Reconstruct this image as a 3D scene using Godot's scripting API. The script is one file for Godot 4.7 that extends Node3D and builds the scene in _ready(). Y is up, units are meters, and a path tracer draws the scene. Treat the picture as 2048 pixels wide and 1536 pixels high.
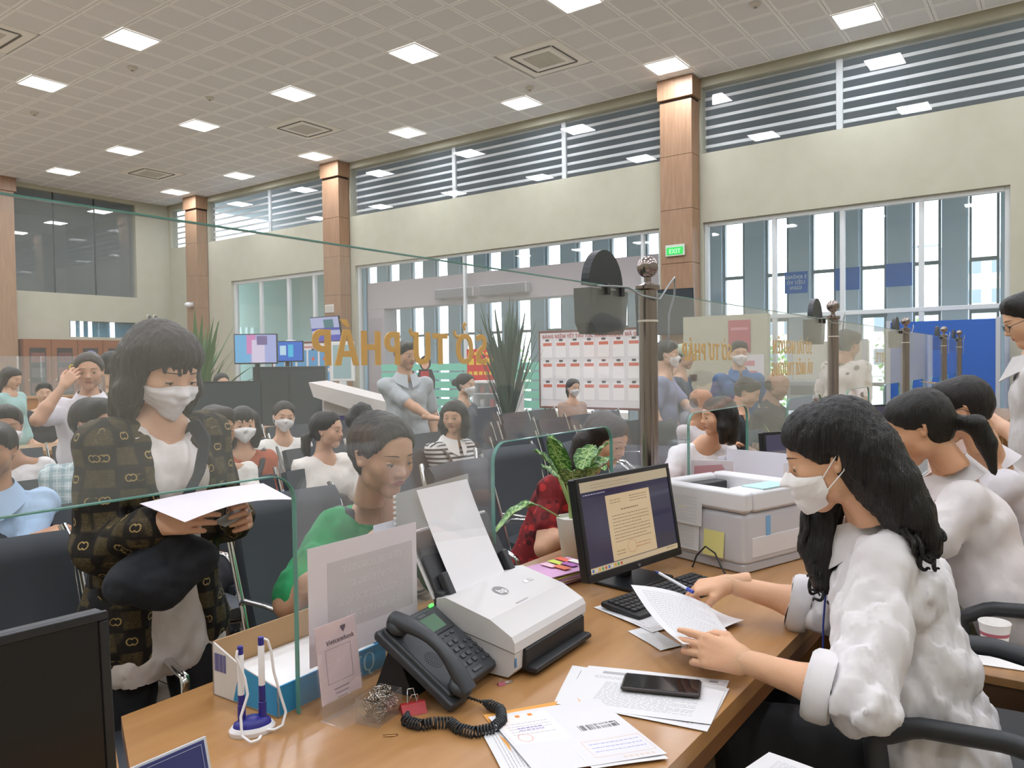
extends Node3D

# ---------------------------------------------------------------- mesh builder
class MB:
	var v := PackedVector3Array()
	var n := PackedVector3Array()
	var uv := PackedVector2Array()
	var cl := PackedColorArray()
	var ix := PackedInt32Array()
	var T := Transform3D.IDENTITY
	var tint := Color(1, 1, 1)
	func p(a: Vector3, b: Vector3, u := Vector2.ZERO) -> int:
		v.append(T * a)
		n.append((T.basis * b).normalized())
		uv.append(u)
		cl.append(tint)
		return v.size() - 1
	func t(a: int, b: int, c: int) -> void:
		var g := (v[c] - v[a]).cross(v[b] - v[a])
		if g.dot(n[a] + n[b] + n[c]) < 0.0:
			ix.append(a); ix.append(c); ix.append(b)
		else:
			ix.append(a); ix.append(b); ix.append(c)
	func q(a: int, b: int, c: int, d: int) -> void:
		t(a, b, c)
		t(a, c, d)
	# flat quad; nrm = outward normal, corners in ring order, uv (0,0)(1,0)(1,1)(0,1)
	func quad(a: Vector3, b: Vector3, c: Vector3, d: Vector3, nrm: Vector3) -> void:
		q(p(a, nrm, Vector2(0, 0)), p(b, nrm, Vector2(1, 0)), p(c, nrm, Vector2(1, 1)), p(d, nrm, Vector2(0, 1)))
	func box(c: Vector3, s: Vector3, bev := 0.0) -> void:
		var h := s * 0.5
		var b := minf(bev, minf(h.x, minf(h.y, h.z)) * 0.9)
		var id := {}
		for ax in 3:
			for sg in [-1.0, 1.0]:
				var nr := Vector3.ZERO
				nr[ax] = sg
				var a1 := (ax + 1) % 3
				var a2 := (ax + 2) % 3
				var k := []
				for e in [[-1.0, -1.0], [1.0, -1.0], [1.0, 1.0], [-1.0, 1.0]]:
					var w := Vector3.ZERO
					w[ax] = sg * h[ax]
					w[a1] = e[0] * (h[a1] - b)
					w[a2] = e[1] * (h[a2] - b)
					var i := p(c + w, nr, Vector2(e[0] * 0.5 + 0.5, e[1] * 0.5 + 0.5))
					k.append(i)
					var sv := Vector3.ZERO
					sv[ax] = sg
					sv[a1] = e[0]
					sv[a2] = e[1]
					id[[ax, int(sv.x), int(sv.y), int(sv.z)]] = i
				q(k[0], k[1], k[2], k[3])
		if b <= 0.0:
			return
		for ax in 3:
			var a1 := (ax + 1) % 3
			var a2 := (ax + 2) % 3
			for s1 in [-1, 1]:
				for s2 in [-1, 1]:
					var r := []
					for s0 in [-1, 1]:
						var sv := [0, 0, 0]
						sv[ax] = s0; sv[a1] = s1; sv[a2] = s2
						r.append(id[[a1, sv[0], sv[1], sv[2]]])
						r.append(id[[a2, sv[0], sv[1], sv[2]]])
					q(r[0], r[1], r[3], r[2])
		for x in [-1, 1]:
			for y in [-1, 1]:
				for z in [-1, 1]:
					t(id[[0, x, y, z]], id[[1, x, y, z]], id[[2, x, y, z]])
	func bx(x0: float, x1: float, y0: float, y1: float, z0: float, z1: float, bev := 0.0) -> void:
		box(Vector3(x0 + x1, y0 + y1, z0 + z1) * 0.5, Vector3(absf(x1 - x0), absf(y1 - y0), absf(z1 - z0)), bev)
	func tube(pts: Array, rad, seg := 8, caps := true, flat := 1.0) -> void:
		var m := pts.size()
		var up := Vector3.UP
		var d0: Vector3 = (pts[1] - pts[0]).normalized()
		if absf(d0.dot(up)) > 0.9:
			up = Vector3.RIGHT
		var e1 := up.cross(d0).normalized()
		var prev := []
		for i in m:
			var dir: Vector3
			if i == 0:
				dir = pts[1] - pts[0]
			elif i == m - 1:
				dir = pts[i] - pts[i - 1]
			else:
				dir = (pts[i + 1] - pts[i]).normalized() + (pts[i] - pts[i - 1]).normalized()
			dir = dir.normalized()
			if dir.length() < 0.5:
				dir = d0
			d0 = dir
			e1 = (e1 - dir * e1.dot(dir)).normalized()
			var e2 := dir.cross(e1)
			var r: float = rad[i] if rad is Array else rad
			var ring := []
			for k in seg + 1:
				var a := TAU * k / seg
				var w := e1 * cos(a) + e2 * sin(a) * flat
				ring.append(p(pts[i] + w * r, e1 * cos(a) + e2 * sin(a) / flat, Vector2(float(k) / seg, float(i) / (m - 1))))
			if i > 0:
				for k in seg:
					q(prev[k], prev[k + 1], ring[k + 1], ring[k])
			if caps and (i == 0 or i == m - 1):
				var nr := -dir if i == 0 else dir
				var ce := p(pts[i], nr)
				var pr := -1
				for k in seg + 1:
					var a := TAU * k / seg
					var j := p(pts[i] + (e1 * cos(a) + e2 * sin(a) * flat) * r, nr)
					if pr >= 0:
						t(ce, pr, j)
					pr = j
			prev = ring
	# profile: Array of Vector2(radius, height); smooth joins below ~35 degrees
	func lathe(prof: Array, seg := 24, sx := 1.0, sz := 1.0) -> void:
		var m := prof.size()
		var ns := []
		for i in m - 1:
			var d: Vector2 = prof[i + 1] - prof[i]
			ns.append(Vector2(d.y, -d.x).normalized())
		for i in m - 1:
			var na: Vector2 = ns[i]
			var nb: Vector2 = ns[i]
			if i > 0 and ns[i - 1].dot(ns[i]) > 0.7:
				na = (ns[i - 1] + ns[i]).normalized()
			if i < m - 2 and ns[i + 1].dot(ns[i]) > 0.7:
				nb = (ns[i + 1] + ns[i]).normalized()
			var la := -1
			var lb := -1
			for k in seg + 1:
				var a := TAU * k / seg
				var cx := cos(a)
				var cz := sin(a)
				var ja := p(Vector3(prof[i].x * cx * sx, prof[i].y, prof[i].x * cz * sz), Vector3(na.x * cx / sx, na.y, na.x * cz / sz), Vector2(float(k) / seg, float(i) / (m - 1)))
				var jb := p(Vector3(prof[i + 1].x * cx * sx, prof[i + 1].y, prof[i + 1].x * cz * sz), Vector3(nb.x * cx / sx, nb.y, nb.x * cz / sz), Vector2(float(k) / seg, float(i + 1) / (m - 1)))
				if la >= 0:
					q(la, ja, jb, lb)
				la = ja
				lb = jb
	func ball(c: Vector3, r: Vector3, seg := 16, rings := 10) -> void:
		var prev := []
		for i in rings + 1:
			var th := PI * i / rings
			var ring := []
			for k in seg + 1:
				var a := TAU * k / seg
				var d := Vector3(sin(th) * cos(a), cos(th), sin(th) * sin(a))
				ring.append(p(c + d * r, d / r, Vector2(float(k) / seg, float(i) / rings)))
			if i > 0:
				for k in seg:
					q(prev[k], prev[k + 1], ring[k + 1], ring[k])
			prev = ring
	# surface from fn(u, v) -> Vector3, u and v in 0..1; thick > 0 gives it a back and a rim
	func sheet(nu: int, nv: int, fn: Callable, thick := 0.0) -> void:
		var P := []
		for j in nv + 1:
			var row := []
			for i in nu + 1:
				row.append(fn.call(float(i) / nu, float(j) / nv))
			P.append(row)
		var sides := [0.0, -thick] if thick > 0.0 else [0.0]
		var rim := []
		for s in sides:
			var ids := []
			for j in nv + 1:
				var row := []
				for i in nu + 1:
					var du: Vector3 = P[j][mini(i + 1, nu)] - P[j][maxi(i - 1, 0)]
					var dv: Vector3 = P[mini(j + 1, nv)][i] - P[maxi(j - 1, 0)][i]
					var nr := du.cross(dv).normalized()
					row.append(p(P[j][i] + nr * s, nr if s == 0.0 else -nr, Vector2(float(i) / nu, float(j) / nv)))
				ids.append(row)
			for j in nv:
				for i in nu:
					q(ids[j][i], ids[j][i + 1], ids[j + 1][i + 1], ids[j + 1][i])
			rim.append(ids)
		if thick > 0.0:
			var ring := []
			for i in nu: ring.append(Vector2i(i, 0))
			for j in nv: ring.append(Vector2i(nu, j))
			for i in nu: ring.append(Vector2i(nu - i, nv))
			for j in nv: ring.append(Vector2i(0, nv - j))
			var cm: Vector3 = T * ((P[0][0] + P[nv][nu]) * 0.5)
			var Ti := T
			T = Transform3D.IDENTITY
			for k in ring.size():
				var a: Vector2i = ring[k]
				var b: Vector2i = ring[(k + 1) % ring.size()]
				var A := v[rim[0][a.y][a.x]]
				var B := v[rim[0][b.y][b.x]]
				var C := v[rim[1][b.y][b.x]]
				var D := v[rim[1][a.y][a.x]]
				var nr := (B - A).cross(D - A).normalized()
				if nr.dot(A - cm) < 0.0:
					nr = -nr
				quad(A, B, C, D, nr)
			T = Ti
	# polygon (x, y) extruded from z0 to z1
	func prism(poly: PackedVector2Array, z0: float, z1: float) -> void:
		var tr := Geometry2D.triangulate_polygon(poly)
		for s in [[z0, -1.0], [z1, 1.0]]:
			var base := v.size()
			for w in poly:
				p(Vector3(w.x, w.y, s[0]), Vector3(0, 0, s[1]), w)
			for i in range(0, tr.size(), 3):
				t(base + tr[i], base + tr[i + 1], base + tr[i + 2])
		var cw := Geometry2D.is_polygon_clockwise(poly)
		for i in poly.size():
			var a := poly[i]
			var b := poly[(i + 1) % poly.size()]
			var d := b - a
			var nr := Vector3(d.y, -d.x, 0).normalized()
			if cw:
				nr = -nr
			quad(Vector3(a.x, a.y, z0), Vector3(b.x, b.y, z0), Vector3(b.x, b.y, z1), Vector3(a.x, a.y, z1), nr)
	func mesh() -> ArrayMesh:
		var am := ArrayMesh.new()
		add_to(am)
		return am
	func add_to(am: ArrayMesh) -> void:
		var ar := []
		ar.resize(Mesh.ARRAY_MAX)
		ar[Mesh.ARRAY_VERTEX] = v
		ar[Mesh.ARRAY_NORMAL] = n
		ar[Mesh.ARRAY_TEX_UV] = uv
		ar[Mesh.ARRAY_COLOR] = cl
		ar[Mesh.ARRAY_INDEX] = ix
		am.add_surface_from_arrays(Mesh.PRIMITIVE_TRIANGLES, ar)

# ---------------------------------------------------------------- distance field, meshed as surface nets
class Field:
	var o: Vector3
	var c: float
	var nx: int
	var ny: int
	var nz: int
	var f := PackedFloat32Array()
	func _init(lo: Vector3, hi: Vector3, cell: float) -> void:
		c = cell
		o = lo - Vector3.ONE * cell * 2.5
		var d := (hi - lo) / cell
		nx = int(d.x) + 6
		ny = int(d.y) + 6
		nz = int(d.z) + 6
		f.resize(nx * ny * nz)
		f.fill(1.0)
	# tapered capsule a-b; cut = true takes it away
	func cap(a: Vector3, b: Vector3, ra: float, rb: float, k := 0.03, cut := false) -> void:
		var m := maxf(ra, rb) + k * 0.5 + c * 2.2
		var lo := (Vector3(minf(a.x, b.x), minf(a.y, b.y), minf(a.z, b.z)) - Vector3.ONE * m - o) / c
		var hi := (Vector3(maxf(a.x, b.x), maxf(a.y, b.y), maxf(a.z, b.z)) + Vector3.ONE * m - o) / c
		var i0 := maxi(0, int(lo.x)); var i1 := mini(nx - 1, int(hi.x) + 1)
		var j0 := maxi(0, int(lo.y)); var j1 := mini(ny - 1, int(hi.y) + 1)
		var k0 := maxi(0, int(lo.z)); var k1 := mini(nz - 1, int(hi.z) + 1)
		var ab := b - a
		var inv := 1.0 / maxf(ab.length_squared(), 1e-9)
		var rd := rb - ra
		var ik := 1.0 / maxf(k, 1e-5)
		var nxy := nx * ny
		for z in range(k0, k1 + 1):
			var pz := o.z + z * c - a.z
			for y in range(j0, j1 + 1):
				var py := o.y + y * c - a.y
				var base := z * nxy + y * nx
				var tyz := py * ab.y + pz * ab.z
				var px := o.x + i0 * c - a.x
				for x in range(i0, i1 + 1):
					var t := clampf((px * ab.x + tyz) * inv, 0.0, 1.0)
					var dx := px - ab.x * t
					var dy := py - ab.y * t
					var dz := pz - ab.z * t
					var d := sqrt(dx * dx + dy * dy + dz * dz) - ra - rd * t
					px += c
					if d < m:
						var w := f[base + x]
						if cut:
							var e := -d
							var h := maxf(k - absf(w - e), 0.0) * ik
							f[base + x] = maxf(w, e) + h * h * k * 0.25
						else:
							var h := maxf(k - absf(w - d), 0.0) * ik
							f[base + x] = minf(w, d) - h * h * k * 0.25
	# keep only the side of the plane that nrm points away from
	func clip(at: Vector3, nrm: Vector3) -> void:
		var i := 0
		for z in nz:
			for y in ny:
				var d := (o.x - at.x) * nrm.x + (o.y + y * c - at.y) * nrm.y + (o.z + z * c - at.z) * nrm.z
				for x in nx:
					if d > -0.1 and f[i] < d:
						f[i] = d
					d += nrm.x * c
					i += 1
	func rough(noise: FastNoiseLite, amp: float, sc: Vector3) -> void:
		var i := 0
		var w := amp + c * 2.0
		for z in nz:
			for y in ny:
				for x in nx:
					if absf(f[i]) < w:
						f[i] += amp * noise.get_noise_3d((o.x + x * c) * sc.x, (o.y + y * c) * sc.y, (o.z + z * c) * sc.z)
					i += 1
	func into(mb: MB) -> void:
		var nxy := nx * ny
		var id := PackedInt32Array()
		id.resize(f.size())
		id.fill(-1)
		var eg := [[0, 1], [2, 3], [4, 5], [6, 7], [0, 2], [1, 3], [4, 6], [5, 7], [0, 4], [1, 5], [2, 6], [3, 7]]
		for z in nz - 1:
			for y in ny - 1:
				var i := z * nxy + y * nx
				for x in nx - 1:
					var v0 := f[i]
					if v0 < 0.9:
						var s0 := v0 < 0.0
						if (f[i + 1] < 0.0) != s0 or (f[i + nx] < 0.0) != s0 or (f[i + nxy] < 0.0) != s0 or (f[i + nx + 1] < 0.0) != s0 or (f[i + nxy + 1] < 0.0) != s0 or (f[i + nxy + nx] < 0.0) != s0 or (f[i + nxy + nx + 1] < 0.0) != s0:
							var w := [v0, f[i + 1], f[i + nx], f[i + nx + 1], f[i + nxy], f[i + nxy + 1], f[i + nxy + nx], f[i + nxy + nx + 1]]
							var sm := Vector3.ZERO
							var ct := 0
							for e in eg:
								var A: float = w[e[0]]
								var B: float = w[e[1]]
								if (A < 0.0) != (B < 0.0):
									var tt := A / (A - B)
									var pa := Vector3(e[0] & 1, (e[0] >> 1) & 1, e[0] >> 2)
									var pb := Vector3(e[1] & 1, (e[1] >> 1) & 1, e[1] >> 2)
									sm += pa + (pb - pa) * tt
									ct += 1
							var g := Vector3(w[1] + w[3] + w[5] + w[7] - w[0] - w[2] - w[4] - w[6], w[2] + w[3] + w[6] + w[7] - w[0] - w[1] - w[4] - w[5], w[4] + w[5] + w[6] + w[7] - w[0] - w[1] - w[2] - w[3])
							id[i] = mb.p(o + (Vector3(x, y, z) + sm / ct) * c, g)
					i += 1
		for z in range(1, nz - 1):
			for y in range(1, ny - 1):
				var i := z * nxy + y * nx + 1
				for x in range(1, nx - 1):
					var s := f[i] < 0.0
					if s != (f[i + 1] < 0.0) and id[i] >= 0 and id[i - nx] >= 0 and id[i - nxy] >= 0 and id[i - nx - nxy] >= 0:
						mb.q(id[i], id[i - nx], id[i - nx - nxy], id[i - nxy])
					if s != (f[i + nx] < 0.0) and id[i] >= 0 and id[i - 1] >= 0 and id[i - nxy] >= 0 and id[i - 1 - nxy] >= 0:
						mb.q(id[i], id[i - 1], id[i - 1 - nxy], id[i - nxy])
					if s != (f[i + nxy] < 0.0) and id[i] >= 0 and id[i - 1] >= 0 and id[i - nx] >= 0 and id[i - 1 - nx] >= 0:
						mb.q(id[i], id[i - 1], id[i - 1 - nx], id[i - nx])
					i += 1

# ---------------------------------------------------------------- nodes, tags, materials
var taken := {}
var rng := RandomNumberGenerator.new()
var camera: Camera3D

func numbered(called: String) -> String:
	if not taken.has(called):
		taken[called] = 0
		return called
	taken[called] += 1
	return "%s_%03d" % [called, taken[called]]

func tag(o: Node3D, label: String, category := "", group := "", kind := "") -> Node3D:
	o.set_meta("label", label)
	if category: o.set_meta("category", category)
	if group: o.set_meta("group", group)
	if kind: o.set_meta("kind", kind)
	return o

func thing(called: String, label: String, category: String, at := Vector3.ZERO, yaw := 0.0, group := "") -> Node3D:
	var o := Node3D.new()
	o.name = numbered(called)
	add_child(o)
	o.position = at
	o.rotation_degrees.y = yaw
	tag(o, label, category, group)
	return o

func structure(called: String, label: String) -> Node3D:
	var o := Node3D.new()
	o.name = numbered(called)
	add_child(o)
	o.set_meta("kind", "structure")
	if label: o.set_meta("label", label)
	return o

func part(called: String, m, material: Material, parent: Node3D, at := Vector3.ZERO, label := "") -> MeshInstance3D:
	var o := MeshInstance3D.new()
	o.mesh = m.mesh() if m is MB else m
	if material:
		o.material_override = material
	o.position = at
	o.cast_shadow = GeometryInstance3D.SHADOW_CASTING_SETTING_ON
	if parent == self:
		o.name = numbered(called)
		add_child(o)
	else:
		o.name = called
		parent.add_child(o, true)
	if label: o.set_meta("label", label)
	return o

func hex(s: String) -> Color:
	return Color.html(s)

var mats := {}
func mat(c: String, rough := 0.6, metal := 0.0) -> StandardMaterial3D:
	var key := "%s %.2f %.2f" % [c, rough, metal]
	if not mats.has(key):
		var m := StandardMaterial3D.new()
		m.albedo_color = hex(c)
		m.roughness = rough
		m.metallic = metal
		mats[key] = m
	return mats[key]

func noise_tex(freq: float, size := 256, kind := FastNoiseLite.TYPE_SIMPLEX_SMOOTH, ramp: Gradient = null, oct := 4, sd := 1) -> NoiseTexture2D:
	var t := NoiseTexture2D.new()
	var nz := FastNoiseLite.new()
	nz.noise_type = kind
	nz.frequency = freq
	nz.fractal_octaves = oct
	nz.seed = sd
	t.noise = nz
	t.width = size
	t.height = size
	t.seamless = true
	if ramp:
		t.color_ramp = ramp
	return t

func ramp(a: String, b: String) -> Gradient:
	var g := Gradient.new()
	g.set_color(0, hex(a))
	g.set_color(1, hex(b))
	return g

func image_mat(im: Image, rough := 0.7) -> StandardMaterial3D:
	var m := StandardMaterial3D.new()
	m.albedo_texture = ImageTexture.create_from_image(im)
	m.roughness = rough
	return m

func glow(c: String, energy: float) -> StandardMaterial3D:
	var m := StandardMaterial3D.new()
	m.albedo_color = hex(c)
	m.emission_enabled = true
	m.emission = hex(c)
	m.emission_energy_multiplier = energy
	return m

func glass_mat(c: String, alpha: float) -> StandardMaterial3D:
	var m := StandardMaterial3D.new()
	m.transparency = BaseMaterial3D.TRANSPARENCY_ALPHA
	m.albedo_color = Color(hex(c), alpha)
	m.roughness = 0.02
	return m

func font(serif := false, weight := 400) -> SystemFont:
	var f := SystemFont.new()
	f.font_names = PackedStringArray(["Droid Serif" if serif else "Droid Sans"])
	f.font_weight = weight
	return f

# letters the font lacks: plain letter and the marks drawn on it
const MARKED := {"Ở": "Oh?", "Ư": "Uh", "Ơ": "Oh", "Ề": "Ê`", "Ị": "I.", "Ấ": "Â'", "Ố": "Ô'", "Ồ": "Ô`", "Ờ": "Oh`", "Ế": "Ê'", "Ủ": "U?", "Ụ": "U.", "Ỉ": "I?", "Ả": "A?", "Ệ": "Ê.", "Ỏ": "O?"}

# flat or raised lettering, facing +z of its own axes, height = capital height in metres
func lettering(called: String, s: String, height: float, depth: float, m: Material, parent: Node3D, at: Vector3, rot := Vector3.ZERO, weight := 700, serif := false) -> MeshInstance3D:
	var t := TextMesh.new()
	var f := font(serif, weight)
	var ps := height / 46.0
	var plainly := ""
	var marks := []
	for ch in s:
		if MARKED.has(ch):
			for e in MARKED[ch].substr(1): marks.append([plainly.length(), e])
			plainly += MARKED[ch][0]
		else:
			plainly += ch
	t.text = plainly
	t.font = f
	t.font_size = 64
	t.pixel_size = ps
	t.depth = depth
	t.curve_step = 2.0
	var o := part(called, t, m, parent, at)
	o.rotation_degrees = rot
	if marks.is_empty():
		return o
	var box := t.get_aabb()
	var W := f.get_string_size(plainly, HORIZONTAL_ALIGNMENT_LEFT, -1, 64).x * ps
	var base := -0.5 * height + (0.0 if box.size.y < height * 1.2 else 0.0)
	base = box.position.y if box.size.y < height * 1.15 else box.position.y
	var w := height * (0.075 if weight > 500 else 0.045)
	for e in marks:
		var x0 := -W * 0.5 + f.get_string_size(plainly.substr(0, e[0]), HORIZONTAL_ALIGNMENT_LEFT, -1, 64).x * ps
		var cw := f.get_string_size(plainly[e[0]], HORIZONTAL_ALIGNMENT_LEFT, -1, 64).x * ps
		var cx := x0 + cw * 0.5
		var h := height
		var top := base + h * (1.12 if plainly[e[0]] in "OUAIY" else 1.42)
		var b := MB.new()
		match e[1]:
			"h": b.tube([Vector3(cx + cw * 0.30, base + h * 0.93, 0), Vector3(cx + cw * 0.44, base + h * 0.95, 0), Vector3(cx + cw * 0.52, base + h * 1.03, 0), Vector3(cx + cw * 0.50, base + h * 1.13, 0)], w, 6)
			"?": b.tube([Vector3(cx - h * 0.09, top + h * 0.20, 0), Vector3(cx, top + h * 0.27, 0), Vector3(cx + h * 0.09, top + h * 0.19, 0), Vector3(cx + h * 0.01, top + h * 0.11, 0), Vector3(cx, top + h * 0.03, 0)], w * 0.8, 6)
			"`": b.tube([Vector3(cx - h * 0.12, top + h * 0.20, 0), Vector3(cx + h * 0.06, top + h * 0.03, 0)], w * 0.9, 6)
			"'": b.tube([Vector3(cx + h * 0.16, top + h * 0.20, 0), Vector3(cx - h * 0.02, top + h * 0.03, 0)], w * 0.9, 6)
			".": b.ball(Vector3(cx, base - h * 0.17, 0), Vector3.ONE * w * 1.2, 8, 6)
		for i in b.v.size(): b.v[i].z *= depth / w * 0.5
		part("tone_mark", b, m, o)
	return o

# ---------------------------------------------------------------- camera, sky, light
const CEIL := 6.45
const ZW := -13.19
const XL := -22.6

func set_camera_and_light() -> void:
	camera = Camera3D.new()
	camera.name = "camera"
	add_child(camera)
	camera.position = Vector3(0, 1.45, 0)
	camera.rotation_degrees = Vector3(-1.490, 35.948, -0.786)
	camera.fov = 52.968
	camera.near = 0.05
	camera.far = 400.0
	camera.current = true
	var sky := ProceduralSkyMaterial.new()
	sky.sky_top_color = hex("cfe2f8")
	sky.sky_horizon_color = hex("e6f1fb")
	sky.ground_bottom_color = hex("b9bdb8")
	sky.ground_horizon_color = hex("dfe3e2")
	sky.sky_energy_multiplier = 1.0
	sky.energy_multiplier = 6.0
	var env := Environment.new()
	env.background_mode = Environment.BG_SKY
	env.sky = Sky.new()
	env.sky.sky_material = sky
	env.tonemap_mode = Environment.TONE_MAPPER_LINEAR
	env.tonemap_exposure = 1.1
	env.sdfgi_enabled = true
	env.ssao_enabled = true
	env.ssil_enabled = true
	var we := WorldEnvironment.new()
	we.name = "environment"
	we.environment = env
	add_child(we)

const LIGHT_ENERGY := 4.3
func ceiling_lights() -> void:
	var glowing := glow("fffdfa", 4.0)
	var rim := mat("e9e7e2", 0.5)
	for j in 6:
		for i in range(1, 10):
			var at := Vector3(6.45 - 3.0 * i, CEIL, -12.23 + 3.0 * j)
			var o := thing("ceiling_light", "square white glowing panel set flush in the tiled ceiling", "light", at, 0.0, "square panel lights in the ceiling")
			var fr := MB.new()
			for s in [-1, 1]:
				fr.box(Vector3(s * 0.288, -0.006, 0), Vector3(0.018, 0.02, 0.594), 0.003)
				fr.box(Vector3(0, -0.006, s * 0.288), Vector3(0.558, 0.02, 0.018), 0.003)
			part("frame", fr, rim, o)
			var df := MB.new()
			df.box(Vector3(0, 0.004, 0), Vector3(0.558, 0.012, 0.558))
			part("diffuser", df, glowing, o)
			var l := AreaLight3D.new()
			l.name = "panel_light"
			l.area_size = Vector2(0.55, 0.55)
			l.light_energy = LIGHT_ENERGY
			l.light_color = hex("f0f4ff")
			l.shadow_enabled = true
			l.area_range = 40.0
			l.position = Vector3(0, -0.012, 0)
			l.rotation_degrees = Vector3(-90, 0, 0)
			o.add_child(l)

# ---------------------------------------------------------------- the room
var wood: StandardMaterial3D
var wood_column: StandardMaterial3D
var cream: StandardMaterial3D
var chrome: StandardMaterial3D
var alu: StandardMaterial3D
var pane: StandardMaterial3D

func wood_mat(a: String, b: String, sc: Vector3, rough: float, sd: int) -> StandardMaterial3D:
	var m := StandardMaterial3D.new()
	m.resource_name = "wood"
	m.albedo_texture = noise_tex(0.012, 512, FastNoiseLite.TYPE_SIMPLEX_SMOOTH, ramp(a, b), 5, sd)
	m.uv1_triplanar = true
	m.uv1_world_triplanar = true
	m.uv1_scale = sc
	m.roughness = rough
	return m

func make_materials() -> void:
	wood = wood_mat("a67846", "b88a58", Vector3(2.6, 2.6, 0.35), 0.32, 3)
	wood.clearcoat_enabled = true
	wood.clearcoat = 0.5
	wood.clearcoat_roughness = 0.18
	wood_column = wood_mat("957459", "a88669", Vector3(2.4, 0.22, 2.4), 0.45, 5)
	cream = StandardMaterial3D.new()
	cream.albedo_texture = noise_tex(0.02, 256, FastNoiseLite.TYPE_SIMPLEX_SMOOTH, ramp("b5b3a0", "bbb9a7"), 3, 8)
	cream.uv1_triplanar = true
	cream.uv1_world_triplanar = true
	cream.uv1_scale = Vector3.ONE * 0.4
	cream.roughness = 0.85
	chrome = mat("d9dadb", 0.12, 1.0)
	alu = mat("cfd3d6", 0.4)
	pane = glass_mat("d9eeea", 0.03)

func in_view(p: Vector3, margin := 60.0) -> bool:
	var l := camera.transform.affine_inverse() * p
	if l.z > -0.1:
		return false
	var x := 1024.0 + 1541.4 * l.x / -l.z
	var y := 768.0 - 1541.4 * l.y / -l.z
	return x > -margin and x < 2048 + margin and y > -margin and y < 1536 + margin

func ceiling() -> void:
	var c := structure("ceiling", "grey ceiling of square perforated metal tiles")
	var slab := MB.new()
	slab.bx(XL - 0.3, 7.3, CEIL + 0.03, CEIL + 0.25, ZW - 0.02, 8.3)
	part("ceiling_slab", slab, mat("d5d5d5", 0.9), c)
	var spots := []
	var skip := {}
	for i in 10:
		for j in 7:
			skip[Vector2i(i * 5, j * 5)] = true
	for a in [[-7.0, -10.67], [-13.0, -10.67], [-19.0, -10.67], [-13.0, -4.73], [-7.0, -4.73]]:
		for dx in [-0.3, 0.3]:
			for dz in [-0.3, 0.3]:
				skip[Vector2i(roundi((6.45 - a[0] + dx) / 0.6), roundi((a[1] + dz + 12.23) / 0.6))] = true
	for i in range(3, 49):
		for j in range(-1, 28):
			if not skip.has(Vector2i(i, j)):
				spots.append(Vector3(6.45 - 0.6 * i, CEIL, -12.23 + 0.6 * j))
	var rim := MB.new()
	var g := 0.296
	var w := 0.252
	for k in 4:
		var ang := k * PI / 2
		var B := Basis(Vector3.UP, ang)
		rim.quad(B * Vector3(-g, 0, -g), B * Vector3(g, 0, -g), B * Vector3(w, 0, -w), B * Vector3(-w, 0, -w), Vector3.DOWN)
		rim.quad(B * Vector3(-w, 0, -w), B * Vector3(w, 0, -w), B * Vector3(w, 0.004, -w), B * Vector3(-w, 0.004, -w), B * Vector3(0, 0, 1))
		rim.quad(B * Vector3(-g, 0, -g), B * Vector3(g, 0, -g), B * Vector3(g, 0.028, -g), B * Vector3(-g, 0.028, -g), B * Vector3(0, 0, -1))
	var field := MB.new()
	field.quad(Vector3(-w, 0.004, -w), Vector3(w, 0.004, -w), Vector3(w, 0.004, w), Vector3(-w, 0.004, w), Vector3.DOWN)
	var rm := mat("f0f0f1", 0.6)
	var fm := StandardMaterial3D.new()
	var im := Image.create(64, 64, false, Image.FORMAT_RGB8)
	im.fill(hex("e4e4e6"))
	for y in range(2, 64, 8):
		for x in range(2, 64, 8):
			im.fill_rect(Rect2i(x, y, 3, 3), hex("bcbbbc"))
	fm.albedo_texture = ImageTexture.create_from_image(im)
	fm.uv1_triplanar = true
	fm.uv1_scale = Vector3.ONE * 8.0
	fm.roughness = 0.7
	var tile := ArrayMesh.new()
	rim.add_to(tile)
	field.add_to(tile)
	tile.surface_set_material(0, rm)
	tile.surface_set_material(1, fm)
	var eye := camera.position
	spots.sort_custom(func(a, b): return (0.0 if in_view(a) else 1000.0) + a.distance_to(eye) < (0.0 if in_view(b) else 1000.0) + b.distance_to(eye))
	for k in 300:
		part("ceiling_tile", tile, null, c, spots[k])
	var mm := MultiMesh.new()
	mm.transform_format = MultiMesh.TRANSFORM_3D
	mm.mesh = tile
	mm.instance_count = spots.size() - 300
	for k in spots.size() - 300:
		mm.set_instance_transform(k, Transform3D(Basis(), spots[k + 300]))
	var mi := MultiMeshInstance3D.new()
	mi.multimesh = mm
	mi.name = "distant_ceiling_tiles"
	mi.set_meta("kind", "stuff")
	c.add_child(mi)

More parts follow.
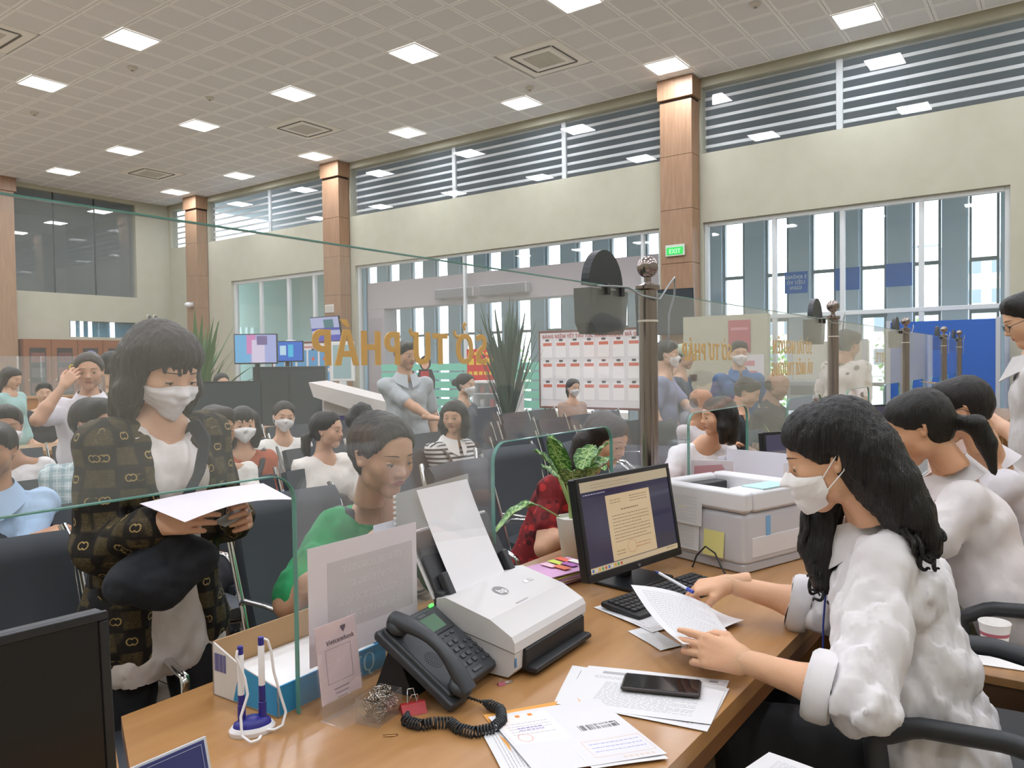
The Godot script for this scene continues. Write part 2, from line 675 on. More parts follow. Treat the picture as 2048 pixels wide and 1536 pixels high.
func air_conditioners() -> void:
	var body := mat("f2f0ec", 0.5)
	var dark := mat("6d6b68", 0.7)
	for a in [[-7.0, -10.67, "ceiling air-conditioning cassette above the entrance doors beside the wooden pillar"], [-13.0, -10.67, "ceiling air-conditioning cassette between the wooden pillars and the middle row of lights"], [-19.0, -10.67, "ceiling air-conditioning cassette farthest down the hall toward the cabinets"], [-13.0, -4.73, "ceiling air-conditioning cassette in the next bay, away from the windows"]]:
		var o := thing("air_conditioner", a[2], "air conditioner", Vector3(a[0], CEIL, a[1]))
		var m := MB.new()
		m.box(Vector3(0, -0.012, 0), Vector3(1.12, 0.034, 1.12), 0.012)
		part("panel", m, body, o)
		var s := MB.new()
		for k in 4:
			s.T = Transform3D(Basis(Vector3.UP, k * PI / 2), Vector3.ZERO)
			var arc := []
			for i in 9:
				var th := -0.75 + 1.5 * i / 8.0
				arc.append(Vector3(sin(th) * 0.46 / maxf(cos(th), 0.76) * 0.92, -0.032, 0.40))
			s.tube(arc, 0.02, 6, true, 0.4)
		part("air_slot", s, dark, o)
		var ins := MB.new()
		ins.box(Vector3(0, -0.03, 0), Vector3(0.7, 0.016, 0.7), 0.006)
		part("inner_frame", ins, body, o)
		var gm := MB.new()
		gm.box(Vector3(0, -0.036, 0), Vector3(0.52, 0.006, 0.52))
		var gr := part("return_grille", gm, mat("c9c6c0", 0.7), o)
		var bars := MB.new()
		for i in 16:
			bars.box(Vector3(-0.24 + 0.032 * i, -0.041, 0), Vector3(0.01, 0.006, 0.5))
		part("grille_bars", bars, mat("dedbd5", 0.6), gr)
	for a in [[-16.29, -6.81], [-12.62, -6.8], [-7.95, -11.64], [-3.6, -10.9], [-12.9, -8.4]]:
		var o := thing("smoke_detector", "small round detector on the ceiling tiles", "smoke detector", Vector3(a[0], CEIL, a[1]), 0.0, "round ceiling detectors")
		var m := MB.new()
		m.lathe([Vector2(0.0, -0.05), Vector2(0.05, -0.048), Vector2(0.06, -0.035), Vector2(0.075, -0.012), Vector2(0.08, 0.0)], 20)
		part("housing", m, mat("cfcac1", 0.5), o)
		var b := MB.new()
		b.lathe([Vector2(0.0, -0.062), Vector2(0.02, -0.06), Vector2(0.022, -0.048)], 12)
		part("sensor_cap", b, mat("8a8781", 0.5), o)

func wall(m: MB, x0: float, x1: float, y0: float, y1: float) -> void:
	m.bx(x0, x1, y0, y1, ZW - 0.25, ZW)

func room_shell() -> void:
	# floor of wood-look planks
	var fl := structure("floor", "light wood plank floor")
	var base := MB.new()
	base.bx(XL - 0.3, 7.3, -0.2, -0.012, -20.0, 8.3)
	part("floor_slab", base, mat("6b5844", 0.9), fl)
	var tones := []
	for k in 4:
		var m := wood_mat(["94836d", "9a8a75", "8c7c68", "a3947f"][k], ["b3a28b", "b6a690", "a8977f", "bbac97"][k], Vector3(0.5, 0.5, 5.0), 0.4, 20 + k)
		tones.append(m)
	var pl := MB.new()
	pl.box(Vector3.ZERO, Vector3(1.194, 0.012, 0.194), 0.002)
	var pm := pl.mesh()
	rng.seed = 5
	var rest := []
	var near := []
	for j in range(-70, 41):
		for i in range(-19, 7):
			var at := Vector3(i * 1.2 + 0.6 * (j & 1) + 0.15 * (j % 3), -0.006, j * 0.2)
			if at.x < XL or at.x > 6.5:
				continue
			if at.x < -1.7 and at.x > -6.5 and at.z < -0.6 and at.z > -8.5 and near.size() < 300:
				near.append(at)
			else:
				rest.append(at)
	for at in near:
		part("plank", pm, tones[rng.randi() % 4], fl, at)
	for k in 4:
		var mm := MultiMesh.new()
		mm.transform_format = MultiMesh.TRANSFORM_3D
		mm.mesh = pm
		var mine := []
		for i in rest.size():
			if i % 4 == k: mine.append(rest[i])
		mm.instance_count = mine.size()
		for i in mine.size():
			mm.set_instance_transform(i, Transform3D(Basis(), mine[i]))
		var mi := MultiMeshInstance3D.new()
		mi.multimesh = mm
		mi.material_override = tones[(k * 3 + 1) % 4]
		mi.name = "other_planks_%03d" % k if k else "other_planks"
		mi.set_meta("kind", "stuff")
		fl.add_child(mi)
	# window wall
	var w := MB.new()
	wall(w, XL - 0.3, 7.0, 6.31, CEIL + 0.03)
	wall(w, XL - 0.3, 7.0, 3.92, 5.14)
	wall(w, XL - 0.3, -19.43, 0, 3.92)
	wall(w, -19.43, -15.2, 0, 0.35)
	wall(w, -15.2, -14.3, 0, 3.92)
	wall(w, -6.16, -5.32, 0, 3.92)
	wall(w, -0.71, 7.0, 0, 3.92)
	for x in [[XL - 0.3, -22.5], [-21.2, -20.5], [-15.05, -14.42], [-6.0, -5.34]]:
		wall(w, x[0], x[1], 5.14, 6.31)
	var ws := structure("wall_front", "cream painted wall with high louvred windows")
	part("plaster", w, cream, ws)
	# left wall
	var l := MB.new()
	l.bx(XL - 0.25, XL, 0, CEIL + 0.03, -8.6, 8.3)
	l.bx(XL - 0.25, XL, 6.34, CEIL + 0.03, -12.15, -8.6)
	l.bx(XL - 0.25, XL, 2.83, 3.58, -12.15, -8.6)
	l.bx(XL - 0.25, XL, 0, 2.83, -10.2, -8.6)
	l.bx(XL - 0.25, XL, 0, 2.38, -12.08, -10.2)
	l.bx(XL - 0.25, XL, 2.38, 2.83, -12.15, -12.08)
	l.bx(XL - 0.25, XL, 0, CEIL + 0.03, ZW - 0.25, -12.15)
	var ls := structure("wall_left", "cream painted end wall behind the cabinets")
	part("plaster", l, cream, ls)
	var bk := MB.new()
	bk.bx(XL - 0.25, 7.25, 0, CEIL + 0.03, 4.5, 4.75)
	part("plaster", bk, cream, structure("wall_back", "cream painted wall behind the counters"))
	var rt := MB.new()
	rt.bx(5.0, 5.25, 0, CEIL + 0.03, ZW - 0.25, 4.5)
	part("plaster", rt, cream, structure("wall_right", "cream painted side wall"))
	columns()
	windows()
	outside()

func columns() -> void:
	for c in [-5.67, -14.75, -20.82]:
		var s := structure("column", "square pillar clad in wood veneer panels")
		var core := MB.new()
		core.bx(c - 0.285, c + 0.285, 0, 6.1, ZW - 0.1, ZW + 0.335)
		part("core", core, mat("3a2c20", 0.9), s)
		var y := 0.35
		while y < 6.05:
			var y1 := minf(y + 0.944, 6.08)
			var m := MB.new()
			m.bx(c - 0.3, c + 0.3, y, y1, ZW + 0.02, ZW + 0.35, 0.003)
			part("veneer_panel", m, wood_column, s)
			y = y1 + 0.006
		var k := MB.new()
		k.bx(c - 0.335, c + 0.335, 6.09, CEIL, ZW + 0.0, ZW + 0.385, 0.006)
		k.bx(c - 0.335, c + 0.335, 0, 0.34, ZW + 0.0, ZW + 0.385, 0.006)
		part("cap_and_plinth", k, wood_column, s)
	var s := structure("column", "square pillar clad in wood veneer panels")
	var m := MB.new()
	m.bx(XL - 0.1, XL + 0.35, 0, 6.1, -8.75, -8.1, 0.004)
	m.bx(XL - 0.1, XL + 0.4, 6.1, CEIL, -8.8, -8.05, 0.004)
	part("veneer_panel", m, wood_column, s)

func frame_rect(m: MB, x0: float, x1: float, y0: float, y1: float, z: float, xs: Array, ys: Array, w := 0.07, d := 0.09) -> void:
	m.bx(x0, x0 + w, y0, y1, z - d, z, 0.006)
	m.bx(x1 - w, x1, y0, y1, z - d, z, 0.006)
	m.bx(x0 + w, x1 - w, y1 - w, y1, z - d, z, 0.006)
	m.bx(x0 + w, x1 - w, y0, y0 + w, z - d, z, 0.006)
	for x in xs: m.bx(x - w * 0.5, x + w * 0.5, y0 + w, y1 - w, z - d, z, 0.006)
	for y in ys: m.bx(x0 + w, x1 - w, y - w * 0.5, y + w * 0.5, z - d - 0.004, z + 0.004, 0.006)

func panes(s: Node3D, xs: Array, ys: Array, z: float, m: Material) -> void:
	for i in xs.size() - 1:
		for j in ys.size() - 1:
			var g := MB.new()
			g.bx(xs[i], xs[i + 1], ys[j], ys[j + 1], z - 0.006, z)
			part("pane", g, m, s)

func windows() -> void:
	var white := mat("d5dadb", 0.45)
	var slat := mat("d9dcdc", 0.6)
	var n := 0
	for span in [[-22.5, -21.2, [], []], [-20.5, -15.05, [-17.8], [-19.2, -16.4]], [-14.42, -6.0, [-11.2, -8.3], [-12.8, -9.75, -7.2]], [-5.34, 7.0, [-3.05, 0.4, 3.4], [-4.1, -2.05]]]:
		n += 1
		var s := structure("window_%d" % n, "high window band with pale horizontal louvres behind the glass")
		var xs: Array = [span[0]] + span[3] + [span[1]]
		for i in xs.size() - 1:
			var g := MB.new()
			g.bx(xs[i] + 0.004, xs[i + 1] - 0.004, 5.14, 6.31, ZW - 0.09, ZW - 0.08)
			part("pane", g, glass_mat("b9c8d0", 0.06), s)
		for k in 7:
			var y := 5.14 + 1.17 * (0.135 + 0.1445 * k)
			var b := MB.new()
			b.bx(span[0], span[1], y - 0.028, y + 0.028, ZW - 0.215, ZW - 0.195, 0.004)
			part("louvre_slat", b, slat, s)
		for x in span[2]:
			var b := MB.new()
			b.bx(x - 0.05, x + 0.05, 5.14, 6.31, ZW - 0.19, ZW - 0.14, 0.005)
			part("mullion", b, slat, s)
	# tall window over the benches, by the pillar
	var s := structure("window_5", "tall aluminium window with four lights")
	var f := MB.new()
	frame_rect(f, -5.32, -0.71, 0.05, 3.92, ZW - 0.08, [-4.09, -3.0, -1.86], [2.2])
	part("window_frame", f, white, s)
	panes(s, [-5.25, -4.12, -3.03, -1.89, -0.78], [0.12, 2.17, 3.85], ZW - 0.12, pane)
	s = structure("window_6", "tall aluminium window behind the notice board")
	f = MB.new()
	frame_rect(f, -19.43, -15.2, 0.35, 3.92, ZW - 0.08, [-18.2, -17.0, -15.95], [2.07], 0.1)
	part("window_frame", f, white, s)
	panes(s, [-19.36, -18.23, -17.03, -15.98, -15.27], [0.42, 2.04, 3.85], ZW - 0.12, pane)
	s = structure("window_7", "wide glazed entrance front")
	f = MB.new()
	frame_rect(f, -14.3, -6.16, 0.0, 3.92, ZW - 0.08, [-10.9, -6.55], [], 0.06)
	part("window_frame", f, white, s)
	panes(s, [-14.24, -10.92, -6.57, -6.2], [0.02, 3.86], ZW - 0.12, pane)
	# grey-mauve portal of the entrance with two air curtains
	var pt := structure("trim_1", "grey mauve portal around the entrance doors")
	var p := MB.new()
	p.bx(-14.2, -6.2, 2.84, 3.5, ZW - 0.75, ZW - 0.3, 0.01)
	p.bx(-14.2, -13.62, 0, 2.84, ZW - 0.75, ZW - 0.3, 0.01)
	part("portal", p, mat("b3a9ad", 0.6), pt)
	for x in [[-11.85, -10.68, "nearer the wooden pillar"], [-10.55, -9.25, "nearer the notice board"]]:
		var o := thing("air_curtain", "long grey slatted air curtain over the entrance doors, " + x[2], "air curtain", Vector3((x[0] + x[1]) * 0.5, 3.05, ZW - 0.3))
		var hw: float = (x[1] - x[0]) * 0.5
		var m := MB.new()
		m.bx(-hw, hw, -0.1, 0.13, -0.01, 0.17, 0.03)
		part("housing", m, mat("b8b6ba", 0.5), o)
		for k in 9:
			var b := MB.new()
			b.bx(-hw + 0.04, hw - 0.04, -0.08 + 0.022 * k, -0.07 + 0.022 * k, 0.165, 0.178)
			part("slat", b, mat("7d7c80", 0.5), o)
	# end wall: the dark clerestory and a small strip window
	s = structure("window_8", "large dark high window in the end wall")
	var zs := [-12.15, -11.0, -9.9, -8.6]
	for i in 3:
		var g := MB.new()
		g.bx(XL - 0.12, XL - 0.11, 3.58, 6.34, zs[i] + 0.005, zs[i + 1] - 0.005)
		part("pane", g, glass_mat("9fb4bd", 0.1), s)
	f = MB.new()
	for i in [1, 2]: f.bx(XL - 0.15, XL - 0.1, 3.58, 6.34, zs[i] - 0.012, zs[i] + 0.012)
	part("mullion", f, mat("2b2f33", 0.5), s)
	var dk := MB.new()
	dk.bx(XL - 5.4, XL - 5.3, 3.3, 6.7, -12.6, -8.2)
	dk.bx(XL - 5.4, XL - 0.25, 3.2, 3.3, -12.6, -8.2)
	dk.bx(XL - 5.4, XL - 0.25, 6.6, 6.7, -12.6, -8.2)
	dk.bx(XL - 5.4, XL - 0.25, 3.2, 6.7, -12.65, -12.55)
	dk.bx(XL - 5.4, XL - 0.25, 3.2, 6.7, -8.25, -8.15)
	part("room_behind", dk, mat("a5a7a6", 0.9), s)
	s = structure("window_9", "narrow strip window with vertical blinds in the end wall")
	var g := MB.new()
	g.bx(XL - 0.12, XL - 0.11, 2.38, 2.83, -12.08, -10.2)
	part("pane", g, glass_mat("5fb4d6", 0.22), s)
	for z in [[-12.08, -11.55], [-11.4, -10.9], [-10.78, -10.66], [-10.55, -10.45], [-10.3, -10.2]]:
		var b := MB.new()
		b.bx(XL - 0.2, XL - 0.17, 2.38, 2.83, z[0], z[1])
		part("blind_slat", b, mat("3b444a", 0.8), s)

func outside() -> void:
	var grey := mat("c0d3e2", 0.8)
	# dark roof void behind the high windows, over the lobby
	var a := MB.new()
	a.bx(XL - 0.3, 7.3, 4.55, 4.75, -17.2, ZW - 0.25)
	a.bx(XL - 0.3, 7.3, 6.6, 6.8, -17.2, ZW - 0.22)
	part("roof_slab", a, mat("a9b2b4", 0.9), structure("roof_lobby", "slab over the glazed lobby"))
	a = MB.new()
	a.bx(XL - 0.3, 7.3, 4.75, 6.6, -17.2, -17.1)
	part("back_wall", a, mat("a9abaa", 0.9), structure("wall_roof_void", "grey concrete wall of the roof void behind the louvres"))
	var s := structure("wall_colonnade", "row of grey concrete piers beyond the windows")
	var k := 0
	var x := 3.83
	while x > -24.0:
		var m := MB.new()
		m.bx(x - 0.21, x + 0.21, 0, 4.55, -16.6, -16.4, 0.01)
		part("pier", m, grey, s)
		var f := MB.new()
		for y in [0.06, 0.95, 2.3, 3.25]:
			f.bx(x - 0.7, x - 0.23, y - 0.035, y + 0.035, -16.55, -16.47)
		f.bx(x - 0.27, x - 0.23, 0, 4.55, -16.56, -16.46)
		f.bx(x - 0.70, x - 0.66, 0, 4.55, -16.56, -16.46)
		part("glazing_bar", f, mat("7f8c90", 0.5), s)
		x -= 0.93
		k += 1
	var g := MB.new()
	g.bx(-120, 60, -0.3, -0.15, -160, -16.8)
	part("paving", g, mat("c9c9c0", 0.9), structure("ground_outside", "pale paving outside"))
	# teal wall of the wing seen through the window by the notice board
	var t := MB.new()
	t.bx(-23.0, -17.6, 0, 4.55, -15.4, -15.2)
	part("plaster", t, mat("a9ccca", 0.8), structure("wall_lobby_side", "pale teal wall in the lobby"))
	# hedge and trees
	rng.seed = 11
	for i in 14:
		var px := -18.0 + i * 2.3 + rng.randf_range(-0.1, 0.1)
		var pz := -23.0 - rng.randf_range(0, 5.0)
		var hgt := rng.randf_range(1.7, 2.8)
		var o := thing("shrub", "leafy green garden shrub growing outside beyond the windows", "shrub", Vector3(px, -0.15, pz), 0.0, "shrubs outside the windows")
		foliage(o, Vector3(0, hgt * 0.55, 0), Vector3(1.1, hgt * 0.55, 0.9), 420, 0.16, mat(["7fa64f", "6b9648", "8db65c"][i % 3], 0.7))
		var st := MB.new()
		st.tube([Vector3(0, 0, 0), Vector3(0.03, hgt * 0.5, 0)], [0.05, 0.02], 6)
		part("stem", st, mat("5b4a36", 0.9), o)
	for b in [[-6.5, -95.0, 9.0, 13.0, "cream tower block far outside the tall window"], [-19.0, -80.0, 12.0, 7.0, "low cream building far outside the tall window"]]:
		var o := thing("building", b[4], "building", Vector3(b[0], -0.15, b[1]))
		var m := MB.new()
		m.box(Vector3(0, b[3] * 0.5, 0), Vector3(b[2], b[3], 8), 0.05)
		part("wall", m, mat("d6d0c2", 0.9), o)
		for r in int(b[3] / 3.0):
			for q in int(b[2] / 2.0):
				var wn := MB.new()
				wn.box(Vector3(-b[2] * 0.5 + 1.1 + q * 2.0, 1.8 + r * 3.0, 4.0), Vector3(1.1, 1.4, 0.1))
				part("window", wn, mat("6f7a80", 0.3), o)
	var o := thing("street_lamp", "tall thin street lamp outside the tall window", "lamp", Vector3(-7.1, -0.15, -50.0))
	var m := MB.new()
	m.tube([Vector3(0, 0, 0), Vector3(0, 8.0, 0)], [0.12, 0.06], 8)
	part("pole", m, mat("8d9294", 0.6), o)
	m = MB.new()
	m.box(Vector3(-0.5, 8.05, 0), Vector3(1.2, 0.12, 0.3), 0.04)
	m.box(Vector3(0.5, 8.05, 0), Vector3(1.2, 0.12, 0.3), 0.04)
	part("lamp_head", m, mat("8d9294", 0.6), o)

# leaf cards as small bent diamonds scattered in an ellipsoid
func foliage(o: Node3D, c: Vector3, r: Vector3, count: int, size: float, m: Material) -> void:
	var f := MB.new()
	for i in count:
		var d := Vector3(rng.randfn(), rng.randfn(), rng.randfn()).normalized() * pow(rng.randf(), 0.33)
		var at := c + d * r
		var u := Vector3(rng.randfn(), rng.randfn() * 0.5, rng.randfn()).normalized() * size * rng.randf_range(0.6, 1.2)
		var w := u.cross(Vector3(rng.randfn(), rng.randfn(), rng.randfn())).normalized() * size * 0.4
		var nr := u.cross(w).normalized()
		var a := f.p(at, nr); var b := f.p(at + u * 0.5 + w, nr); var e := f.p(at + u, nr); var g := f.p(at + u * 0.5 - w, nr)
		f.q(a, b, e, g)
	part("foliage", f, m, o)

# ---------------------------------------------------------------- people
var wrinkle := FastNoiseLite.new()
var strand := FastNoiseLite.new()
var folds := FastNoiseLite.new()

func people_setup() -> void:
	wrinkle.noise_type = FastNoiseLite.TYPE_SIMPLEX_SMOOTH
	wrinkle.frequency = 1.0
	wrinkle.fractal_octaves = 2
	wrinkle.seed = 4
	strand.noise_type = FastNoiseLite.TYPE_SIMPLEX_SMOOTH
	strand.frequency = 1.0
	strand.fractal_octaves = 2
	strand.seed = 9
	folds.noise_type = FastNoiseLite.TYPE_SIMPLEX_SMOOTH
	folds.fractal_type = FastNoiseLite.FRACTAL_RIDGED
	folds.frequency = 1.0
	folds.fractal_octaves = 2
	folds.seed = 23

var skins := {}
func skin(c: String) -> StandardMaterial3D:
	if not skins.has(c):
		var m := StandardMaterial3D.new()
		m.albedo_color = hex(c)
		m.roughness = 0.5
		m.subsurf_scatter_enabled = true
		m.subsurf_scatter_strength = 0.12
		m.heightmap_enabled = true
		m.heightmap_texture = noise_shared("skin", 0.08)
		m.heightmap_scale = 0.03
		m.uv1_triplanar = true
		m.uv1_scale = Vector3.ONE * 9.0
		skins[c] = m
	return skins[c]

var shared := {}
func noise_shared(key: String, freq: float) -> NoiseTexture2D:
	if not shared.has(key):
		shared[key] = noise_tex(freq, 256, FastNoiseLite.TYPE_SIMPLEX_SMOOTH, null, 3, 31)
	return shared[key]

var cloths := {}
func cloth(c: String, rough := 0.85) -> StandardMaterial3D:
	if not cloths.has(c):
		var m := StandardMaterial3D.new()
		m.albedo_color = hex(c)
		m.roughness = rough
		m.heightmap_enabled = true
		m.heightmap_texture = noise_shared("cloth", 0.03)
		m.heightmap_scale = 0.22
		m.uv1_triplanar = true
		m.uv1_scale = Vector3(2.2, 1.5, 2.2)
		m.rim_enabled = true
		m.rim = 0.15
		cloths[c] = m
	return cloths[c]

func pattern_cloth(im: Image, sc: float) -> StandardMaterial3D:
	var m := StandardMaterial3D.new()
	m.albedo_texture = ImageTexture.create_from_image(im)
	m.uv1_triplanar = true
	m.uv1_scale = Vector3.ONE * sc
	m.uv1_triplanar_sharpness = 6.0
	m.roughness = 0.85
	return m

var hairs := {}
func hair_mat(c: String) -> StandardMaterial3D:
	if not hairs.has(c):
		var m := StandardMaterial3D.new()
		m.albedo_color = hex(c)
		m.roughness = 0.42
		m.heightmap_enabled = true
		m.heightmap_texture = noise_shared("hair", 0.06)
		m.heightmap_scale = 0.5
		m.uv1_triplanar = true
		m.uv1_scale = Vector3(20, 1.4, 20)
		hairs[c] = m
	return hairs[c]

func ik(a: Vector3, b: Vector3, l1: float, l2: float, hint: Vector3) -> Vector3:
	var d := b - a
	var L := clampf(d.length(), 0.02, (l1 + l2) * 0.999)
	var dir := d.normalized()
	var x := (l1 * l1 - l2 * l2 + L * L) / (2.0 * L)
	var h := sqrt(maxf(l1 * l1 - x * x, 0.0))
	var pp := (hint - dir * hint.dot(dir)).normalized()
	return a + dir * x + pp * h

# joints of a figure in the person's own axes: origin on the floor under the hips, +z forward, +x the person's left side
func skeleton(d: Dictionary) -> Dictionary:
	var s: float = d.get("s", 1.0)
	var man: bool = d.get("man", false)
	var sit: bool = d.get("sit", true)
	var lean := deg_to_rad(d.get("lean", 5.0))
	var side := deg_to_rad(d.get("side", 0.0))
	var hy: float = (0.53 + d.get("seat", 0.0)) if sit else 0.86 * s
	var S := Vector3(sin(side), cos(lean) * cos(side), sin(lean)).normalized()
	var J := {}
	J.hip = Vector3(0, hy, 0)
	J.S = S
	J.neck = J.hip + S * 0.495 * s
	J.chest = J.hip + S * 0.33 * s
	J.waist = J.hip + S * 0.15 * s
	var F := Vector3(0, -sin(lean), cos(lean))
	J.F = F
	var tw := deg_to_rad(d.get("twist", 0.0))
	var X := Vector3(cos(tw), 0, -sin(tw))
	J.X = X
	J.F = X.cross(S).normalized()
	var sw := (0.175 if man else 0.15) * s
	J.shL = J.neck - S * 0.075 * s + X * sw
	J.shR = J.neck - S * 0.075 * s - X * sw
	J.head = J.neck + (S * 0.6 + Vector3.UP * 0.4).normalized() * 0.168 * s + J.F * 0.022
	for e in [["L", 1.0], ["R", -1.0]]:
		var k: String = e[0]
		var q: float = e[1]
		J["hp" + k] = J.hip + Vector3(q * 0.085 * s, -0.02, 0)
		var kn: Vector3
		var an: Vector3
		if sit:
			kn = J["hp" + k] + Vector3(q * 0.04, 0.0, 0.41 * s)
			an = Vector3(kn.x, 0.08, kn.z - 0.03)
		else:
			kn = J["hp" + k] + Vector3(q * 0.01, -0.39 * s, 0.02)
			an = Vector3(kn.x, 0.08, kn.z - 0.03)
		J["kn" + k] = d.get("kn" + k, kn)
		J["an" + k] = d.get("an" + k, an)
		var sh: Vector3 = J["sh" + k]
		var wr: Vector3 = sh + Vector3(q * 0.06, -0.48 * s, 0.06)
		if sit:
			wr = J.hip + Vector3(q * 0.08, 0.10, 0.30)
		J["wr" + k] = wr
	for k in ["head", "neck", "shL", "shR", "wrL", "wrR", "hip", "waist", "chest"]:
		if d.has(k): J[k] = d[k]
	for e in [["L", 1.0], ["R", -1.0]]:
		var k: String = e[0]
		var u := 0.275 * s
		var f := 0.245 * s
		var sh: Vector3 = J["sh" + k]
		var to: Vector3 = J["wr" + k] - sh
		if to.length() > (u + f) * 0.998:
			J["wr" + k] = sh + to.normalized() * (u + f) * 0.998
		var hint: Vector3 = d.get("hint" + k, Vector3(e[1] * 0.5, -0.6, -0.7))
		J["el" + k] = d.get("el" + k, ik(sh, J["wr" + k], u, f, hint))
	return J

func head_basis(d: Dictionary) -> Basis:
	var y := deg_to_rad(d.get("hyaw", 0.0))
	var p := deg_to_rad(d.get("hpitch", 5.0))
	var r := deg_to_rad(d.get("hroll", 0.0))
	return Basis.from_euler(Vector3(p, y, r), EULER_ORDER_YXZ)

const CELL := {"body": [0.012, 0.018, 0.026], "head": [0.005, 0.0075, 0.011], "hair": [0.0065, 0.010, 0.014], "hand": [0.0042, 0.006, 0.009], "wear": [0.0105, 0.016, 0.024]}

func bounds(pts: Array, m: float) -> Array:
	var lo: Vector3 = pts[0]
	var hi: Vector3 = pts[0]
	for p in pts:
		lo = lo.min(p)
		hi = hi.max(p)
	return [lo - Vector3.ONE * m, hi + Vector3.ONE * m]

func surf(F: Field, from: Vector3, dir: Vector3, far := 0.16) -> float:
	# distance from `from` along dir to the outermost surface
	var t := far
	while t > 0.0:
		var w := (from + dir * t - F.o) / F.c
		var i := clampi(int(w.x), 0, F.nx - 2)
		var j := clampi(int(w.y), 0, F.ny - 2)
		var k := clampi(int(w.z), 0, F.nz - 2)
		var fx := w.x - i
		var fy := w.y - j
		var fz := w.z - k
		var b := k * F.nx * F.ny + j * F.nx + i
		var n2 := F.nx * F.ny
		var v00 := lerpf(F.f[b], F.f[b + 1], fx)
		var v10 := lerpf(F.f[b + F.nx], F.f[b + F.nx + 1], fx)
		var v01 := lerpf(F.f[b + n2], F.f[b + n2 + 1], fx)
		var v11 := lerpf(F.f[b + n2 + F.nx], F.f[b + n2 + F.nx + 1], fx)
		var v := lerpf(lerpf(v00, v10, fy), lerpf(v01, v11, fy), fz)
		if v < 0.0:
			return t
		t -= maxf(minf(v * 0.8, 0.02), 0.0012)
	return 0.0

func head_field(cell: float, man: bool, hs: float) -> Field:
	var F := Field.new(Vector3(-0.1, -0.16, -0.125) * hs, Vector3(0.1, 0.14, 0.13) * hs, cell)
	var j := 1.08 if man else 1.0
	var K := func(a: Vector3, b: Vector3, ra: float, rb: float, k: float, cut := false): F.cap(a * hs, b * hs, ra * hs, rb * hs, k * hs, cut)
	K.call(Vector3(0, 0.04, -0.034), Vector3(0, 0.044, 0.02), 0.08, 0.075, 0.02)
	K.call(Vector3(0, -0.01, -0.02), Vector3(0, -0.01, 0.03), 0.068, 0.064, 0.03)
	K.call(Vector3(0, -0.02, 0.032), Vector3(0, -0.082, 0.058), 0.06 * j, 0.03 * j, 0.03)
	K.call(Vector3(-0.042 * j, -0.06, 0.018), Vector3(0.042 * j, -0.06, 0.018), 0.028, 0.028, 0.03)
	for q in [-1.0, 1.0]:
		K.call(Vector3(q * 0.04, -0.02, 0.058), Vector3(q * 0.034, -0.03, 0.062), 0.028, 0.026, 0.02)
		K.call(Vector3(q * 0.036, 0.006, 0.113), Vector3(q * 0.03, 0.006, 0.113), 0.0165, 0.016, 0.014, true)
		K.call(Vector3(q * 0.010, -0.027, 0.099), Vector3(q * 0.011, -0.028, 0.095), 0.0085, 0.008, 0.006)
		K.call(Vector3(q * 0.081, 0.016, -0.016), Vector3(q * 0.0795, -0.018, -0.004), 0.0135, 0.0095, 0.006)
		K.call(Vector3(q * 0.086, 0.014, -0.01), Vector3(q * 0.084, -0.004, -0.004), 0.007, 0.005, 0.006, true)
	K.call(Vector3(-0.028, 0.03, 0.08), Vector3(0.028, 0.03, 0.08), 0.014, 0.014, 0.02)
	K.call(Vector3(0, 0.016, 0.092), Vector3(0, -0.023, 0.11), 0.0065, 0.0105, 0.012)
	K.call(Vector3(-0.016, -0.054, 0.088), Vector3(0.016, -0.054, 0.088), 0.0095, 0.0095, 0.012)
	K.call(Vector3(0, -0.09, 0.066), Vector3(0, -0.094, 0.064), 0.018 * j, 0.018 * j, 0.02)
	K.call(Vector3(0, -0.05, -0.02), Vector3(0, -0.16, -0.04), 0.05 * j, 0.05 * j, 0.02)
	return F

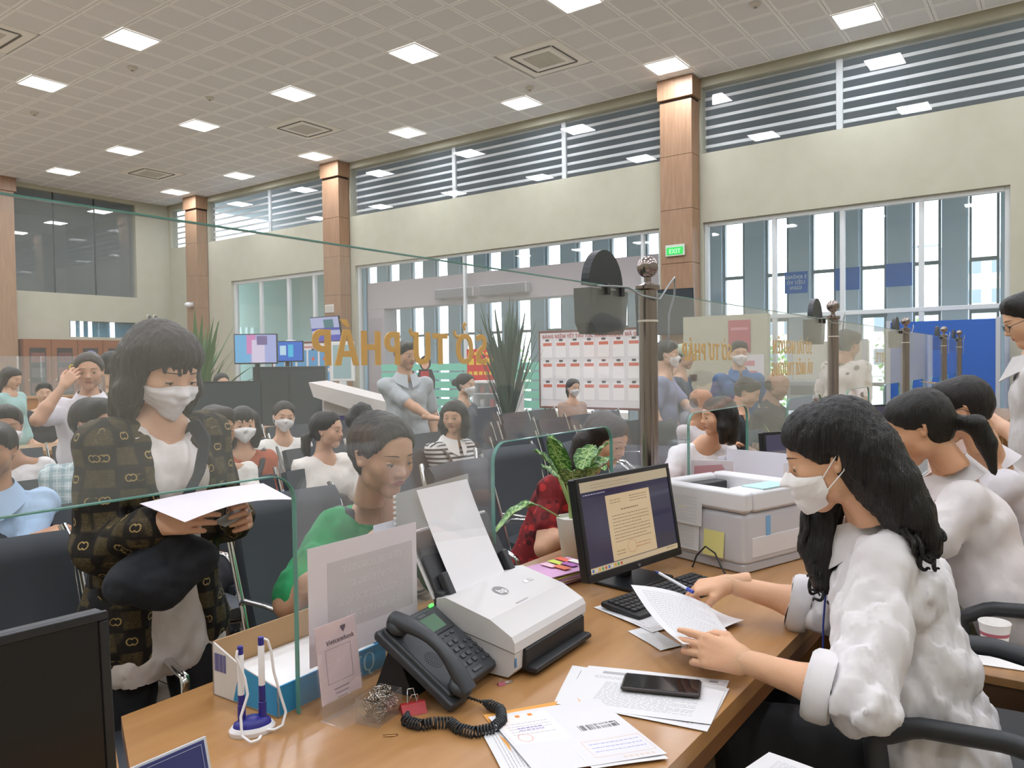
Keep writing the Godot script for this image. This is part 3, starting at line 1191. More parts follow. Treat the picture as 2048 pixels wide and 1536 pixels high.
func hand_into(mb: MB, wrist: Vector3, dir: Vector3, dorsal: Vector3, left: bool, cell: float, curl, sc := 1.0) -> void:
	var y := dir.normalized()
	var z := (dorsal - y * dorsal.dot(y)).normalized()
	var x := y.cross(z)
	var F := Field.new(Vector3(-0.075, -0.055, -0.10) * sc, Vector3(0.075, 0.20, 0.045) * sc, cell)
	var q := 1.0 if left else -1.0
	var K := func(a: Vector3, b: Vector3, ra: float, rb: float, k: float): F.cap(Vector3(a.x * q, a.y, a.z) * sc, Vector3(b.x * q, b.y, b.z) * sc, ra * sc, rb * sc, k * sc)
	K.call(Vector3(0, -0.05, 0), Vector3(0, 0.005, 0), 0.0245, 0.022, 0.01)
	var bx := [0.029, 0.0095, -0.0105, -0.029]
	var by := [0.086, 0.09, 0.085, 0.076]
	var ln := [[0.041, 0.024, 0.019], [0.046, 0.028, 0.02], [0.042, 0.026, 0.019], [0.032, 0.019, 0.017]]
	for i in 4:
		var cu: float = curl[i] if curl is Array else curl
		var k0 := Vector3(bx[i], by[i], 0.0)
		K.call(Vector3(bx[i] * 0.55, 0.005, -0.002), k0, 0.0165, 0.0105, 0.016)
		var ang := 0.0
		var at := k0
		var sp: float = bx[i] * 1.6
		for m in 3:
			ang += cu * [1.1, 1.35, 0.8][m]
			var nx: Vector3 = at + Vector3(sin(sp) * cos(ang), cos(ang), -sin(ang)) * ln[i][m]
			K.call(at, nx, 0.0095 - 0.0009 * m, 0.0088 - 0.0011 * m, 0.002)
			at = nx
	var tc: float = curl[4] if curl is Array and curl.size() > 4 else 0.35
	var t1 := Vector3(0.043, 0.045, -0.016)
	var t2 := t1 + Vector3(0.016 - 0.03 * tc, 0.03, -0.006 - 0.03 * tc)
	var t3 := t2 + Vector3(0.006 - 0.032 * tc, 0.024, -0.004 - 0.012 * tc)
	K.call(Vector3(0.014, 0.014, -0.006), t1, 0.017, 0.0125, 0.012)
	K.call(t1, t2, 0.012, 0.0105, 0.003)
	K.call(t2, t3, 0.0103, 0.0085, 0.002)
	var keep := mb.T
	mb.T = keep * Transform3D(Basis(x, y, z), wrist)
	F.into(mb)
	mb.T = keep

func face_parts(ot: Array, HT: Transform3D, F: Field, d: Dictionary, hs: float, body: MB, lod: int) -> void:
	var look: float = d.get("lids", 0.3)
	var keep := body.T
	body.T = HT
	var mask: bool = d.has("mask")
	var bc: Array = ["mat", d.get("browcol", "221913"), 0.8]
	for q in [-1.0, 1.0]:
		var ex: float = q * 0.0325 * hs
		var ey := 0.006 * hs
		var zf := surf(F, Vector3(ex, ey, 0), Vector3(0, 0, 1)) - 0.0045 * hs
		var c := Vector3(ex, ey, zf)
		var ew := MB.new()
		ew.T = HT
		ew.ball(c, Vector3(0.0145, 0.007, 0.0064) * hs, 12, 8)
		var at := ot.size()
		ot.append(["eye", ew, ["mat", "c9bfb4", 0.3], -1])
		var ir := MB.new()
		ir.T = HT
		ir.ball(c + Vector3(d.get("gaze", 0.0) * 0.005, -0.001 - look * 0.003, 0.0034 * hs), Vector3(0.0058, 0.0062, 0.0042) * hs, 10, 8)
		ot.append(["iris", ir, ["mat", "1d120c", 0.2], at])
		if lod < 2:
			body.ball(c + Vector3(0, (0.0072 - look * 0.0065) * hs, -0.0008), Vector3(0.0165, 0.0075, 0.0082) * hs, 12, 8)
			body.ball(c + Vector3(0, -0.0085 * hs, -0.0012), Vector3(0.0155, 0.005, 0.0068) * hs, 12, 8)
			var arc := []
			for i in 9:
				var u := -1.0 + i * 0.25
				arc.append(c + Vector3(u * 0.0165 * hs, (0.0012 - look * 0.0055 + 0.0026 * (1.0 - u * u)) * hs, 0.0072 * hs * sqrt(maxf(1.0 - 0.62 * u * u, 0.0))))
			var la := MB.new()
			la.T = HT
			la.tube(arc, 0.0011 * hs, 5)
			ot.append(["lashes", la, bc, at])
		var br := []
		for i in 7:
			var u := i / 6.0
			var bx: float = q * (0.015 + 0.04 * u) * hs
			var by: float = (0.0325 + 0.004 * sin(u * 2.6) - 0.0045 * u * u) * hs
			br.append(Vector3(bx, by, surf(F, Vector3(bx, by, 0), Vector3(0, 0, 1)) + 0.0004))
		var bw := MB.new()
		bw.T = HT
		bw.tube(br, [0.0022 * hs, 0.003 * hs, 0.003 * hs, 0.0028 * hs, 0.0024 * hs, 0.0018 * hs, 0.0008 * hs], 5, true, 0.55)
		ot.append(["eyebrow", bw, bc, -1])
	body.T = keep
	if not mask:
		for row in [["upper_lip", -0.0515, 0.0036], ["lower_lip", -0.0590, 0.0046]]:
			var lp := MB.new()
			lp.T = HT
			var pts := []
			var rr := []
			for i in 9:
				var u := -1.0 + i * 0.25
				var yy: float = row[1] + (0.002 * (1.0 - absf(u)) - 0.002 * u * u if row[0] == "upper_lip" else 0.0045 * u * u)
				var x: float = u * 0.022 * hs
				pts.append(Vector3(x, yy * hs, surf(F, Vector3(x, yy * hs, 0), Vector3(0, 0, 1)) - 0.001))
				rr.append(row[2] * (1.0 - 0.62 * u * u) * hs)
			lp.tube(pts, rr, 6)
			ot.append([row[0], lp, ["mat", d.get("lip", "a85f58"), 0.45], -1])
		return
	# face mask: a shell laid over nose, cheeks and chin, with ear loops
	var kf: bool = d.mask == "folded"
	var mk := MB.new()
	mk.T = HT
	var fn := func(u: float, v: float) -> Vector3:
		var th := (u - 0.5) * 2.0
		var a := th * (1.08 if not kf else 1.15)
		var ytop: float = (-0.004 + 0.006 * cos(th * 3.1) - 0.012 * absf(th)) * hs
		var ybot: float = (-0.112 + 0.05 * pow(absf(th), 1.6)) * hs
		var y := lerpf(ybot, ytop, v)
		var dir := Vector3(sin(a), 0, cos(a))
		var r := surf(F, Vector3(0, y, 0), dir)
		var lift := 0.006 + (0.021 if kf else 0.010) * (1.0 - th * th) * sin(PI * clampf(v * 0.9 + 0.08, 0, 1))
		var nose := 0.10 * hs * maxf(0.0, 1.0 - absf(th) * 2.2)
		var pleat := 0.0
		if kf: pleat = 0.0025 * signf(sin(v * 9.4)) * (1.0 - th * th)
		else: pleat = 0.0018 * sin(v * 25.0) * (1.0 - th * th)
		return Vector3(0, y, 0) + dir * (maxf(r, nose * 0.98 - 0.004) + (lift + pleat) * hs)
	var n := 24 if lod == 0 else 12
	mk.sheet(n, n * 3 / 4, fn, 0.002)
	var at := ot.size()
	ot.append(["face_mask", mk, ["cloth", d.get("maskcol", "f2efee")], -1])
	for q in [0.0, 1.0]:
		var s := -1.0 if q == 0.0 else 1.0
		var ea := Vector3(s * 0.086, 0.02, -0.02) * hs
		var eb := Vector3(s * 0.084, -0.024, -0.016) * hs
		var lo2 := MB.new()
		lo2.T = HT
		lo2.tube([fn.call(q, 0.86), fn.call(q, 0.86).lerp(ea, 0.5) + Vector3(s * 0.006, 0, 0), ea, ea.lerp(eb, 0.5) + Vector3(s * 0.003, 0, -0.008), eb, eb.lerp(fn.call(q, 0.12), 0.5) + Vector3(s * 0.006, 0, 0), fn.call(q, 0.12)], 0.0016 * hs, 5)
		ot.append(["ear_loop", lo2, ["mat", "f2f0ee", 0.8], at])

func hair_into(F: Field, HT: Transform3D, hs: float, d: Dictionary) -> void:
	var st: String = d.get("hair", "short")
	var P := func(x: float, y: float, z: float) -> Vector3: return HT * (Vector3(x, y, z) * hs)
	var K := func(a: Vector3, b: Vector3, ra: float, rb: float, k: float, cut := false): F.cap(a, b, ra * hs, rb * hs, k * hs, cut)
	var vol: float = d.get("hairvol", 0.0)
	if st == "bald":
		K.call(P.call(-0.05, -0.005, -0.05), P.call(0.05, -0.005, -0.05), 0.052, 0.052, 0.02)
		K.call(P.call(0, 0.1, 0.0), P.call(0, 0.1, 0.05), 0.09, 0.08, 0.01, true)
	else:
		K.call(P.call(0, 0.045, -0.036), P.call(0, 0.052, 0.012), 0.094 + vol, 0.086 + vol, 0.02)
		K.call(P.call(0, 0.0, -0.04), P.call(0, -0.02, -0.035), 0.082 + vol, 0.07 + vol, 0.03)
	# open the face
	if st != "bald":
		var line: float = d.get("hairline", 0.024 if st in ["bun", "pony", "lowpony"] else (0.012 if st == "short" else 0.0))
		K.call(P.call(0, -0.03 + line, 0.125), P.call(0, -0.13, 0.10), 0.094, 0.10, 0.012, true)
		K.call(P.call(-0.03, -0.03, 0.1), P.call(0.03, -0.03, 0.1), 0.082, 0.082, 0.015, true)
	if st == "short":
		K.call(P.call(0, -0.14, -0.04), P.call(0, -0.15, 0.02), 0.088, 0.09, 0.02, true)
		for q in [-1.0, 1.0]:
			K.call(P.call(q * 0.09, -0.012, 0.0), P.call(q * 0.09, -0.06, 0.03), 0.03, 0.05, 0.012, true)
		if d.get("quiff", true):
			K.call(P.call(-0.04, 0.1, 0.055), P.call(0.04, 0.1, 0.055), 0.026, 0.026, 0.03)
	if st == "tucked":
		for q in [-1.0, 1.0]:
			K.call(P.call(q * 0.1, -0.006, 0.002), P.call(q * 0.1, -0.06, 0.035), 0.03, 0.05, 0.012, true)
		K.call(P.call(0, -0.02, -0.07), P.call(0, -0.12, -0.085), 0.075, 0.062, 0.03)
	if st in ["bun", "pony", "lowpony"]:
		for q in [-1.0, 1.0]:
			K.call(P.call(q * 0.095, -0.01, 0.004), P.call(q * 0.095, -0.05, 0.03), 0.026, 0.04, 0.012, true)
		K.call(P.call(0, -0.15, -0.03), P.call(0, -0.15, 0.0), 0.08, 0.08, 0.02, true)
	if st == "bun":
		var b: Vector3 = d.get("bun", Vector3(0, 0.075, -0.14))
		K.call(P.call(b.x, b.y, b.z), P.call(b.x, b.y + 0.01, b.z + 0.005), 0.042, 0.038, 0.014)
		K.call(P.call(b.x + 0.014, b.y - 0.012, b.z), P.call(b.x - 0.02, b.y - 0.01, b.z), 0.032, 0.03, 0.006)
	if st == "pony" or st == "lowpony":
		var y0 := 0.03 if st == "pony" else -0.03
		K.call(P.call(0, y0, -0.12), P.call(0, y0 - 0.03, -0.165), 0.026, 0.034, 0.012)
		K.call(P.call(0, y0 - 0.03, -0.165), P.call(0, y0 - 0.10, -0.165), 0.036, 0.034, 0.01)
		K.call(P.call(0, y0 - 0.10, -0.165), P.call(0, y0 - 0.20, -0.14), 0.032, 0.012, 0.01)
	if st == "bob":
		for q in [-1.0, 1.0]:
			K.call(P.call(q * 0.07, 0.05, -0.01), P.call(q * 0.095, -0.06, 0.005), 0.04, 0.036, 0.03)
			K.call(P.call(q * 0.092, -0.06, 0.005), P.call(q * 0.082, -0.15, 0.015), 0.036, 0.022, 0.03)
		K.call(P.call(-0.05, 0.0, -0.06), P.call(-0.06, -0.14, -0.055), 0.06, 0.042, 0.03)
		K.call(P.call(0.05, 0.0, -0.06), P.call(0.06, -0.14, -0.055), 0.06, 0.042, 0.03)
		K.call(P.call(0, -0.05, -0.07), P.call(0, -0.15, -0.07), 0.06, 0.045, 0.03)
	if st == "long":
		for q in [-1.0, 1.0]:
			K.call(P.call(q * 0.068, 0.05, -0.015), P.call(q * 0.085, -0.06, -0.02), 0.04, 0.034, 0.03)
		K.call(P.call(0, -0.02, -0.07), P.call(0, -0.16, -0.085), 0.075, 0.062, 0.03)
	if d.get("bangs", false):
		for i in 7:
			var u := -0.052 + i * 0.0173
			K.call(P.call(u * 0.85, 0.085, 0.072 - absf(u) * 0.3), P.call(u, d.get("bangy", 0.034) + 0.006 * sin(i * 2.2), 0.099 - u * u * 7.0), 0.016, 0.006, 0.01)
	for c in d.get("locks", []):
		# extra locks: arrays of [point in person axes, radius]
		for i in c.size() - 1:
			F.cap(c[i][0], c[i + 1][0], c[i][1], c[i + 1][1], 0.02)

func shirt_field(J: Dictionary, s: float, d: Dictionary, cell: float, fat: float, sleeve: float, hem: float, key := "") -> Field:
	var man: bool = d.get("man", false)
	var b := bounds([J.hip, J.neck, J.shL, J.shR, J.elL, J.elR, J.wrL, J.wrR], 0.22)
	var F := Field.new(b[0], b[1], cell)
	var X: Vector3 = J.X
	var S: Vector3 = J.S
	var Fw: Vector3 = J.F
	var w := 1.08 if man else 1.0
	var belly: float = d.get("belly", 0.0)
	var k := 0.05
	var low: Vector3 = J.hip + S * hem
	F.cap(J.chest - X * 0.062 * w, J.chest + X * 0.062 * w, (0.092 + fat) * s, (0.092 + fat) * s, k)
	F.cap(J.waist - X * 0.055 * w + Fw * belly, J.waist + X * 0.055 * w + Fw * belly, (0.086 + fat + belly * 0.5) * s, (0.086 + fat + belly * 0.5) * s, k)
	F.cap(low - X * 0.07 * w, low + X * 0.07 * w, (0.107 + fat) * s, (0.107 + fat) * s, k)
	F.cap(J.chest, J.neck - S * 0.052 * s, (0.082 + fat) * s, (0.054 + fat * 0.5) * s, k)
	for q in [-1.0, 1.0]:
		F.cap(J.chest + X * q * 0.06 * w, J.waist + X * q * 0.056 * w, (0.088 + fat) * s, (0.085 + fat) * s, k)
		F.cap(J.waist + X * q * 0.056 * w, low + X * q * 0.07 * w, (0.087 + fat) * s, (0.107 + fat) * s, k)
		if not man:
			F.cap(J.chest + X * q * 0.058 + Fw * 0.055 - S * 0.01, J.chest + X * q * 0.06 + Fw * 0.06 - S * 0.02, 0.05 + fat * 0.6, 0.05 + fat * 0.6, 0.05)
	for e in ["L", "R"]:
		var sh: Vector3 = J["sh" + e]
		var el: Vector3 = J["el" + e]
		var wr: Vector3 = J["wr" + e]
		var rs: float = d.get("sleeve_r", 0.0)
		F.cap(J.neck - S * 0.03 * s, sh - S * 0.008, (0.034 + fat * 0.4) * s, (0.042 + fat) * s, 0.04)
		F.cap(J.chest + (sh - J.neck) * 0.45, sh, (0.07 + fat) * s, (0.047 + fat) * s, 0.03)
		if sleeve > 0.0:
			var e1 := sh.lerp(el, minf(sleeve, 1.0))
			F.cap(sh, e1, (0.048 + fat) * s, (0.044 + minf(fat, 0.02) + rs * 0.7) * s, 0.02)
			if sleeve > 1.0:
				F.cap(el, el.lerp(wr, sleeve - 1.0), (0.042 + minf(fat, 0.018) + rs) * s, (0.036 + minf(fat, 0.018) + rs) * s, 0.02)
	# round neckline around the neck
	var nk: float = d.get("neckcut" + key, 0.042 if d.get("collar", false) else 0.05)
	F.cap(J.neck - S * 0.012 + Fw * 0.03, J.neck + S * 0.14, nk * s, nk * s * 1.2, 0.012, true)
	if d.has("vneck"):
		F.cap(J.neck + Fw * 0.06, J.chest + Fw * 0.13 + S * 0.06, 0.035, 0.01, 0.012, true)
	return F

var folk := []
func person(d: Dictionary) -> Node3D:
	var o := thing("person", d.label, "person", d.at, d.yaw, d.get("group", ""))
	# joints given in world axes are turned into the person's own
	var inv := o.transform.affine_inverse()
	for k in ["head", "neck", "shL", "shR", "elL", "elR", "wrL", "wrR", "hip", "waist", "chest", "knL", "knR", "anL", "anR"]:
		if d.has("w_" + k): d[k] = inv * d["w_" + k]
	for k in ["hintL", "hintR", "hdL", "hdR", "hnL", "hnR", "footL", "footR"]:
		if d.has("w_" + k): d[k] = inv.basis * d["w_" + k]
	if d.has("w_locks"):
		d.locks = []
		for c in d.w_locks:
			var e := []
			for p in c: e.append([inv * p[0], p[1]])
			d.locks.append(e)
	if d.has("w_curls"):
		d.curls = []
		for c in d.w_curls:
			var e := []
			for p in c[0]: e.append(inv * p)
			d.curls.append([e, c[1]])
	d.node = o
	d.J = skeleton(d)
	d.HT = Transform3D(head_basis(d), d.J.head)
	d.out = []
	folk.append(d)
	return o

func make_people() -> void:
	var id := WorkerThreadPool.add_group_task(func(i: int): flesh(folk[i]), folk.size(), -1, true)
	WorkerThreadPool.wait_for_group_task_completion(id)
	for d in folk:
		var made := []
		for e in d.out:
			var m: Material
			if e[2] is Material: m = e[2]
			elif e[2][0] == "mat": m = mat(e[2][1], e[2][2])
			elif e[2][0] == "cloth": m = cloth(e[2][1])
			elif e[2][0] == "skin": m = skin(e[2][1])
			else: m = hair_mat(e[2][1])
			made.append(part(e[0], e[1], m, d.node if e[3] < 0 else made[e[3]]))
		d.made = made

func worn(c) -> Variant:
	return c if c is Material else ["cloth", c]

func flesh(d: Dictionary) -> void:
	var s: float = d.get("s", 1.0)
	var lod: int = d.get("lod", 2)
	var man: bool = d.get("man", false)
	var ot: Array = d.out
	var J: Dictionary = d.J
	var hs: float = d.get("hs", 0.93) * s
	d.hsz = hs
	var HT: Transform3D = d.HT
	# ---- body: limbs, trunk and neck, then head and hands on finer grids
	var body := MB.new()
	var legs: bool = d.get("legs", true)
	var pts := [J.hip, J.neck, J.shL, J.shR, J.elL, J.elR, J.wrL, J.wrR, J.head]
	if legs: pts += [J.knL, J.knR, J.anL, J.anR]
	var b := bounds(pts, 0.13)
	var F := Field.new(b[0], b[1], CELL.body[lod])
	F.cap(J.hip, J.chest, 0.085 * s, 0.085 * s, 0.04)
	F.cap(J.chest, J.neck, 0.08 * s, 0.05 * s, 0.04)
	var nr := (0.058 if man else 0.049) * s
	F.cap(J.neck - J.S * 0.04, HT * (Vector3(0, -0.07, -0.03) * hs), nr * 1.12, nr * 0.96, 0.03)
	for e in ["L", "R"]:
		var fa: float = 1.1 if man else 1.0
		F.cap(J.neck - J.S * 0.03, J["sh" + e], 0.045 * s, 0.045 * s, 0.04)
		F.cap(J["sh" + e], J["el" + e], 0.046 * s * fa, 0.038 * s * fa, 0.02)
		F.cap(J["el" + e], J["el" + e].lerp(J["wr" + e], 0.35), 0.038 * s * fa, 0.039 * s * fa, 0.02)
		F.cap(J["el" + e].lerp(J["wr" + e], 0.35), J["wr" + e], 0.038 * s * fa, 0.025 * s * fa, 0.02)
		if legs:
			F.cap(J["hp" + e], J["kn" + e], 0.075 * s, 0.052 * s, 0.03)
			F.cap(J["kn" + e], J["kn" + e].lerp(J["an" + e], 0.35), 0.05 * s, 0.052 * s, 0.02)
			F.cap(J["kn" + e].lerp(J["an" + e], 0.35), J["an" + e], 0.052 * s, 0.034 * s, 0.02)
	F.into(body)
	var HF := head_field(CELL.head[lod], man, hs)
	body.T = HT
	HF.into(body)
	body.T = Transform3D.IDENTITY
	for e in [["L", true], ["R", false]]:
		if d.get("nohand" + e[0], false):
			continue
		var dir: Vector3 = d.get("hd" + e[0], J["wr" + e[0]] - J["el" + e[0]])
		var dor: Vector3 = d.get("hn" + e[0], Vector3(0, 1, 0.2))
		hand_into(body, J["wr" + e[0]], dir, dor, e[1], CELL.hand[lod], d.get("curl" + e[0], 0.35), s * (1.06 if man else 0.96))
	face_parts(ot, HT, HF, d, hs, body, lod)
	ot.append(["body", body, ["skin", d.get("skin", "d6ac90")], -1])
	# ---- hair
	if d.get("hair", "short") != "none":
		var hp := [J.head + Vector3.ONE * 0.02, J.head - Vector3.ONE * 0.02]
		for c in d.get("locks", []):
			for e in c: hp.append(e[0])
		var hb2 := bounds(hp, 0.24)
		var G := Field.new(hb2[0], hb2[1], CELL.hair[lod])
		hair_into(G, HT, hs, d)
		G.rough(strand, 0.005 if lod == 0 else 0.004, Vector3(70, 9, 70))
		var hm := MB.new()
		G.into(hm)
		if lod == 0 and d.has("curls"):
			for c in d.curls:
				hm.tube(c[0], c[1], 6)
		ot.append(["hair", hm, ["hair", d.get("haircol", "16110e")], -1])
	# ---- clothes
	var fat: float = d.get("fat", 0.012)
	var SF := shirt_field(J, s, d, CELL.wear[lod], fat, d.get("sleeve", 0.75), d.get("hem", -0.03), "")
	var wa: float = d.get("wrinkle", 0.0075)
	SF.rough(wrinkle, wa, Vector3(9, 6, 9))
	if lod < 2: SF.rough(folds, d.get("folds", 0.009), Vector3(5.5, 3.2, 5.5))
	if lod == 0: SF.rough(folds, d.get("folds", 0.009) * 0.6, Vector3(10, 5, 11))
	if lod < 2:
		SF.rough(wrinkle, wa * 0.55, Vector3(22, 9, 22))
	var sm := MB.new()
	SF.into(sm)
	ot.append([d.get("top", "shirt"), sm, worn(d.shirt), -1])
	if d.has("jacket"):
		var jd: Dictionary = d.jacket
		var KF := shirt_field(J, s, d, CELL.wear[lod], jd.fat, jd.sleeve, jd.hem, "j")
		var a0: Vector3 = J.neck + J.S * 0.06
		var mid: Vector3 = J.chest + J.F * 0.16
		var lo: Vector3 = J.hip + J.S * (jd.hem - 0.25) + J.F * 0.18
		KF.cap(a0 + J.F * 0.06, mid, 0.05, jd.open, 0.012, true)
		KF.cap(mid, lo, jd.open, jd.open * 1.1, 0.012, true)
		KF.cap(J.hip - J.S * 0.1, J.hip + J.S * (jd.hem - 0.02), 0.09, 0.09, 0.01, true)
		KF.rough(wrinkle, 0.011, Vector3(10, 6, 10))
		KF.rough(wrinkle, 0.006, Vector3(24, 9, 24))
		var jm := MB.new()
		KF.into(jm)
		ot.append(["jacket", jm, jd.mat, -1])
	if d.get("collar", false):
		var cm := MB.new()
		var Cc: Vector3 = J.neck + J.S * 0.0 + J.F * 0.005
		for q in [-1.0, 1.0]:
			cm = MB.new()
			var cf := func(u: float, v: float) -> Vector3:
				var a: float = q * (0.15 + u * 2.85)
				var rr: float = (0.054 + 0.042 * v + fat * 0.5) * s * (1.1 if man else 1.0)
				var wing := maxf(0.0, 1.0 - u * 3.0)
				return Cc + J.X * sin(a) * rr * 1.05 + J.F * cos(a) * rr * (1.0 + 0.25 * wing) + J.S * ((0.056 - 0.07 * v - 0.04 * wing * v - 0.022 * (cos(a) + 1.0)) * s)
			cm.sheet(14, 5, cf, 0.0025)
			ot.append(["collar", cm, worn(d.get("collarmat", d.shirt)), -1])
	if d.has("pants"):
		var b2 := bounds([J.hip, J.knL, J.knR, J.anL, J.anR], 0.2)
		var PF := Field.new(b2[0], b2[1], CELL.wear[mini(lod + 1, 2)])
		var pr: float = d.get("pantfat", 0.008)
		PF.cap(J.hip - J.X * 0.07 * s, J.hip + J.X * 0.07 * s, 0.09 * s + pr, 0.09 * s + pr, 0.04)
		var L: float = d.get("pantlen", 2.0)
		if d.get("tucked", false):
			PF.cap(J.hip - J.X * 0.05, J.waist - J.X * 0.05, 0.094 * s + pr, 0.09 * s + pr, 0.03)
			PF.cap(J.hip + J.X * 0.05, J.waist + J.X * 0.05, 0.094 * s + pr, 0.09 * s + pr, 0.03)
			PF.clip(J.waist + J.S * 0.01, J.S)
		for e in ["L", "R"]:
			var kn: Vector3 = J["kn" + e]
			var hp: Vector3 = J["hp" + e]
			PF.cap(hp, hp.lerp(kn, minf(L, 1.0)), 0.088 * s + pr, 0.062 * s + pr + d.get("flare", 0.0), 0.03)
			if L > 1.0:
				PF.cap(kn, kn.lerp(J["an" + e], L - 1.0), 0.058 * s + pr, 0.05 * s + pr, 0.03)
		if d.get("skirt", false):
			PF.cap(J.hpL.lerp(J.knL, 0.5), J.hpR.lerp(J.knR, 0.5), 0.09, 0.09, 0.06)
			PF.cap(J.knL, J.knR, 0.075, 0.075, 0.06)
			PF.cap((J.knL + J.knR) * 0.5, (J.knL + J.knR) * 0.5 - Vector3(0, d.get("skirtdrop", 0.1), -0.02), 0.09, 0.10, 0.06)
		PF.rough(wrinkle, 0.007, Vector3(11, 7, 11))
		var pm := MB.new()
		PF.into(pm)
		ot.append(["skirt" if d.get("skirt", false) else ("shorts" if L < 1.4 else "trousers"), pm, worn(d.pants), -1])
	if legs and d.get("shoes", "") == "sandal":
		for e in ["L", "R"]:
			var an: Vector3 = J["an" + e]
			var fd := Vector3(0, 0, 1)
			var g := Vector3(an.x, 0.045, an.z)
			var fb := bounds([an, g + fd * 0.18], 0.06)
			var FT := Field.new(fb[0], fb[1], 0.007)
			FT.cap(an, g - fd * 0.03, 0.034, 0.03, 0.02)
			FT.cap(g - fd * 0.03, g + fd * 0.1, 0.03, 0.024, 0.02)
			for k in 5:
				FT.cap(g + fd * 0.08 + Vector3((k - 2) * 0.012, -0.006, 0), g + fd * (0.165 - 0.008 * absf(k - 1.0)) + Vector3((k - 2) * 0.0175, -0.016, 0), 0.013, 0.0095, 0.006)
			var fm := MB.new()
			FT.into(fm)
			ot.append(["foot", fm, ["skin", d.get("skin", "d6ac90")], -1])
			var so := MB.new()
			so.tube([g + Vector3(0, -0.034, -0.07), g + Vector3(0, -0.034, 0.02), g + Vector3(0, -0.034, 0.11), g + Vector3(0, -0.034, 0.19)], [0.03, 0.036, 0.045, 0.03], 12, true, 0.24)
			ot.append(["sandal", so, ["mat", "33302e", 0.7], -1])
			so = MB.new()
			so.tube([g + Vector3(-0.045, -0.02, 0.06), g + Vector3(-0.02, 0.015, 0.075), g + Vector3(0.02, 0.015, 0.075), g + Vector3(0.045, -0.02, 0.06)], 0.011, 6, true, 0.35)
			ot.append(["sandal_strap", so, ["mat", "3a3533", 0.7], -1])
	elif legs and d.get("shoes", "") != "":
		for e in ["L", "R"]:
			var an: Vector3 = J["an" + e]
			var fd: Vector3 = d.get("foot" + e, Vector3(0, 0, 1))
			var fb := bounds([an, an + fd * 0.16, Vector3(an.x, 0, an.z)], 0.07)
			var SHF := Field.new(fb[0], fb[1], 0.009)
			var g := Vector3(an.x, an.y - 0.04, an.z)
			SHF.cap(g - fd * 0.03, g + fd * 0.05, 0.036, 0.036, 0.02)
			SHF.cap(g + fd * 0.05, g + fd * 0.15 - Vector3(0, 0.008, 0), 0.036, 0.028, 0.02)
			SHF.clip(Vector3(0, an.y - 0.08, 0), Vector3.DOWN)
			var fm := MB.new()
			SHF.into(fm)
			ot.append(["shoe", fm, ["mat", d.shoes, 0.5], -1])

# ---------------------------------------------------------------- pictures printed on things
func ink(im: Image, x: int, y: int, w: int, h: int, c: String) -> void:
	im.fill_rect(Rect2i(x, y, w, h), hex(c))

func text_lines(im: Image, x: int, y: int, w: int, rows: int, gap: int, c: String, th := 2) -> void:
	for r in rows:
		var px := x
		var end := x + w - (rng.randi() % int(w * 0.4) if r % 4 == 3 else 0)
		while px < end:
			var l := rng.randi_range(5, 16)
			ink(im, px, y + r * gap, mini(l, end - px), th, c)
			px += l + 3

func doc(kind: int) -> Image:
	var im := Image.create(300, 424, false, Image.FORMAT_RGB8)
	im.fill(hex("dcdbdc"))
	rng.seed = 100 + kind
	if kind == 0 or kind == 3:
		text_lines(im, 30, 26, 90, 2, 9, "6a6a6e"); text_lines(im, 160, 26, 110, 2, 9, "5a5a5e")
		text_lines(im, 80, 66, 140, 2, 12, "4c4c52", 3)
		text_lines(im, 30, 100, 240, 24, 11, "77777c")
		text_lines(im, 170, 372, 90, 2, 9, "66666a")
	elif kind == 1:
		ink(im, 40, 40, 70, 26, "a8a8aa"); text_lines(im, 130, 44, 120, 2, 10, "5f5f64"); ink(im, 262, 20, 18, 18, "8c8c90")
		text_lines(im, 30, 92, 150, 3, 10, "707074")
		text_lines(im, 60, 150, 200, 21, 11, "6c6c72")
	elif kind == 2:
		text_lines(im, 30, 30, 240, 30, 12, "808086")
	return im

func receipt() -> Image:
	var im := Image.create(420, 300, false, Image.FORMAT_RGB8)
	im.fill(hex("dbd9dc"))
	rng.seed = 77
	ink(im, 14, 14, 190, 150, "f1e2dd")
	for k in 3: ink(im, 40 + k * 46, 18, 16, 12, "e08a3c")
	text_lines(im, 30, 60, 150, 5, 14, "8d8fb8"); text_lines(im, 60, 84, 90, 2, 12, "4d57a8", 3)
	for a in 60:
		var t := TAU * a / 60.0
		ink(im, 60 + int(cos(t) * 24), 134 + int(sin(t) * 20), 2, 2, "d97a78")
	var x := 250
	while x < 390:
		var w := rng.randi_range(1, 4)
		ink(im, x, 120, w, 26, "3c3c40")
		x += w + rng.randi_range(1, 4)
	for k in 5:
		ink(im, 190 - k * 8, 176 + k * 20, 120, 9, "dcdadd")
	ink(im, 210, 196, 200, 1, "cf9a6c"); ink(im, 210, 270, 200, 1, "cf9a6c"); ink(im, 210, 196, 1, 75, "cf9a6c"); ink(im, 409, 196, 1, 75, "cf9a6c")
	text_lines(im, 226, 212, 170, 3, 17, "6f78bd")
	for k in 6: ink(im, 290 + k * 18, 280, 12, 10, "d9c9bd")
	return im

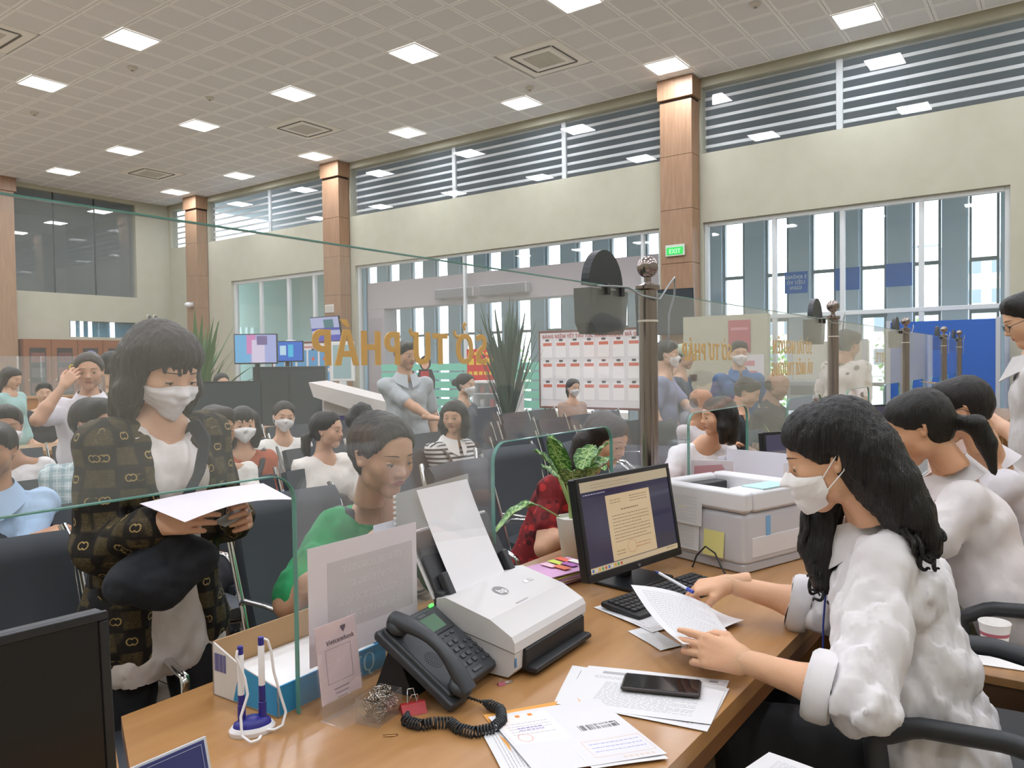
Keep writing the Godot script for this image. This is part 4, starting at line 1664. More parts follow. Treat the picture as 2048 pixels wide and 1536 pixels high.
func screen_image() -> Image:
	var im := Image.create(512, 300, false, Image.FORMAT_RGB8)
	im.fill(hex("3f3c52"))
	rng.seed = 12
	ink(im, 0, 0, 512, 34, "c9b79b"); text_lines(im, 60, 12, 220, 2, 10, "a08f7a")
	ink(im, 0, 34, 512, 20, "33304d"); text_lines(im, 14, 42, 120, 1, 8, "c8c2d8", 3)
	ink(im, 128, 58, 256, 222, "e3c79f")
	text_lines(im, 150, 76, 60, 2, 9, "8a7355"); text_lines(im, 262, 72, 104, 3, 9, "7a6448")
	text_lines(im, 205, 112, 100, 1, 8, "6d583e", 3)
	text_lines(im, 152, 130, 212, 9, 11, "80694c")
	text_lines(im, 262, 240, 90, 2, 11, "b5674a"); text_lines(im, 152, 250, 50, 2, 10, "80694c")
	for k in 30: ink(im, 240 + int(cos(k * 0.21) * 26), 244 + int(sin(k * 0.21) * 22), 4, 3, "d8a378")
	ink(im, 0, 282, 512, 18, "d9c2a0")
	for k in 10: ink(im, 10 + k * 17, 287, 9, 9, ["3b78c4", "d9d9d9", "e2a33b", "5aa35b", "c8504a"][k % 5])
	text_lines(im, 440, 288, 60, 1, 6, "7d6d58")
	return im

# a sheet of paper lying on something: corners in ring order (world), a little curl
func paper(called: String, label: String, cs: Array, m: Material, group := "", curl := 0.002, parent: Node3D = null) -> MeshInstance3D:
	var c0: Vector3 = (cs[0] + cs[2]) * 0.5
	var mb := MB.new()
	var fn := func(u: float, v: float) -> Vector3:
		var a: Vector3 = cs[0].lerp(cs[1], u)
		var b: Vector3 = cs[3].lerp(cs[2], u)
		var e := maxf(absf(u - 0.5), absf(v - 0.5)) * 2.0
		return a.lerp(b, v) - c0 + Vector3(0, curl * pow(e, 4.0) * (0.6 + 0.4 * sin(u * 5.0 + v * 3.0)), 0)
	mb.sheet(10, 8, fn, 0.0005)
	if mb.n[0].y < 0:
		pass
	var o := part(called, mb, m, self if parent == null else parent, c0)
	if parent == null: tag(o, label, "paper", group)
	return o

# ---------------------------------------------------------------- counters and glass
const GX := -1.257

func counters() -> void:
	var edge := mat("7c5230", 0.4)
	var names := ["wooden desk end carrying the switched off monitor", "long wooden service desk with the scanner and the desk phone on it", "wooden service desk holding the paper tray and the small monitor", "wooden service desk behind the second steel post", "wooden service desk behind the third steel post", "wooden service desk closest to the blue screen panel"]
	var zs := [0.9, -0.34, -3.0, -5.6, -8.2, -10.8, -12.5]
	for k in 6:
		var o := thing("service_desk", names[k], "desk", Vector3(-1.05, 0, zs[k]))
		var L: float = zs[k] - zs[k + 1] - 0.01
		var top := MB.new()
		var poly := PackedVector2Array([Vector2(-0.498, -L), Vector2(0.49, -L), Vector2(0.49, 0.0), Vector2(-0.498, -0.436 if k == 1 else 0.0)])
		if k == 0:
			poly[0] = Vector2(-0.498, -L - 0.426)
		top.T = Transform3D(Basis(Vector3.RIGHT, PI / 2), Vector3(0, 0, 0))
		top.prism(poly, -0.75, -0.715)
		part("desk_top", top, wood, o)
		var lip := MB.new()
		lip.bx(0.44, 0.486, 0.672, 0.715, -L, -0.02, 0.003)
		part("edge_strip", lip, edge, o)
		var fr := MB.new()
		fr.bx(-0.46, -0.43, 0.0, 0.715, -L + 0.02, -0.45 if k == 1 else -0.02, 0.002)
		part("front_panel", fr, wood, o)
		for z in [-L + 0.05, -0.5 if k == 1 else -0.05]:
			var sd := MB.new()
			sd.bx(-0.43, 0.40, 0.0, 0.715, z - 0.018, z + 0.018, 0.002)
			part("side_panel", sd, wood, o)

# glass along z: polygon in (z, y) with service openings cut up from the desk
func glass_panel(z0: float, z1: float, cuts: Array, label: String) -> Node3D:
	var o := thing("glass_partition", label, "glass partition", Vector3(GX, 0.752, z0))
	var H := 0.955
	var pts := PackedVector2Array()
	pts.append(Vector2(0, H))
	pts.append(Vector2(z1 - z0, H))
	var rims := []
	var bottom := [Vector2(z1 - z0, 0)]
	for ci in cuts.size():
		var c: Array = cuts[cuts.size() - 1 - ci]
		var a: float = c[0] - z0
		var b: float = c[1] - z0
		var r := 0.055
		var h := 0.485
		var path := [Vector2(b, 0)]
		for i in 7:
			var t := PI / 2 * i / 6.0
			path.append(Vector2(b + r - r * cos(t), h - r + r * sin(t)))
		for i in 7:
			var t := PI / 2 * i / 6.0
			path.append(Vector2(a - r + r * sin(t), h - r + r * cos(t)))
		path.append(Vector2(a, 0))
		rims.append(path)
		bottom += path
	bottom.append(Vector2(0, 0))
	for p in bottom: pts.append(p)
	var clean := PackedVector2Array()
	for p in pts:
		if clean.is_empty() or clean[clean.size() - 1].distance_to(p) > 0.001: clean.append(p)
	var m := MB.new()
	m.T = Transform3D(Basis(Vector3(0, 0, 1), Vector3(0, 1, 0), Vector3(1, 0, 0)), Vector3.ZERO)
	var tr := Geometry2D.triangulate_polygon(clean)
	for s in [[-0.005, -1.0], [0.005, 1.0]]:
		var base := m.v.size()
		for w in clean: m.p(Vector3(w.x, w.y, s[0]), Vector3(0, 0, s[1]), w)
		for i in range(0, tr.size(), 3): m.t(base + tr[i], base + tr[i + 1], base + tr[i + 2])
	part("pane", m, glass_mat("eef4f2", 0.045), o)
	var eg := mat("5f958a", 0.15)
	rims.append([Vector2(0, H), Vector2(z1 - z0, H)])
	for path in rims:
		var r := MB.new()
		var w := []
		for p in path: w.append(Vector3(0, p.y, p.x))
		for i in w.size() - 1:
			var d: Vector3 = (w[i + 1] - w[i]).normalized()
			var nr := Vector3(1, 0, 0).cross(d).normalized() * 0.0012
			var X := Vector3(0.0056, 0, 0)
			r.quad(w[i] - X + nr, w[i + 1] - X + nr, w[i + 1] + X + nr, w[i] + X + nr, nr)
			r.quad(w[i] - X - nr, w[i + 1] - X - nr, w[i + 1] + X - nr, w[i] + X - nr, -nr)
			r.quad(w[i] + X - nr, w[i + 1] + X - nr, w[i + 1] + X + nr, w[i] + X + nr, Vector3.RIGHT)
			r.quad(w[i] - X - nr, w[i + 1] - X - nr, w[i + 1] - X + nr, w[i] - X + nr, Vector3.LEFT)
		part("glass_edge", r, eg, o)
	return o

func steel_post(z: float, label: String, second := true) -> void:
	var o := thing("steel_post", label, "post", Vector3(GX, 0.751, z))
	var st := mat("9c918d", 0.2, 1.0)
	var m := MB.new()
	m.lathe([Vector2(0.05, 0.0), Vector2(0.05, 0.012), Vector2(0.034, 0.016), Vector2(0.034, 0.962)], 24)
	part("tube", m, st, o)
	m = MB.new()
	m.lathe([Vector2(0.034, 0.96), Vector2(0.045, 0.966), Vector2(0.045, 0.978), Vector2(0.03, 0.984), Vector2(0.013, 0.992), Vector2(0.013, 1.01)], 24)
	part("collar", m, st, o)
	m = MB.new()
	m.ball(Vector3(0, 1.047, 0), Vector3.ONE * 0.04, 24, 16)
	part("ball_finial", m, st, o)
	m = MB.new()
	m.lathe([Vector2(0.0345, 0.845), Vector2(0.037, 0.846), Vector2(0.037, 0.852), Vector2(0.0345, 0.853)], 20)
	part("cable_tie", m, mat("d8cfc0", 0.5), o)
	# queue display seen from behind: rounded hood over a box, clipped to the glass
	var u := thing("queue_display", "dark round-topped display clipped beside " + label, "display", Vector3(GX, 1.707, z + (0.275 if second else 0.3)))
	var plastic := mat("2b2f33", 0.4)
	var b := MB.new()
	b.T = Transform3D(Basis(Vector3(0, 0, 1), Vector3(0, 1, 0), Vector3(-1, 0, 0)), Vector3.ZERO)
	var pl := PackedVector2Array()
	for i in 21:
		var t := PI * i / 20.0
		pl.append(Vector2(cos(t) * 0.118, 0.0 + sin(t) * 0.125))
	b.prism(pl, 0.02, 0.05)
	part("hood", b, plastic, u)
	b = MB.new()
	b.T = Transform3D(Basis(Vector3(0, 0, 1), Vector3(0, 1, 0), Vector3(-1, 0, 0)), Vector3.ZERO)
	b.prism(PackedVector2Array([Vector2(-0.13, -0.01), Vector2(0.125, -0.01), Vector2(0.118, -0.125), Vector2(0.09, -0.16), Vector2(-0.09, -0.16), Vector2(-0.12, -0.125)]), 0.008, 0.075)
	part("case", b, plastic, u)
	for q in [-0.06, 0.04]:
		b = MB.new()
		b.bx(-0.012, 0.012, -0.03, 0.006, q - 0.012, q + 0.012, 0.002)
		part("clip", b, mat("202326", 0.5), u)
	b = MB.new()
	b.tube([Vector3(0.008, -0.006, 0.11), Vector3(0.012, 0.0, 0.0), Vector3(0.012, 0.004, -0.1), Vector3(0.02, -0.02, -0.18), Vector3(0.05, -0.03, -0.27), Vector3(0.062, 0.03, -0.33), Vector3(0.05, 0.06, -0.40), Vector3(0.04, 0.0, -0.42), Vector3(0.045, -0.08, -0.36), Vector3(0.045, -0.2, -0.35)], 0.0035, 6)
	part("cable", b, mat("9aa0a0", 0.4), u)

func glass_wall() -> void:
	var gold := mat("d9a21c", 0.4)
	var a := glass_panel(0.9, -2.55, [[0.86, -0.985], [-1.64, -2.30]], "tall clear glass screen with gold lettering along the service desk")
	for e in [["SỞ TƯ PHÁP", -1.338, 1.488, 0.072]]:
		var t := lettering("gold_lettering", e[0], e[3], 0.003, gold, a, Vector3(-0.0075, e[2] - 0.752, e[1] - 0.9), Vector3(0, -90, 0))
		t.scale = Vector3(1.05, 1.06, 1.0)
	var b := glass_panel(-2.63, -5.27, [[-2.95, -3.65], [-4.3, -5.0]], "clear glass screen with gold lettering between the first and second posts")
	lettering("gold_lettering", "SỞ TƯ PHÁP", 0.072, 0.003, gold, b, Vector3(-0.0075, 1.488 - 0.752, -3.19 + 2.63), Vector3(0, -90, 0))
	lettering("gold_lettering", "SỞ TÀI NGUYÊN", 0.072, 0.003, gold, b, Vector3(-0.0075, 1.52 - 0.752, -4.45 + 2.63), Vector3(0, -90, 0))
	lettering("gold_lettering", "VÀ MÔI TRƯỜNG", 0.072, 0.003, gold, b, Vector3(-0.0075, 1.40 - 0.752, -4.45 + 2.63), Vector3(0, -90, 0))
	var c := glass_panel(-5.35, -8.0, [[-5.7, -6.4], [-7.0, -7.7]], "clear glass screen between the second and third posts")
	lettering("gold_lettering", "SỞ Y TẾ", 0.08, 0.003, gold, c, Vector3(-0.0075, 1.46 - 0.752, -6.9 + 5.35), Vector3(0, -90, 0))
	glass_panel(-8.08, -10.7, [[-8.4, -9.1], [-9.7, -10.4]], "clear glass screen between the third and fourth posts")
	glass_panel(-10.78, -12.3, [[-11.1, -11.9]], "clear glass screen running up to the last post")
	steel_post(-2.59, "the steel post nearest the potted plant")
	steel_post(-5.31, "the second steel post along the glass", false)
	steel_post(-8.04, "the third steel post along the glass", false)
	steel_post(-10.74, "the fourth steel post along the glass", false)
	steel_post(-12.34, "the last steel post before the window wall", false)

# ---------------------------------------------------------------- things on the near desk
func cube_label(o: Node3D, called: String, s: String, h: float, c: String, at: Vector3, rot: Vector3, weight := 400, serif := false) -> void:
	lettering(called, s, h, 0.0004, mat(c, 0.6), o, at, rot, weight, serif)

func desk_things() -> void:
	var D := 0.7505
	# scanner with a sheet in its feeder
	var o := thing("document_scanner", "white document scanner with a sheet standing in its dark feeder", "scanner", Vector3(-1.10, D, -1.518), 90.0 + 3.0)
	var white := mat("d9d6d5", 0.35)
	var dark := mat("3b3c3f", 0.45)
	# own axes: +z towards the clerk, x along the desk
	var m := MB.new()
	m.T = Transform3D(Basis(Vector3(0, 0, 1), Vector3(0, 1, 0), Vector3(-1, 0, 0)), Vector3.ZERO)
	# side profile (z, y)
	var prof := PackedVector2Array([Vector2(-0.10, 0.005), Vector2(0.085, 0.005), Vector2(0.10, 0.02), Vector2(0.103, 0.06), Vector2(-0.105, 0.098), Vector2(-0.112, 0.085)])
	m.prism(prof, -0.165, 0.165)
	part("body", m, white, o)
	m = MB.new()
	m.T = Transform3D(Basis(Vector3(0, 0, 1), Vector3(0, 1, 0), Vector3(-1, 0, 0)), Vector3.ZERO)
	m.prism(PackedVector2Array([Vector2(0.106, 0.063), Vector2(0.106, 0.085), Vector2(0.098, 0.098), Vector2(0.04, 0.128), Vector2(-0.085, 0.158), Vector2(-0.112, 0.152), Vector2(-0.112, 0.102)]), -0.168, 0.168)
	var lid := part("lid", m, white, o)
	m = MB.new()
	m.lathe([Vector2(0.0, 0.0008), Vector2(0.021, 0.0008), Vector2(0.021, 0.0)], 28)
	var lg := part("logo_disc", m, mat("8b8a8c", 0.4), lid, Vector3(-0.02, 0.1452, -0.03))
	lg.rotation_degrees = Vector3(13.5, 0, 0)
	var lt := lettering("logo_letters", "hp", 0.017, 0.0006, mat("f3f1ef", 0.4), lg, Vector3(0, 0.001, 0.004), Vector3(-90, 0, 0))
	lt.scale = Vector3(1, 1.1, 1)
	m = MB.new()
	m.T = Transform3D(Basis(Vector3.RIGHT, deg_to_rad(14)), Vector3(-0.02, 0.1305, 0.032))
	m.bx(-0.026, 0.026, 0, 0.0005, -0.002, 0.002)
	part("model_print", m, mat("b5b2b2", 0.5), lid)
	for k in 2:
		m = MB.new()
		m.box(Vector3(0, 0, 0), Vector3(0.016, 0.002, 0.013), 0.0008)
		var b := part("button", m, mat(["f4f3f1", "cfccca"][k], 0.4), lid, Vector3(0.085 + 0.022 * k, 0.1435, -0.022))
		b.rotation_degrees = Vector3(13.5, 0, 0)
	m = MB.new()
	m.bx(-0.13, 0.15, 0.012, 0.062, 0.095, 0.112, 0.004)
	part("output_slot", m, mat("1d1e20", 0.5), o)
	m = MB.new()
	m.bx(-0.125, 0.145, 0.008, 0.022, 0.10, 0.135, 0.004)
	part("output_tray", m, mat("2a2b2d", 0.5), o)
	m = MB.new()
	m.bx(-0.165, -0.158, 0.03, 0.05, 0.1035, 0.1045)
	part("blue_sticker", m, mat("5a86b5", 0.5), o)
	# feeder tray, leaning back, away from the clerk
	var tilt := Basis(Vector3.RIGHT, deg_to_rad(-29))
	m = MB.new()
	m.T = Transform3D(tilt, Vector3(0, 0.135, -0.10))
	m.bx(-0.16, 0.16, 0.0, 0.185, -0.012, 0.0, 0.005)
	part("feeder_tray", m, dark, o)
	m = MB.new()
	m.T = Transform3D(tilt, Vector3(0, 0.135, -0.10))
	m.bx(-0.167, 0.167, 0.02, 0.192, -0.018, -0.0125, 0.004)
	part("tray_shell", m, white, o)
	for x in [-0.13, 0.13]:
		m = MB.new()
		m.T = Transform3D(tilt, Vector3(0, 0.135, -0.10))
		m.bx(x - 0.012, x + 0.012, 0.0, 0.07, 0.0, 0.022, 0.004)
		part("paper_guide", m, dark, o)
	for x in [-0.14, 0.14]:
		m = MB.new()
		m.bx(x - 0.02, x + 0.02, 0.11, 0.165, -0.13, -0.1, 0.006)
		part("hinge", m, dark, o)
	m = MB.new()
	var fn := func(u: float, v: float) -> Vector3:
		var t := v * 0.285
		var bend := 0.02 * sin(v * 1.6) - 0.03 * v * v
		return Vector3((u - 0.5) * 0.21 - 0.006, 0.14 + t * 0.88, -0.088 - t * 0.46 - bend * 0.5)
	m.sheet(6, 14, fn, 0.0006)
	var sh := part("paper_sheet", m, mat("efedf0", 0.8), self)
	sh.transform = o.transform
	tag(sh, "blank white sheet standing in the scanner feeder", "paper")
	# desk phone
	phone()
	# notice card in an acrylic stand
	o = thing("acrylic_stand", "clear acrylic table stand with a pinkish bank card in it", "sign holder", Vector3(-1.185, D, -1.042), 92.0)
	var acr := glass_mat("eef2f4", 0.03)
	m = MB.new()
	m.bx(-0.056, 0.056, 0.0, 0.003, -0.01, 0.055, 0.001)
	part("base", m, acr, o)
	m = MB.new()
	m.T = Transform3D(Basis(Vector3.RIGHT, deg_to_rad(38)), Vector3(0, 0.045, 0.012))
	m.bx(-0.055, 0.055, -0.05, 0.0, -0.0015, 0.0015)
	part("foot", m, acr, o)
	m = MB.new()
	m.T = Transform3D(Basis(Vector3.RIGHT, deg_to_rad(-7)), Vector3.ZERO)
	m.bx(-0.056, 0.056, 0.0, 0.185, -0.004, -0.0025)
	m.bx(-0.056, 0.056, 0.0, 0.185, 0.0025, 0.004)
	part("sleeve", m, acr, o)
	m = MB.new()
	m.bx(-0.054, 0.054, 0.032, 0.184, -0.001, 0.001)
	var card := part("card", m, mat("d9c3c6", 0.6), o)
	card.rotation_degrees = Vector3(-7, 0, 0)
	cube_label(card, "bank_name", "Vietcombank", 0.0085, "5d4a5a", Vector3(0.008, 0.146, 0.0014), Vector3.ZERO, 700)
	m = MB.new()
	m.prism(PackedVector2Array([Vector2(0, -0.008), Vector2(0.0075, 0.002), Vector2(0.006, 0.006), Vector2(-0.006, 0.006), Vector2(-0.0075, 0.002)]), 0.0012, 0.0016)
	part("shield_mark", m, mat("5d4a5a", 0.6), card, Vector3(0.018, 0.166, 0))
	m = MB.new()
	for e in [[-0.034, -0.0332], [0.0332, 0.034]]:
		m.bx(e[0], e[1], 0.066, 0.134, 0.0011, 0.0014)
		m.bx(-0.034, 0.034, 0.1 + e[0], 0.1 + e[1], 0.0011, 0.0014)
	part("print_frame", m, mat("8e7b84", 0.6), card)
	for k in 3:
		m = MB.new()
		m.bx(-0.02 + 0.003 * k, 0.02 - 0.002 * k, 0.052 - 0.009 * k, 0.0545 - 0.009 * k, 0.0011, 0.0014)
		part("small_print", m, mat("9c8a92", 0.6), card)
	# notice taped to the outside of the glass, seen from its back
	o = thing("taped_notice", "large white notice sheet with grey mirrored print taped to the glass", "notice", Vector3(GX + 0.0064, D + 0.085, -1.17))
	m = MB.new()
	m.bx(0.0, 0.0006, 0.0, 0.245, -0.16, 0.16)
	var pg := part("sheet", m, mat("ded6da", 0.8), o)
	m = MB.new()
	m.bx(0.0007, 0.0009, 0.055, 0.205, -0.145, 0.11)
	part("printed_panel", m, mat("c9c2c4", 0.8), pg)
	var ln := ["ĐỀ NGHỊ CÔNG DÂN", "LẤY SỐ ĐĂNG KÝ", "VÀ VUI LÒNG NGỒI CHỜ", "Ở HÀNG GHẾ PHÍA"]
	for k in 4:
		lettering("printed_line", ln[k], 0.013, 0.0003, mat("dcd6d8", 0.8), pg, Vector3(0.0012, 0.182 - 0.034 * k, -0.02), Vector3(0, -90, 0), 400, true)
	# lid of a paper carton holding sheets
	o = thing("paper_carton", "open blue and white paper carton lid with sheets inside", "box", Vector3(-1.385, D, -1.10), 2.0)
	var tan := mat("b7946a", 0.9)
	var blue := mat("2f8fc0", 0.6)
	m = MB.new(); m.bx(-0.105, 0.105, 0, 0.003, -0.155, 0.155); part("bottom", m, tan, o)
	m = MB.new(); m.bx(-0.105, -0.101, 0.003, 0.115, -0.155, 0.155); part("rear_side", m, tan, o)
	m = MB.new(); m.bx(0.101, 0.105, 0.003, 0.062, -0.155, 0.155); part("front_side", m, blue, o)
	m = MB.new(); m.bx(-0.101, 0.101, 0.003, 0.085, -0.155, -0.151); part("end", m, blue, o)
	m = MB.new()
	m.prism(PackedVector2Array([Vector2(-0.105, 0.0), Vector2(0.105, 0.0), Vector2(0.105, 0.062), Vector2(-0.02, 0.085), Vector2(-0.105, 0.115)]), 0.151, 0.155)
	var end := part("end", m, mat("dcd7d4", 0.7), o)
	m = MB.new()
	m.prism(PackedVector2Array([Vector2(-0.035, 0.004), Vector2(0.104, 0.004), Vector2(0.104, 0.060), Vector2(-0.01, 0.081)]), 0.1553, 0.1557)
	part("blue_print", m, blue, end)
	m = MB.new()
	rng.seed = 3
	var bxp := -0.097
	while bxp < -0.058:
		var w := rng.randf_range(0.0008, 0.0025)
		m.bx(bxp, bxp + w, 0.055, 0.093, 0.1553, 0.1556)
		bxp += w + rng.randf_range(0.0008, 0.002)
	var bar := part("barcode", m, mat("5a5a9a", 0.7), end)
	bar.set_meta("kind", "stuff")
	lettering("carton_print", "IQ", 0.04, 0.0003, mat("a7d3e6", 0.6), o, Vector3(0.1054, 0.03, -0.09), Vector3(0, 90, 0), 400, true)
	for k in 3:
		m = MB.new()
		m.bx(-0.099, 0.099, 0.004 + 0.016 * k, 0.0185 + 0.016 * k, -0.148, 0.14 - 0.004 * k)
		var s := part("paper_pile", m, mat("eeecea", 0.85), self, o.position)
		s.rotation = o.rotation
		tag(s, ["ream of white sheets at the bottom of the paper carton", "ream of white sheets in the middle of the paper carton", "topmost ream of white sheets in the paper carton"][k], "paper", "sheets in the paper carton")
	# box of paper clips
	o = thing("paperclip_box", "small clear plastic box heaped with silver paper clips", "box", Vector3(-1.112, D, -1.068), 100.0)
	m = MB.new()
	for s in [-1, 1]:
		m.bx(s * 0.041 - 0.001, s * 0.041 + 0.001, 0.0, 0.048, -0.026, 0.026)
		m.bx(-0.041, 0.041, 0.0, 0.048, s * 0.026 - 0.001, s * 0.026 + 0.001)
	m.bx(-0.041, 0.041, 0, 0.002, -0.026, 0.026)
	part("plastic_walls", m, glass_mat("e0e4e4", 0.04), o)
	m = MB.new()
	rng.seed = 21
	for k in 230:
		clip(m, Transform3D(Basis.from_euler(Vector3(rng.randf_range(-1.4, 1.4), rng.randf() * TAU, rng.randf_range(-1.4, 1.4))), Vector3(rng.randf_range(-0.03, 0.03), rng.randf_range(0.008, 0.05), rng.randf_range(-0.017, 0.017))), 0.6)
	var heap := part("clip_heap", m, mat("c9c2ba", 0.22, 1.0), o)
	heap.set_meta("kind", "stuff")
	for c in [[-1.04, -1.025, 40.0, "b58a5c", "small copper paper clip lying alone beside the clip box"], [-1.03, -1.085, -20.0, "d5d5d5", "single silver paper clip lying by the phone cord"], [-1.0, -1.345, 60.0, "d9d9d9", "silver paper clip at the foot of the scanner"]]:
		m = MB.new()
		clip(m, Transform3D(Basis(), Vector3.ZERO), 1.0)
		var pc := part("paper_clip", m, mat(c[3], 0.25, 1.0), self, Vector3(c[0], D + 0.001, c[1]))
		pc.rotation_degrees.y = c[2]
		tag(pc, c[4], "paper clip")
	# binder clips
	for c in [[-1.075, -1.125, "b3262b", "red plastic clip lying under the desk phone", 0.05], [-1.003, -1.328, "a54a5a", "small crimson binder clip beside the scanner", 0.016]]:
		var bc := thing("binder_clip", c[3], "clip", Vector3(c[0], D, c[1]), 60.0)
		m = MB.new()
		m.T = Transform3D(Basis(Vector3(0, 0, 1), Vector3(0, 1, 0), Vector3(-1, 0, 0)), Vector3.ZERO)
		var w: float = c[4]
		m.prism(PackedVector2Array([Vector2(-w * 0.4, 0), Vector2(w * 0.4, 0), Vector2(w * 0.08, w * 0.36), Vector2(-w * 0.08, w * 0.36)]), -w * 0.5, w * 0.5)
		part("body", m, mat(c[2], 0.4), bc)
		for s in [-1, 1]:
			m = MB.new()
			m.tube([Vector3(-w * 0.2, w * 0.34, s * w * 0.06), Vector3(-w * 0.12, w * 0.8, s * w * 0.3), Vector3(w * 0.12, w * 0.8, s * w * 0.3), Vector3(w * 0.2, w * 0.34, s * w * 0.06)], w * 0.03, 5)
			part("lever", m, chrome, bc)
	pen_stand()
	paperwork()
	monitor_and_keyboard()
	potted_plant()
	printer()

func clip(m: MB, t: Transform3D, s: float) -> void:
	m.T = t
	var p := []
	for a in [[-0.012, 0.004], [0.010, 0.004], [0.014, 0.002], [0.014, -0.002], [0.010, -0.004], [-0.010, -0.004], [-0.013, -0.001], [-0.010, 0.002], [0.006, 0.002]]:
		p.append(Vector3(a[0], 0.0, a[1]) * s)
	m.tube(p, 0.0009, 4, false)
	m.T = Transform3D.IDENTITY

func phone() -> void:
	var o := thing("desk_phone", "black office desk phone with green-lit screen and coiled cord", "telephone", Vector3(-1.115, 0.7505, -1.245), 90.0 + 8.0)
	var blk := mat("3a3d42", 0.42)
	var dk := mat("26282c", 0.5)
	var tilt := Transform3D(Basis(Vector3.RIGHT, deg_to_rad(33)), Vector3(0, 0.012, 0.085))
	# face plate: own axes of the tilted plate: x across, z towards the clerk, y out of the face
	var m := MB.new()
	m.T = tilt
	m.bx(-0.098, 0.098, 0.0, 0.028, -0.205, 0.0, 0.007)
	var body := part("body", m, blk, o)
	m = MB.new()
	m.T = Transform3D(Basis(Vector3.RIGHT, deg_to_rad(33)), Vector3.ZERO)
	m.bx(-0.085, 0.085, 0.0, 0.012, -0.11, 0.0)
	var ft := MB.new()
	ft.T = Transform3D(Basis(Vector3(0, 0, 1), Vector3(0, 1, 0), Vector3(-1, 0, 0)), Vector3.ZERO)
	ft.prism(PackedVector2Array([Vector2(-0.115, 0.0), Vector2(-0.01, 0.0), Vector2(-0.02, 0.012), Vector2(-0.05, 0.08), Vector2(-0.075, 0.095)]), -0.07, 0.07)
	part("stand", ft, dk, o)
	var on := func(x: float, y: float, z: float) -> Vector3: return tilt * Vector3(x, y, z)
	# screen
	m = MB.new(); m.T = tilt
	m.bx(-0.012, 0.086, 0.0275, 0.031, -0.192, -0.128, 0.002)
	var bz := part("screen_bezel", m, dk, o)
	m = MB.new(); m.T = tilt
	m.bx(0.0, 0.062, 0.031, 0.0318, -0.178, -0.138)
	part("screen", m, mat("5f7d68", 0.12), bz)
	cube_label(bz, "maker_print", "Yealink", 0.006, "8a8d90", on.call(0.02, 0.0316, -0.1855), Vector3(-57, 0, 0))
	m = MB.new(); m.T = tilt
	m.bx(0.068, 0.084, 0.028, 0.035, -0.202, -0.195, 0.002)
	part("message_lamp", m, glow("55e05a", 1.6), o)
	# keys
	for r in 4:
		for c in 3:
			m = MB.new()
			m.box(Vector3.ZERO, Vector3(0.0145, 0.005, 0.0115), 0.002)
			var k := part("key", m, mat("4a4d52", 0.45), body, on.call(0.0 + 0.022 * c, 0.0295, -0.096 + 0.0195 * r))
			k.rotation_degrees.x = 33
	for r in 4:
		for c in 2:
			m = MB.new()
			m.box(Vector3.ZERO, Vector3(0.010, 0.004, 0.008), 0.002)
			var k := part("key", m, mat("44474c", 0.45), body, on.call(0.069 + 0.017 * c, 0.0295, -0.085 + 0.019 * r))
			k.rotation_degrees.x = 33
	for c in 4:
		m = MB.new()
		m.box(Vector3.ZERO, Vector3(0.012, 0.004, 0.006), 0.0015)
		var k := part("key", m, mat("44474c", 0.45), body, on.call(-0.004 + 0.021 * c, 0.0295, -0.118))
		k.rotation_degrees.x = 33
	m = MB.new()
	m.box(Vector3.ZERO, Vector3(0.034, 0.004, 0.010), 0.002)
	var k := part("key", m, mat("4a4d52", 0.45), body, on.call(0.026, 0.0295, -0.017))
	k.rotation_degrees.x = 33
	# speaker holes in the handset cradle
	m = MB.new(); m.T = tilt
	for r in 4:
		for a in 6 + r * 6:
			var t := TAU * a / (6.0 + r * 6.0)
			m.bx(-0.055 + cos(t) * 0.005 * (r + 1) - 0.001, -0.055 + cos(t) * 0.005 * (r + 1) + 0.001, 0.0278, 0.0285, -0.085 + sin(t) * 0.005 * (r + 1) - 0.001, -0.085 + sin(t) * 0.005 * (r + 1) + 0.001)
	var sp := part("speaker_grille", m, mat("1a1b1d", 0.7), o)
	sp.set_meta("kind", "stuff")
	# cradle rim and handset along the left side
	m = MB.new(); m.T = tilt
	m.bx(-0.108, -0.032, -0.004, 0.02, -0.212, 0.018, 0.008)
	part("cradle", m, blk, o)
	m = MB.new(); m.T = tilt
	var hp := []
	var hr := []
	for i in 17:
		var u := i / 16.0
		hp.append(Vector3(-0.072, 0.045 + 0.030 * sin(PI * u), -0.205 + 0.222 * u))
		hr.append(0.0215 - 0.006 * sin(PI * clampf((u - 0.18) / 0.64, 0, 1)))
	m.tube(hp, hr, 14, true, 0.75)
	for z in [-0.186, -0.002]:
		m.ball(Vector3(-0.072, 0.040, z), Vector3(0.028, 0.017, 0.026), 14, 8)
	part("handset", m, blk, o)
	# coiled cord on the desk
	m = MB.new()
	var guide := [Vector3(-0.062, 0.022, 0.112), Vector3(-0.05, 0.012, 0.15), Vector3(-0.06, 0.010, 0.19), Vector3(-0.075, 0.010, 0.20), Vector3(-0.100, 0.010, 0.215), Vector3(-0.135, 0.010, 0.215), Vector3(-0.165, 0.010, 0.19), Vector3(-0.165, 0.010, 0.155), Vector3(-0.15, 0.010, 0.13), Vector3(-0.165, 0.010, 0.10), Vector3(-0.185, 0.010, 0.085), Vector3(-0.185, 0.010, 0.05), Vector3(-0.15, 0.012, 0.03)]
	var cv := Curve3D.new()
	for i in guide.size():
		var tg: Vector3 = (guide[mini(i + 1, guide.size() - 1)] - guide[maxi(i - 1, 0)]) * 0.2
		cv.add_point(guide[i], -tg, tg)
	var L := cv.get_baked_length()
	var cp := []
	var turns := 62.0
	var N := int(turns * 10)
